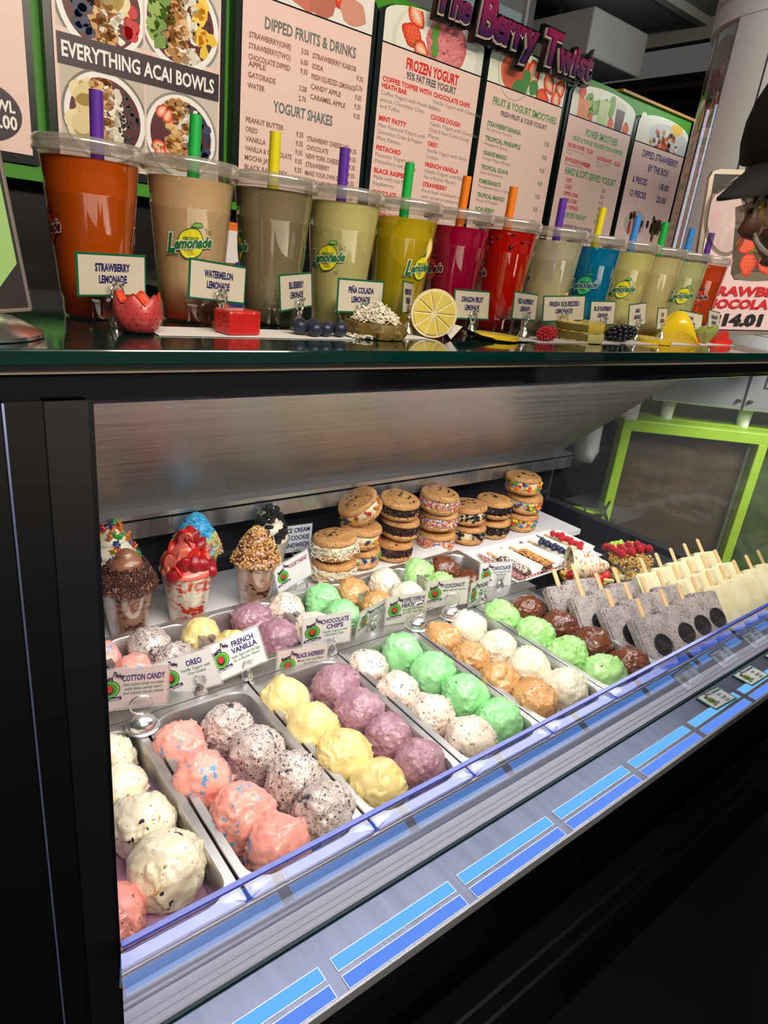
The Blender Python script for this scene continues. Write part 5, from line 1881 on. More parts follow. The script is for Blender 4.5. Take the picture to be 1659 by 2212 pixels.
def raspberry_mesh():
    mb = MB()
    mb.ico((0, 0, 0), (0.66, 0.66, 0.80), 2)
    for i in range(7):
        la = R(-62 + 22 * i)
        rr = math.cos(la)
        m_ = max(4, int(11 * rr))
        for k in range(m_):
            a = 2 * PI * (k + 0.5 * (i % 2)) / m_
            mb.ico((0.72 * rr * math.cos(a), 0.72 * rr * math.sin(a), 0.88 * math.sin(la)), 0.235, 1)
    return mb.mesh('raspberry', smooth=True)


boat_bar('chocolate dipped bar with white sprinkles in a checked paper boat', 1.218, 0.930, R(3), P('dipped_chocolate', (104, 66, 50), 0.35), scatter('white_sprinkles', [(240, 236, 230)], 330, (0.0013,) * 3, 3, True))
boat_bar('bar covered in chopped nuts in a paper boat', 1.300, 0.930, R(2), P('dipped_caramel', (120, 74, 44), 0.4), scatter('chopped_nuts', [(222, 172, 104), (196, 136, 72)], 320, (0.004, 0.003, 0.002), 5))
boat_bar('bar lined with frosted blueberries in a paper boat', 1.382, 0.935, R(2), P('white_dipped', (226, 222, 214), 0.4), berries_on((40, 50, 74), 0.0070, 14, 'blueberry', 7))
boat_bar('bar topped with raspberries in a paper boat, farthest right on the tray', 1.460, 0.950, R(0), P('cream_dipped', (236, 222, 186), 0.4), berries_on((206, 44, 56), 0.0085, 10, 'raspberry', 8))

# ================================================================== fruit bowls behind the bars
BOWLM = M['plastic']
FRU = {'mango': P('mango_piece', (238, 186, 70), 0.3, coat=0.3), 'apple': P('pale_apple_piece', (232, 222, 150), 0.35), 'red': P('bowl_strawberry', (206, 34, 40), 0.25, coat=0.4, bump=0.4, bscale=240), 'kiwi': P('kiwi_cube', (160, 196, 78), 0.35), 'grano': P('granola', (210, 168, 104), 0.7)}


def fruit_bowl(label, x, y, r, kind):
    t = thing('fruit_bowl', label, 'bowl', (x, y, 0.6945), 0, 'clear bowls of fruit')
    mb = MB()
    mb.lathe([(0, 0.001), (r * 0.62, 0.001), (r * 0.66, 0.004), (r * 0.92, 0.045), (r * 0.94, 0.055), (r, 0.060), (r * 1.02, 0.062), (r * 1.0, 0.064)], n=40)
    mb.build('clear_bowl', BOWLM, t, smooth=50)
    rnd = random.Random(int(x * 100))
    for k in range(46):
        a, q = rnd.uniform(0, 2 * PI), math.sqrt(rnd.random())
        z = rnd.uniform(0.010, 0.058)
        rr = q * r * (0.52 + 0.33 * z / 0.06)
        key = rnd.choice(['mango', 'mango', 'apple', 'red']) if kind == 'a' else rnd.choice(['mango', 'grano', 'grano', 'apple'])
        mb = MB(); mb.rbox((0, 0, 0), (0.014, 0.012, 0.020 if key != 'red' else 0.014), 0.003)
        mb.build('fruit_piece', FRU[key], t, loc=(rr * math.cos(a), rr * math.sin(a), z), rot=(rnd.uniform(0, 3), rnd.uniform(0, 3), rnd.uniform(0, 3)))
    return t, rnd


t, rnd = fruit_bowl('clear bowl of fruit topped by caramel drizzled cream', 1.300, 0.770, 0.064, 'a')
V, F = swirl_top(0.040, 0.095, 4.2)
mb = MB(); mb.add(V, F)
o = mb.build('drizzled_cream', swirlmat('caramel_drizzle_cream', (240, 226, 196), (176, 112, 60), 60, 2.0, 0.55, 0.62), t, smooth=True, loc=(-0.040, 0.022, 0.078), rot=(R(20), R(84), R(-18)))
for k, (px, py) in enumerate(((-0.052, 0.0), (-0.016, -0.045), (0.028, -0.034))):
    mb = MB(); bm = bmesh.new(); bmesh.ops.create_uvsphere(bm, u_segments=14, v_segments=9, radius=1)
    for v in bm.verts: v.co.x *= 1 - 0.35 * max(0, v.co.z); v.co.y *= 1 - 0.35 * max(0, v.co.z)
    mb.bm(bm, (0, 0, 0), None, None, (0.013, 0.013, 0.017)); mb.build('strawberry', FRU['red'], t, smooth=True, loc=(px, py, 0.066), rot=(0.9, 0.4 * k, k))
for k in range(4):
    mb = MB(); mb.rbox((0, 0, 0), (0.034, 0.007, 0.009), 0.002); mb.build('mango_stick', FRU['apple'], t, loc=(0.012 + 0.01 * k, -0.052 + 0.018 * k, 0.061), rot=(0.2 * k, 0.1, -0.5 + 0.1 * k))
t, rnd = fruit_bowl('clear bowl of granola, raspberries and green fruit cubes', 1.480, 0.765, 0.066, 'b')
mb = MB()
for k in range(420):
    a, q = rnd.uniform(0, 2 * PI), math.sqrt(rnd.random()) * 0.055
    mb.box((q * math.cos(a), q * math.sin(a), 0.062 + rnd.uniform(0, 0.010) + 0.010 * (1 - q / 0.055)), (0.004, 0.0035, 0.0025), (rnd.uniform(0, 3), rnd.uniform(0, 3), 0))
stuff(mb.build('granola', FRU['grano'], t))
rme = raspberry_mesh(); rme.materials.append(P('bowl_raspberry', (176, 30, 48), 0.3, coat=0.4))
for k in range(13): place('raspberry', rme, None, t, (-0.045 + 0.03 * (k % 4) + rnd.uniform(-0.004, 0.004), 0.0 + 0.016 * (k // 4) - 0.006 * (k % 4), 0.080 + rnd.uniform(0, 0.010)), (rnd.uniform(0, 3), 0, 0), 0.0105)
for k in range(16):
    mb = MB(); mb.rbox((0, 0, 0), (0.012, 0.011, 0.010), 0.0025); mb.build('green_fruit_cube', FRU['kiwi'], t, loc=(-0.02 + 0.014 * (k % 6), 0.036 + 0.010 * (k // 6) - 0.008 * (k % 6) * 0.4, 0.078 + rnd.uniform(0, 0.008)), rot=(rnd.uniform(0, 3), rnd.uniform(0, 3), 0))

# ================================================================== ice bars standing in rows
ICE_G = frozen('grey_cookie_ice_bar', (190, 180, 176), (160, 152, 152), specks=((260, 0.34, 0.42, (92, 84, 88)), (120, 0.22, 0.5, (70, 64, 68))), bump=0.3, rough=0.4)
ICE_W = frozen('cream_ice_bar', (236, 230, 196), (226, 216, 172), bump=0.25, rough=0.4)


def bar_mesh():
    mb = MB()
    W, L, T = 0.084, 0.106, 0.024
    bm = bmesh.new()
    bmesh.ops.create_cube(bm, size=1)
    for v in bm.verts:
        k = 1 - 0.10 * (0.5 - v.co.z)
        v.co = Vector((v.co.x * W * k, v.co.y * T * k, (v.co.z + 0.5) * L))
    bmesh.ops.bevel(bm, geom=list(bm.edges), offset=0.004, segments=2, affect='EDGES')
    mb.bm(bm)
    return mb.mesh('ice_bar', smooth=40)


def ridged_disc():
    mb = MB()
    mb.lathe([(0.0215, 0), (0.0225, 0.001), (0.0215, 0.0028), (0.0185, 0.0028), (0.0180, 0.0018), (0.013, 0.0018), (0.0125, 0.0026), (0.010, 0.0026), (0.0095, 0.0018), (0, 0.0018)], n=30, rot=(R(90), 0, 0))
    for k in range(12):
        a = 2 * PI * k / 12
        mb.box((0.0155 * math.cos(a), -0.0022, 0.0155 * math.sin(a)), (0.0035, 0.0012, 0.0018), (0, -a, 0))
    for k in range(5):
        a = 2 * PI * k / 5
        mb.box((0.006 * math.cos(a), -0.0022, 0.006 * math.sin(a)), (0.004, 0.0012, 0.002), (0, -a, 0))
    return mb.mesh('pressed_cookie', smooth=30)


BARM = {}
for key, mm in (('g', ICE_G), ('w', ICE_W)):
    me = bar_mesh(); me.materials.append(mm); BARM[key] = me
DISC = ridged_disc(); DISC.materials.append(M['blackcookie'])
mb = MB()
n_ = 8
V = [(-0.0050, 0.098), (0.0050, 0.098)] + [(0.0053 * math.cos(PI * k / n_), 0.140 + 0.0053 * math.sin(PI * k / n_)) for k in range(n_ + 1)]
mb.prism(V, 'y', -0.0011, 0.0011)
STK = mb.mesh('stick'); STK.materials.append(M['wood'])
fix_normals(STK)
rows = ['in the front row against the glass', 'in the second row', 'in the third row', 'in the back row']
ords = ['first', 'second', 'third', 'fourth', 'fifth']


def ice_bar(kind, x, y, row, n, zadd=0.0):
    nm = 'grey crumb ice bar' if kind == 'g' else 'ivory ice bar'
    t = thing('ice_bar', '%s, %s of its kind %s' % (nm, ords[n], rows[row]), 'ice bar', (x, y, 0.7037 + zadd), (R(-47), 0, R(-14)), 'ice bars standing in rows')
    place('bar', BARM[kind], None, t)
    place('stick', STK, None, t)
    if kind == 'g':
        place('pressed_cookie', DISC, None, t, (0.012, -0.0112, 0.044))
    return t


# y of each row is where the bars stand; their tops lean back
for row, (y0, x0, ng, nw, wx) in enumerate(((0.482, 1.176, 4, 5, None), (0.538, 1.152, 4, 4, None), (0.598, 1.132, 3, 5, 1.378), (0.654, 1.122, 2, 0, None))):
    x = x0
    for k in range(ng):
        ice_bar('g', x, y0, row, k)
        x += 0.092 if k == 0 and row == 0 else 0.067
    if wx: x = wx
    for k in range(nw):
        ice_bar('w', x, y0, row, k)
        x += 0.067

# ================================================================== lemonade cups on the glass counter
CZ = 1.3042


def cup_shell():
    mb = MB()
    mb.lathe([(0, 0.002), (0.030, 0.002), (0.0315, 0.0005), (0.0325, 0.002), (0.0330, 0.018), (0.0345, 0.020), (0.0345, 0.023), (0.0355, 0.026), (0.0430, 0.118), (0.0438, 0.119), (0.0439, 0.121), (0.0435, 0.122), (0.0455, 0.146), (0.0462, 0.147), (0.0462, 0.149), (0.0475, 0.158)], n=56)
    return mb.mesh('cup', smooth=40)


def lid_shell():
    mb = MB()
    mb.lathe([(0.0478, 0.153), (0.0515, 0.1535), (0.0523, 0.156), (0.0512, 0.159), (0.0520, 0.162), (0.0512, 0.1655), (0.0490, 0.1675), (0.0468, 0.1655), (0.0455, 0.163), (0.044, 0.1640), (0.020, 0.1645), (0, 0.1645)], n=72, wob=lambda a, z: 0.006 * math.sin(18 * a) * (1 if 0.154 < z < 0.1575 else 0))
    return mb.mesh('lid', smooth=50)


CUP, LID = cup_shell(), lid_shell()
CUP.materials.append(M['plastic']); LID.materials.append(M['lidplastic'])


def straw_mesh():
    mb = MB()
    mb.lathe([(0.0055, 0.010), (0.0065, 0.010), (0.0065, 0.213), (0.0055, 0.213), (0.0055, 0.010)], n=20)
    return mb.mesh('straw', smooth=50)


LOGO_H = 0.075


def logo_print(dark, lemon, leaf):
    """two wrapped prints on opposite sides of the cup"""
    p = Print(); p.step = 1.0
    lay = []

    def cap(fn):
        lay.append(fn)
    q = Print(); q.step = 1.0
    # lemon with outline, leaf, words and bubbles; layer number is kept in y
    def lem(s, x, z):
        V = []
        for k in range(28):
            a = 2 * PI * k / 28
            r = 1 + 0.16 * max(0, math.cos(a - R(62))) ** 10 + 0.14 * max(0, math.cos(a - R(242))) ** 10
            V.append((x + s * 0.0128 * r * math.cos(a), z + s * 0.0138 * r * math.sin(a)))
        return V
    q.poly(lem(1.07, 0, 0), dark, 1)
    q.poly(lem(1.0, 0, 0), lemon, 2)
    q.poly([(0.000, 0.0165), (0.004, 0.0215), (0.0105, 0.0215), (0.013, 0.0175), (0.007, 0.0165)], dark, 1)
    q.poly([(0.0015, 0.0172), (0.0045, 0.0207), (0.010, 0.0207), (0.0118, 0.0178), (0.007, 0.0172)], leaf, 2)
    for (x, z, r) in ((0.0175, 0.0125, 0.0018), (0.0205, 0.0145, 0.0010), (0.0155, 0.0160, 0.0010), (0.0215, 0.0115, 0.0008), (-0.019, 0.010, 0.0013), (-0.0215, 0.0085, 0.0006), (0.0115, -0.0155, 0.0016), (0.0145, -0.0135, 0.0008), (0.015, -0.0165, 0.0009)):
        q.ring(x, z, r, 0.00045, dark, 2, 10)
    q.text('ICE COLD', 0.0, 0.0035, 0.0032, dark, 4, width=0.0155, align='c', bold=0.03, rot=0.05)
    for (dd, col, L) in ((0.055, (226, 226, 206), 3), (0.0, dark, 5)):
        for (ch, x, s) in (('L', -0.0262, 1.75), ('emonade', -0.0180, 1.0)):
            co, F = glyphs(ch, 0.045 + dd, 0.45, 3)
            sz = 0.0145 * s
            sx = 0.046 / 4.25 if ch != 'L' else 0.0175
            w_ = co.copy(); w_[:, 0] = w_[:, 0] * sx; w_[:, 1] = w_[:, 1] * sz
            c, sn = math.cos(0.13), math.sin(0.13)
            w_ = np.stack([w_[:, 0] * c - w_[:, 1] * sn, w_[:, 0] * sn + w_[:, 1] * c], 1) + np.array([x, -0.0095 + (0.0035 if ch != 'L' else -0.0015) * 0.8])
            q.add(q.pts(w_, L), F, lin(col))
    q.add(q.pts([(-0.0285, -0.0115), (-0.019, -0.0100), (-0.0135, -0.0125), (-0.0135, -0.0138), (-0.019, -0.0118), (-0.0285, -0.0132)], 5), [(0, 1, 2, 3, 4, 5)], lin(dark))
    V = np.concatenate(q.v)
    res = []
    for side in (0.0, PI):
        out = MB()
        a = V[:, 0] / 0.0402 + side
        z = V[:, 2] + 0.084
        r = 0.0355 + (0.0430 - 0.0355) * (z - 0.026) / 0.092 + 0.00035 + 0.00008 * (-V[:, 1])
        W_ = np.stack([r * np.sin(a), -r * np.cos(a), z], 1)
        n = out.n
        out.v.append(W_)
        out.f.extend([tuple(i + n for i in f) for f in q.f])
        out.c.extend(q.c)
        out.n += len(W_)
        res.append(out.mesh('cup_print', ink=True))
    return res


def juice(name, rgb, opac=0.9, emit=0.0, grad=None):
    m, nt, b, out = newmat(name)
    N, L = nt.nodes, nt.links
    nt.nodes.remove(b)
    c = lin(rgb)
    df = N.new('ShaderNodeBsdfDiffuse'); df.inputs[0].default_value = (*c, 1)
    tl = N.new('ShaderNodeBsdfTranslucent'); tl.inputs[0].default_value = (*c, 1)
    gl = N.new('ShaderNodeBsdfGlossy'); gl.inputs[1].default_value = 0.08
    tr = N.new('ShaderNodeBsdfTransparent'); tr.inputs[0].default_value = (*[min(1, v * 0.6 + 0.4 * max(c)) for v in c], 1)
    if grad:
        tc = N.new('ShaderNodeTexCoord'); sp = N.new('ShaderNodeSeparateXYZ'); L.new(tc.outputs['Object'], sp.inputs[0])
        ns = N.new('ShaderNodeTexNoise'); ns.inputs['Scale'].default_value = 30; L.new(tc.outputs['Object'], ns.inputs['Vector'])
        ma = N.new('ShaderNodeMath'); ma.operation = 'MULTIPLY_ADD'; ma.inputs[1].default_value = 0.03; L.new(ns.outputs['Fac'], ma.inputs[0]); L.new(sp.outputs['Z'], ma.inputs[2])
        mr = N.new('ShaderNodeMapRange'); mr.inputs[1].default_value = grad[1]; mr.inputs[2].default_value = grad[2]; L.new(ma.outputs[0], mr.inputs[0])
        mx = N.new('ShaderNodeMix'); mx.data_type = 'RGBA'; mx.inputs[6].default_value = (*lin(grad[0]), 1); mx.inputs[7].default_value = (*c, 1); L.new(mr.outputs[0], mx.inputs[0])
        L.new(mx.outputs[2], df.inputs[0]); L.new(mx.outputs[2], tl.inputs[0])
    a = N.new('ShaderNodeMixShader'); a.inputs[0].default_value = 0.22; L.new(df.outputs[0], a.inputs[1]); L.new(tl.outputs[0], a.inputs[2])
    b2 = N.new('ShaderNodeMixShader'); b2.inputs[0].default_value = opac; L.new(tr.outputs[0], b2.inputs[1]); L.new(a.outputs[0], b2.inputs[2])
    b3 = N.new('ShaderNodeMixShader'); b3.inputs[0].default_value = 0.05; L.new(b2.outputs[0], b3.inputs[1]); L.new(gl.outputs[0], b3.inputs[2])
    L.new(b3.outputs[0], out.inputs[0])
    return m


def liquid_mesh(fill):
    mb = MB()
    def rad(z): return (0.0322 if z < 0.02 else 0.0347 + (0.0468 - 0.0347) * (z - 0.024) / 0.134)
    zs = [0.003, 0.018, 0.024, 0.05, 0.09, 0.12, fill]
    mb.lathe([(0, 0.003)] + [(rad(z) - 0.0012, z) for z in zs] + [(rad(fill) - 0.004, fill - 0.0004), (0, fill - 0.0004)], n=48)
    return mb.mesh('lemonade', smooth=40)


STRAWS = {}
SRGB = {'purple': (92, 48, 160), 'green': (26, 172, 72), 'yellow': (216, 206, 20), 'orange': (226, 118, 20), 'blue': (56, 136, 214)}
for k_, v_ in SRGB.items():
    me = straw_mesh(); me.materials.append(P('straw_' + k_, v_, 0.35, sss=0.0)); STRAWS[k_] = me
PR = {'green': logo_print((30, 104, 62), (222, 214, 40), (120, 176, 70)), 'red': logo_print((86, 18, 34), (196, 60, 40), (120, 50, 30)), 'blue': logo_print((14, 84, 110), (50, 170, 96), (30, 130, 90))}
for v_ in PR.values():
    for m_ in v_: m_.materials.append(M['print'])
SLICE_RIND = P('lemon_rind', (236, 200, 40), 0.35, bump=0.3, bscale=200)
SLICE_PULP = P('lemon_pulp', (222, 204, 96), 0.3, coat=0.3, var=0.15, vscale=90)
PITH = P('lemon_pith', (226, 216, 170), 0.5)


def lemon_slice(parent, loc, rot, r=0.030, th=0.005, nm='lemon_slice'):
    e = bpy.data.objects.new(nm, None); COL.objects.link(e); e.parent = parent; e.location = loc; e.rotation_euler = rot
    mb = MB(); mb.lathe([(r * 0.93, -th / 2), (r, -th / 2), (r, th / 2), (r * 0.93, th / 2), (r * 0.93, -th / 2)], n=40); mb.build('rind', SLICE_RIND, e, smooth=40)
    mb = MB(); mb.lathe([(0, -th * 0.47), (r * 0.935, -th * 0.47), (r * 0.935, th * 0.47), (0, th * 0.47)], n=40); mb.build('pith', PITH, e)
    mb = MB()
    for k in range(9):
        a0, a1 = 2 * PI * k / 9 + 0.05, 2 * PI * (k + 1) / 9 - 0.05
        am = (a0 + a1) / 2
        pts = [(r * 0.12 * math.cos(am), r * 0.12 * math.sin(am))] + [(r * 0.86 * math.cos(a0 + (a1 - a0) * j / 5), r * 0.86 * math.sin(a0 + (a1 - a0) * j / 5)) for j in range(6)]
        mb.prism(pts, 'z', -th * 0.52, th * 0.52)
    mb.build('segments', SLICE_PULP, e)
    return e


SPEC = [
    ('orange red strawberry lemonade, nearest cup with a purple straw', 0.220, (222, 96, 14), 0.93, ((150, 22, 10), 0.010, 0.055), 'purple', 0.150, 'red', -78, (0.004, 0.0, 2), False),
    ('pale peach watermelon lemonade, second cup with a green straw', 0.325, (244, 208, 158), 0.92, ((200, 66, 30), 0.020, 0.060), 'green', 0.148, 'green', 0, (-0.005, -2, 6), False),
    ('murky olive grey blueberry lemonade, third cup with a yellow straw', 0.428, (160, 148, 114), 0.90, ((96, 78, 50), 0.010, 0.040), 'yellow', 0.151, 'green', -75, (-0.004, 0, 1), False),
    ('pale yellow pina colada lemonade with a purple straw', 0.530, (236, 230, 154), 0.93, None, 'purple', 0.150, 'green', -24, (-0.006, 0, 0), False),
    ('bright yellow passion fruit lemonade with a lemon slice inside', 0.632, (236, 214, 24), 0.62, None, 'green', 0.144, 'green', 48, (-0.006, 0, 2), True),
    ('magenta dragon fruit lemonade with an orange straw', 0.734, (178, 8, 66), 0.97, None, 'orange', 0.144, 'red', -52, (-0.004, 0, 4), False),
    ('deep red raspberry lemonade with an orange straw', 0.842, (206, 22, 8), 0.96, ((120, 8, 14), 0.010, 0.040), 'orange', 0.150, 'red', -66, (-0.005, 0, 1), False),
    ('cloudy white fresh squeezed lemonade with a purple straw and lemon slice', 0.962, (236, 234, 200), 0.62, None, 'purple', 0.147, 'green', -80, (0.0, 0, 0), True),
    ('blue raspberry lemonade, the only bright blue cup', 1.075, (0, 132, 186), 0.95, None, 'yellow', 0.147, 'blue', -8, (-0.010, 0, 4), False),
    ('pale yellow mango lemonade with a light blue straw', 1.185, (236, 232, 150), 0.90, ((216, 200, 60), 0.010, 0.040), 'blue', 0.150, 'green', 2, (-0.008, 0, 4), False),
    ('pale peach lemonade with a green straw, third cup from the right end', 1.288, (236, 222, 160), 0.90, ((226, 182, 80), 0.010, 0.040), 'green', 0.150, 'green', -80, (-0.008, 0, 1), False),
    ('greenish kiwi lemonade with a blue straw, second cup from the right end', 1.388, (220, 226, 160), 0.90, None, 'blue', 0.150, 'green', 18, (-0.010, 0, 3), False),
    ('orange pomegranate lemonade, farthest cup with a purple straw', 1.472, (226, 80, 26), 0.93, ((170, 26, 20), 0.010, 0.045), 'purple', 0.150, 'red', 0, (-0.010, 0, 2), False),
]
for i, (lab, x, rgb, op, grad, sc, fill, ink, azi, (sdx, stx, sty), sl) in enumerate(SPEC):
    y = 0.770
    t = thing('lemonade_cup', lab, 'drink', (x, y, CZ), (0, 0, 0), 'lemonade cups on the glass counter')
    place('cup', CUP, None, t)
    place('lid', LID, None, t)
    place('lemonade', liquid_mesh(fill), juice('juice_%d' % i, rgb, op, 0, grad), t)
    place('straw', STRAWS[sc], None, t, (sdx, 0, 0), (R(stx), R(sty * 0.6), 0))
    view = math.atan2(x, y)
    pa = view + R(azi)      # direction to the camera plus the offset seen in the photo
    for pm_ in PR[ink]: place('cup_print', pm_, None, t, (0, 0, 0), (0, 0, -(math.atan2(x, y)) + R(azi)))
    if sl:
        zz = {0: 0.085, 4: 0.128, 7: 0.085}[i]
        if i == 4:
            lemon_slice(t, (-0.006, -0.026, 0.112), (R(84), R(0), R(-30)), 0.029, 0.005)
        elif i == 7:
            lemon_slice(t, (-0.004, -0.010, 0.072), (R(52), R(-22), R(-40)), 0.032, 0.005)
        else:
            lemon_slice(t, (0.006, -0.010, 0.070), (R(40), R(10), R(-20)), 0.034, 0.006)
    if i in (3, 7):
        rnd = random.Random(i)
        mb = MB()
        for k in range(70):
            a = rnd.uniform(-PI, 0.4) - 0.3
            z = rnd.uniform(0.09, 0.146)
            r = 0.0347 + (0.0468 - 0.0347) * (z - 0.024) / 0.134 - 0.0004
            mb.ico((r * math.cos(a), r * math.sin(a), z), 0.0004, 1)
        stuff(mb.build('air_bubbles', P('bubble_%d' % i, (240, 240, 226), 0.1), t))
    if i == 6:
        rnd = random.Random(3)
        mb = MB()
        for k in range(9):
            a = -PI / 2 - math.atan2(x, y) + rnd.uniform(-1.0, 0.9)
            z = rnd.uniform(0.125, 0.148)
            mb.ico((0.0430 * math.cos(a), 0.0430 * math.sin(a), z), 0.0035, 1)
        stuff(mb.build('raspberry_pulp', P('raspberry_pulp', (96, 10, 14), 0.4), t, smooth=True))

# ------------------------------------------------------------------ lemonade name cards
def name_card(lines, x, y, z, yaw, tilt, roll, w_=0.077, h=0.0405, lab='', foot_h=None):
    t = thing('lemonade_name_card', lab, 'sign', (x, y, CZ), (0, 0, R(yaw)), 'green bordered name cards in clip holders')
    c = z - CZ
    rot = (R(tilt), R(roll), 0)
    mb = MB(); mb.rbox((0, 0.0006, 0), (w_, 0.0012, h), 0.0004, seg=1)
    mb.build('green_border', P('card_green', (16, 92, 62), 0.4) if 'card_green' not in bpy.data.materials else bpy.data.materials['card_green'], t, loc=(0, 0, c), rot=rot)
    p = Print()
    b = 0.0022
    p.rect(-w_ / 2 + b, -h / 2 + b, w_ / 2 - b, h / 2 - b, (200, 194, 176), 1)
    hh = 0.0068
    for k, s in enumerate(lines):
        p.text(s, 0, h * 0.07 - k * h * 0.27 + 0.001, hh, (26, 30, 92), 2, width=min(w_ * 0.84, 0.00385 * len(s)), align='c', bold=0.045)
    p.build('printed_card', M['print'], t, ink=True, loc=(0, 0, c), rot=rot)
    e = bpy.data.objects.new('card_holder', None); COL.objects.link(e); e.parent = t; e.location = (0.0, -0.005, 0)
    clip_holder(e, 0.0, max(0.012, c - h / 2 - 0.004), 0.8)
    return t


NC = [(['STRAWBERRY', 'LEMONADE'], 0.218, 0.705, 1.352, 17, 2, -1), (['WATERMELON', 'LEMONADE'], 0.327, 0.701, 1.353, 14, -2, 4), (['BLUEBERRY', 'LEMONADE'], 0.424, 0.700, 1.349, 30, -4, -3), (['PI\u00d1A COLADA', 'LEMONADE'], 0.519, 0.702, 1.348, 5, -2, 0),
      (['PASSION FRUIT', 'LEMONADE'], 0.591, 0.696, 1.351, 40, -5, 3), (['DRAGON FRUIT', 'LEMONADE'], 0.714, 0.698, 1.347, 3, -7, 0), (['RED RASPBERRY', 'LEMONADE'], 0.826, 0.695, 1.350, 12, -5, 2), (['FRESH SQUEEZED', 'LEMONADE'], 0.920, 0.694, 1.351, -22, -4, -6),
      (['BLUE RASPBERRY', 'LEMONADE'], 1.028, 0.694, 1.348, 2, -8, -2), (['MANGO', 'LEMONADE'], 1.134, 0.693, 1.349, 10, -9, -4), (['PEACH', 'LEMONADE'], 1.222, 0.694, 1.345, 17, -9, 0), (['KIWI', 'LEMONADE'], 1.318, 0.688, 1.342, -8, -11, 4), (['POMEGRANATE', 'LEMONADE'], 1.422, 0.693, 1.347, 9, -11, 3)]
for lines, *q in NC:
    name_card(lines, *q, lab='green bordered card reading %s' % ' '.join(lines))

# ================================================================== fruit in front of the cups
def gobj(name, label, cat, mb, mat, loc, rot=(0, 0, 0), smooth=False, grp=None):
    o = mb.build(name, mat, None, smooth=smooth, loc=loc, rot=rot)
    return tag(o, label, cat, grp)


# white paper sheets
for k, (x0, x1, y0, y1, lab) in enumerate(((0.24, 0.47, 0.640, 0.700, 'left'), (0.478, 0.60, 0.652, 0.71, 'second'), (0.80, 1.02, 0.640, 0.700, 'third'), (1.03, 1.45, 0.645, 0.705, 'rightmost'))):
    mb = MB(); mb.box((0, 0, 0), (x1 - x0, y1 - y0, 0.0006))
    gobj('paper_sheet', '%s flat white paper strip under the sample fruit' % lab, 'paper', mb, M['paper'], ((x0 + x1) / 2, (y0 + y1) / 2, CZ + 0.0005), (0, 0, R(-1 + k)))
mb = MB()
mb.add([(0.635, 0.650, 0.0005), (0.658, 0.655, 0.017), (0.69, 0.646, 0.007), (0.73, 0.643, 0.002), (0.80, 0.643, 0.0005), (0.80, 0.70, 0.0008), (0.73, 0.70, 0.004), (0.68, 0.70, 0.012), (0.650, 0.70, 0.020)], [(0, 1, 8), (1, 2, 7, 8), (2, 3, 6, 7), (3, 4, 5, 6)])
gobj('paper_sheet', 'white paper sheet with a turned up corner beside the half lemon', 'paper', mb, M['paper'], (0, 0, CZ + 0.0006))

# cut strawberry, opened like a crown
t = thing('cut_strawberry', 'strawberry cut open in a zigzag crown before the first cup', 'fruit', (0.226, 0.660, CZ + 0.0005))
SBR = P('strawberry_skin', (190, 66, 70), 0.35, coat=0.3, bump=0.25, bscale=90, var=0.15, vscale=60)
SBF = P('strawberry_inside', (226, 78, 48), 0.3, coat=0.4, var=0.2, vscale=80)
n = 40
V = []
for i in range(13):
    u = i / 12
    for k in range(n):
        a = 2 * PI * k / n
        tri = abs(((a / (2 * PI) * 6) % 1) - 0.5) * 2
        top = 0.026 + 0.012 * tri
        z = top * u
        r = 0.0225 * math.sin(PI * (0.12 + 0.50 * u) ** 0.8) ** 0.8
        V.append((r * math.cos(a), r * math.sin(a), z))
F = [(i * n + k, i * n + (k + 1) % n, (i + 1) * n + (k + 1) % n, (i + 1) * n + k) for i in range(12) for k in range(n)] + [tuple(range(n - 1, -1, -1))]
mb = MB(); mb.add(V, F); mb.build('berry_skin', SBR, t, smooth=True)
V = []
for i in range(8):
    u = i / 7
    for k in range(n):
        a = 2 * PI * k / n
        tri = abs(((a / (2 * PI) * 6) % 1) - 0.5) * 2
        z = (0.0265 + 0.012 * tri) * u + 0.026 * (1 - u) - 0.006 * math.sin(PI * u)
        r = 0.0212 * (0.05 + 0.95 * u ** 0.8)
        V.append((r * math.cos(a), r * math.sin(a), z))
F = [(i * n + (k + 1) % n, i * n + k, (i + 1) * n + k, (i + 1) * n + (k + 1) % n) for i in range(7) for k in range(n)]
mb = MB(); mb.add(V, F); mb.build('cut_flesh', SBF, t, smooth=True)
mb = MB()
for i in range(6):
    z = 0.005 + 0.005 * i
    r = 0.0225 * math.sin(PI * (0.12 + 0.50 * z / 0.03) ** 0.8) ** 0.8
    for k in range(18):
        a = 2 * PI * (k + 0.5 * (i % 2)) / 18
        mb.ico((r * math.cos(a), r * math.sin(a), z), (0.0006, 0.0006, 0.0009), 1, (0, 0, a))
stuff(mb.build('seeds', P('berry_seed', (120, 40, 40), 0.4), t))

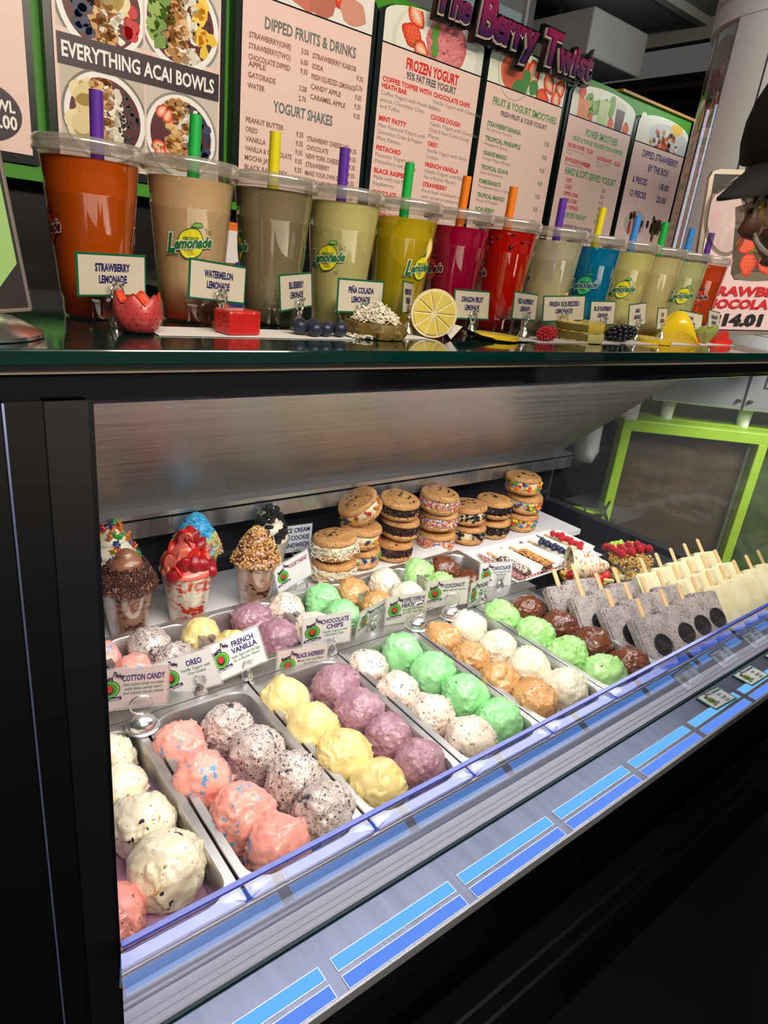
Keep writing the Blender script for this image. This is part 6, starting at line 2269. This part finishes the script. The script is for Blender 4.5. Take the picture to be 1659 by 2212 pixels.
mb = MB(); mb.rbox((0, 0, 0.0125), (0.040, 0.030, 0.025), 0.003)
gobj('watermelon_chunk', 'red watermelon cube in front of the second cup', 'fruit', mb, P('watermelon_red', (190, 34, 34), 0.3, coat=0.4, bump=0.8, bscale=180, var=0.2, vscale=90), (0.331, 0.662, CZ + 0.0008), (0, 0, R(8)))
bbm = blueberry_mesh(); bbm.materials.append(P('blueberry_skin', (34, 40, 62), 0.42, coat=0.15, var=0.4, vscale=2.5))
for k, (x, y, r) in enumerate(((0.409, 0.663, .0095), (0.421, 0.650, .0085), (0.429, 0.668, .0090), (0.437, 0.652, .0085), (0.446, 0.664, .0080), (0.456, 0.652, .0092))):
    o = place('blueberry', bbm, None, None, (x, y, CZ + 0.0008 + r), (R(60 + 20 * k), R(30 * k), k), r)
    tag(o, ['leftmost blueberry, beside the clip holder', 'front blueberry of the left trio', 'back blueberry of the left trio', 'middle front blueberry, fourth from the left', 'second blueberry from the right, set back', 'rightmost blueberry of the row'][k], 'fruit', 'blueberries in a row')
# pineapple slab with coconut
t = thing('pineapple_slice_with_coconut', 'dark skinned pineapple slab heaped with shredded coconut', 'fruit', (0.520, 0.668, CZ + 0.0008))
mb = MB(); mb.lathe([(0, 0), (0.036, 0), (0.039, 0.008), (0.036, 0.017), (0, 0.017)], n=36, wob=lambda a, z: 0.05 * math.sin(9 * a + 200 * z) + 0.03 * math.sin(17 * a)); mb.build('pineapple_rind', P('pineapple_rind', (112, 92, 42), 0.5, var=0.5, vscale=70, bump=0.9, bscale=120), t, smooth=40)
mb = MB()
for k in range(9):
    a = 2 * PI * k / 9
    mb.add([(0.037 * math.cos(a - 0.16), 0.037 * math.sin(a - 0.16), 0.002), (0.037 * math.cos(a + 0.16), 0.037 * math.sin(a + 0.16), 0.002), (0.0415 * math.cos(a), 0.0415 * math.sin(a), 0.020)], [(0, 1, 2)])
mb.build('rind_scales', P('rind_scale', (126, 116, 66), 0.5), t)
rnd = random.Random(6)
mb = MB()
for k in range(520):
    a, q = rnd.uniform(0, 2 * PI), math.sqrt(rnd.random())
    mb.box((0.028 * q * math.cos(a), 0.028 * q * math.sin(a), 0.017 + 0.022 * (1 - q) ** 0.6 * rnd.uniform(0.75, 1.1)), (rnd.uniform(0.006, 0.012), 0.0013, 0.0010), (rnd.uniform(-0.7, 0.7), rnd.uniform(-0.7, 0.7), rnd.uniform(0, 6)))
for k in range(60):
    mb.box((rnd.uniform(-0.05, -0.02), rnd.uniform(-0.03, 0.005), rnd.uniform(0.0005, 0.004)), (rnd.uniform(0.005, 0.010), 0.0012, 0.0008), (rnd.uniform(-0.3, 0.3), rnd.uniform(-0.3, 0.3), rnd.uniform(0, 6)))
stuff(mb.build('shredded_coconut', P('coconut_shred', (238, 234, 218), 0.5), t))
# half lemon standing on its rim
t = thing('half_lemon', 'large half lemon standing with its cut face forward', 'fruit', (0.612, 0.664, CZ + 0.0315), (0, 0, R(-30)))
r = 0.0310
mb = MB(); mb.lathe([(r * math.cos(a), r * 1.05 * math.sin(a)) for a in [R(90 * k / 9) for k in range(10)]], n=40, rot=(R(-90), 0, 0)); mb.build('rind', SLICE_RIND, t, smooth=True)
mb = MB(); mb.lathe([(0, 0), (r, 0)], n=40, rot=(R(90), 0, 0)); mb.build('pith', PITH, t)
rnd = random.Random(1)
for k in range(10):
    a0, a1 = 2 * PI * k / 10 + 0.05, 2 * PI * (k + 1) / 10 - 0.05
    am = (a0 + a1) / 2
    pts = [(r * 0.14 * math.cos(am), r * 0.14 * math.sin(am))] + [(r * 0.88 * math.cos(a0 + (a1 - a0) * j / 5), r * 0.88 * math.sin(a0 + (a1 - a0) * j / 5)) for j in range(6)]
    mb = MB(); mb.prism(pts, 'y', -0.0012, 0.0006); fm = mb.build('segment', SLICE_PULP, t); fix_normals(fm.data)


def flat_slice(label, x, y, rz, tilt):
    t = thing('lemon_slice', label, 'fruit', (x, y, CZ + 0.0048), (tilt[0], tilt[1], rz), 'lemon slices on the counter')
    e = lemon_slice(t, (0, 0, 0), (0, 0, 0), 0.034, 0.006, 'slice')


flat_slice('thin lemon slice lying before the red cups', 0.740, 0.668, 0.2, (0, R(2)))
flat_slice('thin lemon slice lying before the mango card', 1.160, 0.668, 0.5, (R(1), R(-2)))
rme2 = raspberry_mesh(); rme2.materials.append(P('red_raspberry', (186, 34, 52), 0.35, coat=0.3))
for k, (x, y, s, lab) in enumerate(((0.834, 0.655, 0.0125, 'left raspberry of the pair before the fresh squeezed card'), (0.856, 0.662, 0.0120, 'right raspberry of the pair before the fresh squeezed card'))):
    o = place('raspberry', rme2, None, None, (x, y, CZ + 0.0115), (R(78), R(10), R(30 - 70 * k)), s); tag(o, lab, 'fruit', 'raspberries on the counter')
bme = raspberry_mesh(); bme.materials.append(P('blackberry_black', (20, 18, 30), 0.2, coat=0.5))
o = place('blackberry', bme, None, None, (1.050, 0.664, CZ + 0.0150), (R(80), 0, R(60)), (0.0165, 0.0165, 0.028)); tag(o, 'single large blackberry on the paper strip', 'fruit')
PA = P('pineapple_flesh', (234, 206, 90), 0.35, coat=0.3, var=0.25, vscale=70, bump=0.5, bscale=150)
for k, (lab, mm) in enumerate((('lower pale pineapple ring of the stacked pair', P('pale_pineapple', (222, 214, 140), 0.35, coat=0.3, var=0.12, vscale=60)), ('upper golden pineapple ring of the stacked pair', PA))):
    t = thing('pineapple_ring', lab, 'fruit', (0.945 - 0.003 * k, 0.672, CZ + 0.0010 + 0.0155 * k), (0, R(-3 * k), 0), 'stacked pineapple rings')
    mb = MB(); mb.lathe([(0.012, 0), (0.037, 0), (0.039, 0.006), (0.038, 0.014), (0.013, 0.0145), (0.012, 0)], n=40, wob=lambda a, z: 0.025 * math.sin(13 * a)); mb.build('ring', mm, t, smooth=40)
    mb = MB(); mb.lathe([(0.0372, 0.002), (0.0400, 0.004), (0.0400, 0.012), (0.038, 0.0135)], n=18, a0=R(150), a1=R(235)); mb.build('skin_edge', P('ring_skin_%d' % k, (120, 110, 50), 0.5, bump=0.5, bscale=200), t)
# mango wedge
t = thing('mango_wedge', 'tall smooth yellow mango wedge beside the peach card', 'fruit', (1.262, 0.675, CZ + 0.001), (0, 0, R(-35)))
mb = MB()
V = []
n = 14
for i in range(9):
    v = i / 8
    for k in range(n):
        u = k / (n - 1)
        x = -0.045 + 0.09 * u
        hgt = 0.058 * (1 - abs(u - 0.42) ** 1.5 * 2.6)
        z = max(0.002, hgt) * v
        y = -0.020 * math.sin(PI * min(1, v * 0.9)) * math.sin(PI * u) - 0.004
        V.append((x, y, z))
F = [(i * n + k, i * n + k + 1, (i + 1) * n + k + 1, (i + 1) * n + k) for i in range(8) for k in range(n - 1)]
m0 = len(V)
V2 = [(a, 0.012, c) for a, b, c in V]
F += [(m0 + i * n + k, m0 + (i + 1) * n + k, m0 + (i + 1) * n + k + 1, m0 + i * n + k + 1) for i in range(8) for k in range(n - 1)]
for k in range(n - 1): F += [(k, m0 + k, m0 + k + 1, k + 1), (8 * n + k, 8 * n + k + 1, m0 + 8 * n + k + 1, m0 + 8 * n + k)]
for i in range(8): F += [(i * n, (i + 1) * n, m0 + (i + 1) * n, m0 + i * n), (i * n + n - 1, m0 + i * n + n - 1, m0 + (i + 1) * n + n - 1, (i + 1) * n + n - 1)]
mb.add(V + V2, F); mb.build('wedge', P('mango_skin', (240, 206, 30), 0.28, coat=0.3, var=0.06), t, smooth=50)
# kiwi cut in a crown
t = thing('cut_kiwi', 'green kiwi half cut in a zigzag crown', 'fruit', (1.355, 0.672, CZ + 0.001), (R(-12), 0, 0))
n = 36
def crown(rmax, h0, h1, inner):
    V = []
    for i in range(9):
        u = i / 8
        for k in range(n):
            a = 2 * PI * k / n
            tri = abs(((a / (2 * PI) * 7) % 1) - 0.5) * 2
            if not inner: V.append((rmax * math.sin(PI / 2 * (0.25 + 0.75 * u)) * math.cos(a), rmax * math.sin(PI / 2 * (0.25 + 0.75 * u)) * math.sin(a), (h0 + h1 * tri) * u))
            else: V.append((rmax * 0.97 * (0.04 + 0.96 * u) * math.cos(a), rmax * 0.97 * (0.04 + 0.96 * u) * math.sin(a), (h0 + h1 * tri) * u + (h0 + h1 * 0.5) * (1 - u)))
    F = [(i * n + k, i * n + (k + 1) % n, (i + 1) * n + (k + 1) % n, (i + 1) * n + k) for i in range(8) for k in range(n)]
    return V, F
V, F = crown(0.027, 0.022, 0.012, False); mb = MB(); mb.add(V, F); mb.build('kiwi_skin', P('kiwi_skin', (150, 156, 88), 0.6, bump=0.3, bscale=200), t, smooth=True)
V, F = crown(0.027, 0.0222, 0.012, True); mb = MB(); mb.add(V, F); mb.build('kiwi_flesh', P('kiwi_flesh', (150, 192, 76), 0.3, coat=0.4, var=0.2, vscale=60), t, smooth=False)
mb = MB(); mb.ico((0, 0, 0.030), (0.006, 0.006, 0.003), 2); mb.build('kiwi_core', P('kiwi_core', (226, 226, 170), 0.4), t, smooth=True)
mb = MB()
for k in range(22):
    a = 2 * PI * k / 22
    mb.ico((0.010 * math.cos(a), 0.010 * math.sin(a), 0.0300), (0.0007, 0.0012, 0.0007), 1, (0, 0, a))
stuff(mb.build('kiwi_seeds', P('kiwi_seed', (20, 22, 16), 0.3), t))
for k, (x, s, lab) in enumerate(((1.420, 1.0, 'red strawberry wedge at the right end of the fruit row'), (1.318, 0.45, 'small red strawberry bit behind the mango wedge'))):
    mb = MB(); mb.prism([(-0.022, 0), (0.020, 0), (0.024, 0.008), (0.010, 0.012), (0.006, 0.026), (-0.004, 0.018)], 'y', -0.010, 0.010)
    o = gobj('strawberry_wedge', lab, 'fruit', mb, P('strawberry_wedge_red_%d' % k, (214, 46, 34), 0.3, coat=0.3, bump=0.5, bscale=200, var=0.15, vscale=60), (x, 0.668, CZ + 0.001), (0, 0, R(-20)), grp='strawberry wedges'); o.scale = (s, s, s); fix_normals(o.data)

# ================================================================== green price sign at the left end
t = thing('green_price_sign', 'leaning pale green price sign in a silver frame at the left end', 'sign', (0.034, 0.690, CZ), (R(-3), R(-6), R(3)))
mb = MB(); mb.rbox((0.035, 0.004, 0.13), (0.150, 0.008, 0.26), 0.003); mb.build('silver_frame', P('sign_silver', (150, 140, 134), 0.4, 0.5), t)
p = Print()
p.rect(-0.035, 0.005, 0.106, 0.255, (34, 28, 30), 1)
p.poly([(-0.035, 0.008), (0.072, 0.008), (0.1035, 0.042), (0.1035, 0.255), (-0.035, 0.255)], (150, 190, 116), 2)
p.ell(0.05, 0.10, 0.05, 0.045, (126, 162, 98), 3, 24)
for k, z in enumerate((0.118, 0.088)): p.text('9', 0.070, z - 0.003, 0.015, (20, 24, 20), 4, align='r', bold=0.03); p.text('.35', 0.072, z + 0.003, 0.008, (20, 24, 20), 4, bold=0.02)
p.text('9', 0.070, 0.035, 0.020, (20, 24, 20), 4, align='r', bold=0.05); p.text('.35', 0.072, 0.043, 0.009, (20, 24, 20), 4, bold=0.02)
p.build('printed_sheet', M['print'], t, ink=True, loc=(0, -0.001, 0))
mb = MB()
mb.lathe([(0, 0), (0.055, 0), (0.055, 0.003), (0.050, 0.006), (0.035, 0.013), (0.018, 0.016), (0, 0.017)], n=36)
gobj('silver_domed_base', 'silver domed stand base at the left end of the counter', 'stand', mb, M['chrome'], (0.082, 0.640, CZ + 0.0006), smooth=50)

# ================================================================== cup sign at the right end
t = thing('strawberry_cup_sign', 'pink sign with a strawberry cup picture and the price 14.01', 'sign', (1.560, 0.820, CZ), (R(-3), R(-5), R(-36)))
Wd, Hh = 0.36, 0.350
mb = MB()
mb.prism([(0.0, 0.0), (Wd, 0.0), (Wd, Hh), (0.02, Hh), (0.006, Hh - 0.005), (0.0, Hh - 0.018)], 'y', 0.0, 0.012); mb.build('silver_frame', P('sign_frame_silver', (170, 162, 148), 0.35, 0.6), t)
p = Print()
p.rect(0.010, 0.010, Wd - 0.01, Hh - 0.010, (14, 14, 16), 1)
p.poly([(0.011, 0.012), (Wd - 0.012, 0.012), (Wd - 0.012, 0.30), (0.20, 0.335), (0.060, 0.335), (0.011, 0.300)], (236, 208, 210), 2)
cx = 0.140
p.poly([(cx - 0.072, 0.275), (cx + 0.072, 0.275), (cx + 0.066, 0.245), (cx + 0.056, 0.135), (cx + 0.045, 0.122), (cx - 0.045, 0.122), (cx - 0.056, 0.135), (cx - 0.066, 0.245)], (84, 72, 62), 3)
p.ell(cx, 0.130, 0.048, 0.010, (120, 112, 92), 4, 24)
p.ell(cx, 0.272, 0.072, 0.012, (60, 26, 26), 4, 24)
for k, (x, z, s) in enumerate(((-0.020, 0.155, 0.050), (0.025, 0.155, 0.050), (-0.030, 0.198, 0.050), (0.012, 0.200, 0.050), (0.042, 0.21, 0.045), (-0.02, 0.240, 0.045), (0.03, 0.25, 0.045))): berry(p, cx + x, z, s, 0.7 * k, 5 + k)
p.text('STRAWBERRY', 0.012, 0.088, 0.019, (206, 26, 40), 14, width=0.262, bold=0.05, shear=0.15)
p.text('CHOCOLATE CUP', -0.004 + 0.016, 0.060, 0.019, (206, 26, 40), 14, width=0.290, bold=0.05, shear=0.15)
p.text('$14.01', 0.050, 0.022, 0.024, (24, 22, 26), 14, width=0.130, bold=0.06, shear=0.1)
p.build('printed_sheet', M['print'], t, ink=True, loc=(0, -0.001, 0))

# ================================================================== curved display fridge at the right
FX, FY = 2.373, 1.062
t = thing('curved_display_fridge', 'tall white framed display fridge with curved glass at the right', 'fridge', (FX, FY, 1.375))
WF = P('fridge_white', (206, 210, 218), 0.35)
RR = 0.30
def arc(mb, r0, r1, z0, z1, a0=R(60), a1=R(330), n=40): mb.lathe([(r0, z0), (r1, z0), (r1, z1), (r0, z1), (r0, z0)], n=n, a0=a0, a1=a1)
mb = MB(); arc(mb, 0.02, RR + 0.012, 0.745, 0.80); arc(mb, 0.02, RR + 0.004, 0.80, 0.81); arc(mb, 0.02, RR + 0.014, 0.81, 0.885); mb.build('top_cap', WF, t, smooth=40)
mb = MB(); arc(mb, 0.02, RR + 0.012, -0.075, 0.02); mb.build('bottom_cap', WF, t, smooth=40)
mb = MB(); mb.lathe([(RR, 0.02), (RR, 0.745)], n=44, a0=R(60), a1=R(158)); mb.build('curved_glass', glassy('fridge_glass', (0.80, 0.80, 0.80), (1, 0.92, 0.84), 0.12, 0.7, 0.05, body=0.08, bodycol=(0.6, 0.55, 0.5)), t, smooth=True)
mb = MB(); arc(mb, RR - 0.01, RR + 0.010, 0.02, 0.745, R(158), R(180), 8); mb.build('door_stile', WF, t, smooth=40)
mb = MB(); arc(mb, RR - 0.008, RR + 0.002, 0.02, 0.745, R(155.5), R(158), 3); mb.build('door_seal', P('grey_seal', (120, 124, 120), 0.5), t)
mb = MB(); arc(mb, RR - 0.01, RR + 0.010, 0.02, 0.745, R(181), R(330), 22); mb.build('side_panel', WF, t, smooth=40)
mb = MB(); mb.lathe([(0.20, 0.02), (0.20, 0.745)], n=24, a0=R(-30), a1=R(60)); mb.build('inner_back', P('fridge_inner', (120, 124, 122), 0.4), t, smooth=True)
mb = MB()
for z in (0.006, 0.30): mb.lathe([(0, z), (RR - 0.02, z), (RR - 0.02, z + 0.004), (0, z + 0.004)], n=36)
mb.build('glass_shelf', glassy('shelf_glass', (0.85, 0.88, 0.86), (1, 1, 1), 0.1, 0.5, 0.05), t)
for a in (R(128), R(144)):
    mb = MB(); mb.box(((RR - 0.03) * math.cos(a), (RR - 0.03) * math.sin(a), 0.30), (0.006, 0.006, 0.50)); mb.build('light_strip', emitter('fridge_led%d' % int(a * 100), (190, 220, 255), 1.0), t)
mb = MB(); mb.lathe([(0, 0), (0.085, 0), (0.09, 0.01), (0.08, 0.025), (0, 0.028)], n=30)
v = mb.build('fan_cover', P('fan_cover_blue', (150, 172, 190), 0.4), t, smooth=40, loc=(-0.15, 0.03, 0.605), rot=(R(25), R(-50), 0))
mb = MB()
for k in range(9): mb.box((0, -0.05 + 0.0125 * k, 0.029), (0.10 - abs(k - 4) * 0.012, 0.004, 0.003))
mb.build('fan_slats', M['dark'], v)
t2 = thing('bowls_in_fridge', 'stacked pale green bowls inside the curved fridge', 'bowls', (FX - 0.17, FY + 0.06, 1.387))
for k, z in enumerate((0.0, 0.072, 0.146)):
    mb = MB(); mb.lathe([(0, 0), (0.03, 0), (0.075, 0.07), (0.078, 0.085)], n=28); mb.build('bowl', P('pale_bowl_%d' % k, (150, 160, 120), 0.4, var=0.3, vscale=20), t2, smooth=40, loc=(0, 0, z))
t2 = thing('wire_whisk', 'wire whisk lying on the fridge shelf', 'whisk', (FX - 0.16, FY + 0.04, 1.685))
mb = MB()
for k in range(6):
    a = PI * k / 6
    mb.tube([(0.10 * math.cos(b) * 0.9, 0.035 * math.sin(b) * math.cos(a), 0.03 + 0.03 * math.sin(b) * math.sin(a)) for b in [2 * PI * j / 18 for j in range(18)]], 0.0012, 5, closed=True)
mb.build('wires', M['chrome'], t2, smooth=True)

mb = MB(); mb.box((2.45, 1.22, 1.287), (0.86, 0.62, 0.022)); mb.box((2.85, 1.525, 0.64), (0.03, 0.03, 1.28)); o = mb.build('fridge_shelf', M['blackmatt']); tag(o, 'black shelf carrying the curved display fridge', 'shelf')

# small things seen between the cups
t = thing('orange_box', 'orange and white box on the back counter behind the cups', 'box', (0.645, 1.34, 1.296))
mb = MB(); mb.rbox((0, 0, 0.06), (0.10, 0.08, 0.14), 0.003); mb.build('carton', P('orange_card', (226, 110, 24), 0.5), t)
mb = MB(); mb.box((0, -0.041, 0.085), (0.07, 0.002, 0.06)); mb.build('white_label', M['paper'], t)
mb = MB(); mb.lathe([(0, 0), (0.03, 0), (0.03, 0.003), (0, 0.003)], n=24, rot=(R(90), 0, 0)); mb.build('blue_badge', P('blue_badge', (30, 54, 120), 0.4), t, loc=(0.01, -0.043, 0.03))
mb = MB(); mb.box((1.2, 1.75, 1.19), (2.6, 0.40, 0.02)); o = mb.build('back_counter', M['dark']); tag(o, 'dark back counter below the menu boards', 'counter')
mb = MB(); mb.box((0.64, 1.40, 0.65), (0.3, 0.2, 1.29)); o = mb.build('equipment_stand', M['blackmatt']); tag(o, 'dark stand under the orange box', 'stand')

# ================================================================== customer at the right edge, cap and glasses, looking down at the case
SKIN = P('dark_brown_skin', (92, 60, 44), 0.5, bump=0.1, bscale=80)
CLOTH = P('black_jacket', (20, 20, 24), 0.85, bump=0.3, bscale=60)
pt = thing('person', 'person in a dark cap and clear glasses leaning in at the right edge', 'person', (1.03, 0.03, 0.0))


def skin_body(name, joints, edges, mat, parent, sub=2, root=0):
    me = bpy.data.meshes.new(name)
    me.from_pydata([j[0] for j in joints], edges, [])
    o = bpy.data.objects.new(name, me)
    COL.objects.link(o)
    md = o.modifiers.new('s', 'SKIN')
    for k, j in enumerate(joints):
        o.data.skin_vertices[0].data[k].radius = j[1] if hasattr(j[1], '__len__') else (j[1], j[1])
        o.data.skin_vertices[0].data[k].use_root = (k == root)
    s2 = o.modifiers.new('d', 'SUBSURF'); s2.levels = sub; s2.render_levels = sub
    dg = bpy.context.evaluated_depsgraph_get()
    ev = o.evaluated_get(dg)
    m2 = bpy.data.meshes.new_from_object(ev)
    bpy.data.objects.remove(o)
    m2.polygons.foreach_set('use_smooth', [True] * len(m2.polygons))
    return place(name, m2, mat, parent)


# local frame: person faces -X and a little +Y; hips at origin column
J = [((0.06, -0.12, 0.93), (0.15, 0.12)), ((0.03, -0.06, 1.10), (0.15, 0.12)), ((-0.03, 0.03, 1.27), (0.16, 0.12)), ((-0.09, 0.12, 1.36), (0.09, 0.08)), ((-0.14, 0.22, 1.43), (0.055, 0.055)),
     ((0.06, 0.17, 1.31), (0.065, 0.065)), ((0.16, 0.16, 1.06), (0.048, 0.048)), ((0.14, 0.12, 0.84), (0.036, 0.036)),
     ((0.04, -0.12, 1.31), (0.065, 0.065)), ((0.10, -0.26, 1.08), (0.048, 0.048)), ((0.04, -0.32, 0.87), (0.036, 0.036)),
     ((0.07, -0.02, 0.85), (0.10, 0.10)), ((0.05, 0.0, 0.50), (0.068, 0.068)), ((0.10, 0.0, 0.10), (0.048, 0.048)), ((0.0, 0.0, 0.04), (0.045, 0.035)),
     ((0.07, -0.24, 0.85), (0.10, 0.10)), ((0.08, -0.26, 0.50), (0.068, 0.068)), ((0.14, -0.26, 0.10), (0.048, 0.048)), ((0.04, -0.26, 0.04), (0.045, 0.035))]
E_ = [(0, 1), (1, 2), (2, 3), (3, 4), (2, 5), (5, 6), (6, 7), (2, 8), (8, 9), (9, 10), (0, 11), (11, 12), (12, 13), (13, 14), (0, 15), (15, 16), (16, 17), (17, 18)]
body = skin_body('body', J, E_, CLOTH, pt)
for (hx_, hy_, hz_) in ((0.14, 0.12, 0.82), (0.04, -0.32, 0.85)):
    hj = [((0, 0, 0.02), 0.026), ((0, 0, -0.03), 0.030), ((0, 0, -0.065), 0.024)]
    he = [(0, 1), (1, 2)]
    for f in range(4):
        y = -0.021 + 0.014 * f
        ln = (0.032, 0.037, 0.034, 0.026)[f]
        b = len(hj)
        hj += [((0.0, y, -0.080), 0.0085), ((-0.006, y, -0.080 - ln * 0.6), 0.008), ((-0.018, y, -0.080 - ln * 1.1), 0.0068)]
        he += [(2, b), (b, b + 1), (b + 1, b + 2)]
    b = len(hj)
    hj += [((-0.012, 0.028, -0.035), 0.010), ((-0.022, 0.040, -0.062), 0.0085)]
    he += [(1, b), (b, b + 1)]
    h_ = skin_body('hand', hj, he, SKIN, pt)
    h_.location = (hx_, hy_, hz_)
skin_body('neck', [((-0.085, 0.12, 1.36), 0.060), ((-0.135, 0.20, 1.425), 0.054), ((-0.185, 0.275, 1.485), 0.056)], [(0, 1), (1, 2)], SKIN, pt)
# head
hd = (-0.195, 0.290, 1.535)
mb = MB()
bm = bmesh.new()
bmesh.ops.create_icosphere(bm, subdivisions=5, radius=1)
for v in bm.verts:
    q = v.co.copy()
    x, y, z = q.x, q.y, q.z
    X_ = x * 0.098
    Y_ = y * 0.076
    Z_ = z * 0.118
    jaw = max(0, -z)
    X_ += -0.012 * jaw * (1 if x < 0 else -1.8)
    Y_ *= 1 - 0.30 * jaw ** 1.5
    # nose, brow, lips, chin on the -X side
    def bumpf(z0, w_, wy): return math.exp(-((z - z0) / w_) ** 2) * math.exp(-(y / wy) ** 2) * max(0, -x) ** 2
    X_ -= 0.032 * bumpf(-0.22, 0.13, 0.17) + 0.010 * bumpf(-0.02, 0.16, 0.13) + 0.008 * bumpf(-0.50, 0.07, 0.25) + 0.007 * bumpf(-0.62, 0.06, 0.22) + 0.010 * bumpf(-0.85, 0.14, 0.3)
    X_ -= 0.006 * bumpf(0.14, 0.08, 0.6)
    X_ += 0.008 * (math.exp(-((z - 0.0) / 0.10) ** 2) * (math.exp(-((y - 0.40) / 0.2) ** 2) + math.exp(-((y + 0.40) / 0.2) ** 2)) * max(0, -x) ** 2)
    v.co = Vector((X_, Y_, Z_))
mb.bm(bm)
head = mb.build('head', SKIN, pt, smooth=True, loc=hd, rot=(0, R(-24), R(-20)))
for zz, rz_ in ((-0.060, 0.0048), (-0.069, 0.0056)):
    mb = MB(); mb.ico((0, 0, 0), (0.009, 0.022, rz_), 2); mb.build('lip', P('lip_%d' % int(-zz * 1000), (112, 58, 52), 0.4), head, smooth=True, loc=(-0.0835, 0, zz))
for s in (-1, 1):
    mb = MB(); mb.ico((0, 0, 0), (0.016, 0.006, 0.028), 2); mb.build('ear', SKIN, head, smooth=True, loc=(0.008, s * 0.078, -0.012))
    mb = MB(); mb.ico((0, 0, 0), (0.010, 0.012, 0.009), 2); mb.build('eye', P('eye_white%d' % s, (220, 214, 206), 0.2), head, smooth=True, loc=(-0.082, s * 0.031, 0.0))
    mb = MB(); mb.tube([(-0.100, s * 0.062, 0.008), (-0.05, s * 0.080, 0.010), (0.01, s * 0.083, 0.006), (0.03, s * 0.080, -0.02)], 0.0022, 6); mb.build('glasses_temple', P('clear_frame%d' % s, (150, 140, 130), 0.2, alpha=0.7), head, smooth=True)
mb = MB()
V, F = [], []
for k in range(25):
    a = 2 * PI * k / 24
mb.lathe([(0.0, 0.0), (0.012, 0.0015), (0.024, 0.0040)], n=30); 
LENS = glassy('glasses_lens', (0.9, 0.9, 0.9), (1, 1, 1), 0.06, 0.4, 0.05)
for s in (-1, 1):
    mb = MB(); mb.lathe([(0, -0.005), (0.020, -0.003), (0.034, 0.0012)], n=30, rot=(0, R(90), 0)); mb.build('glasses_lens', LENS, head, smooth=True, loc=(-0.112, s * 0.038, -0.018), rot=(0, R(6), s * R(-8)))
    mb = MB(); mb.tube([(0, 0.0345 * math.cos(a), 0.0345 * math.sin(a)) for a in [2 * PI * k / 28 for k in range(28)]], 0.0022, 7, closed=True); mb.build('glasses_rim', P('clear_rim%d' % s, (206, 198, 190), 0.12, alpha=0.45), head, smooth=True, loc=(-0.111, s * 0.038, -0.018), rot=(0, R(6), s * R(-8)))
mb = MB(); mb.tube([(-0.112, -0.010, -0.006), (-0.116, 0, -0.002), (-0.112, 0.010, -0.006)], 0.002, 6); mb.build('glasses_bridge', M['plastic'], head, smooth=True)
# cap with brim, hair below it
mb = MB()
bm = bmesh.new(); bmesh.ops.create_uvsphere(bm, u_segments=32, v_segments=16, radius=1)
for v in list(bm.verts):
    if v.co.z < -0.05: bm.verts.remove(v)
mb.bm(bm, (0.004, 0, 0.030), None, None, (0.104, 0.086, 0.094))
cap = mb.build('cap', P('dark_cap', (26, 24, 24), 0.9, bump=0.4, bscale=300), head, smooth=True)
mb = MB()
n = 16
V = []
for j in range(5):
    v = j / 4
    for k in range(n + 1):
        u = -1 + 2 * k / n
        V.append((-0.090 - 0.062 * v * (1 - 0.75 * u * u) + 0.035 * u * u, 0.052 * u * (1 - 0.35 * v), 0.036 - 0.020 * v - 0.012 * u * u))
F = [(j * (n + 1) + k, j * (n + 1) + k + 1, (j + 1) * (n + 1) + k + 1, (j + 1) * (n + 1) + k) for j in range(4) for k in range(n)]
V2 = [(a, b, c - 0.003) for a, b, c in V]; m0 = len(V)
F += [tuple(m0 + i for i in reversed(f)) for f in F]
F += [(4 * (n + 1) + k, 4 * (n + 1) + k + 1, m0 + 4 * (n + 1) + k + 1, m0 + 4 * (n + 1) + k) for k in range(n)]
mb.add(V + V2, F); mb.build('brim', bpy.data.materials['dark_cap'], cap, smooth=30)
mb = MB()
bm = bmesh.new(); bmesh.ops.create_uvsphere(bm, u_segments=30, v_segments=16, radius=1)
for v in list(bm.verts):
    if v.co.x < -0.15 or v.co.z > 0.4: bm.verts.remove(v)
mb.bm(bm, (0.012, 0, 0.0), None, None, (0.103, 0.086, 0.108))
mb.build('hair', P('black_hair', (18, 14, 12), 0.7, bump=0.8, bscale=120), head, smooth=True)
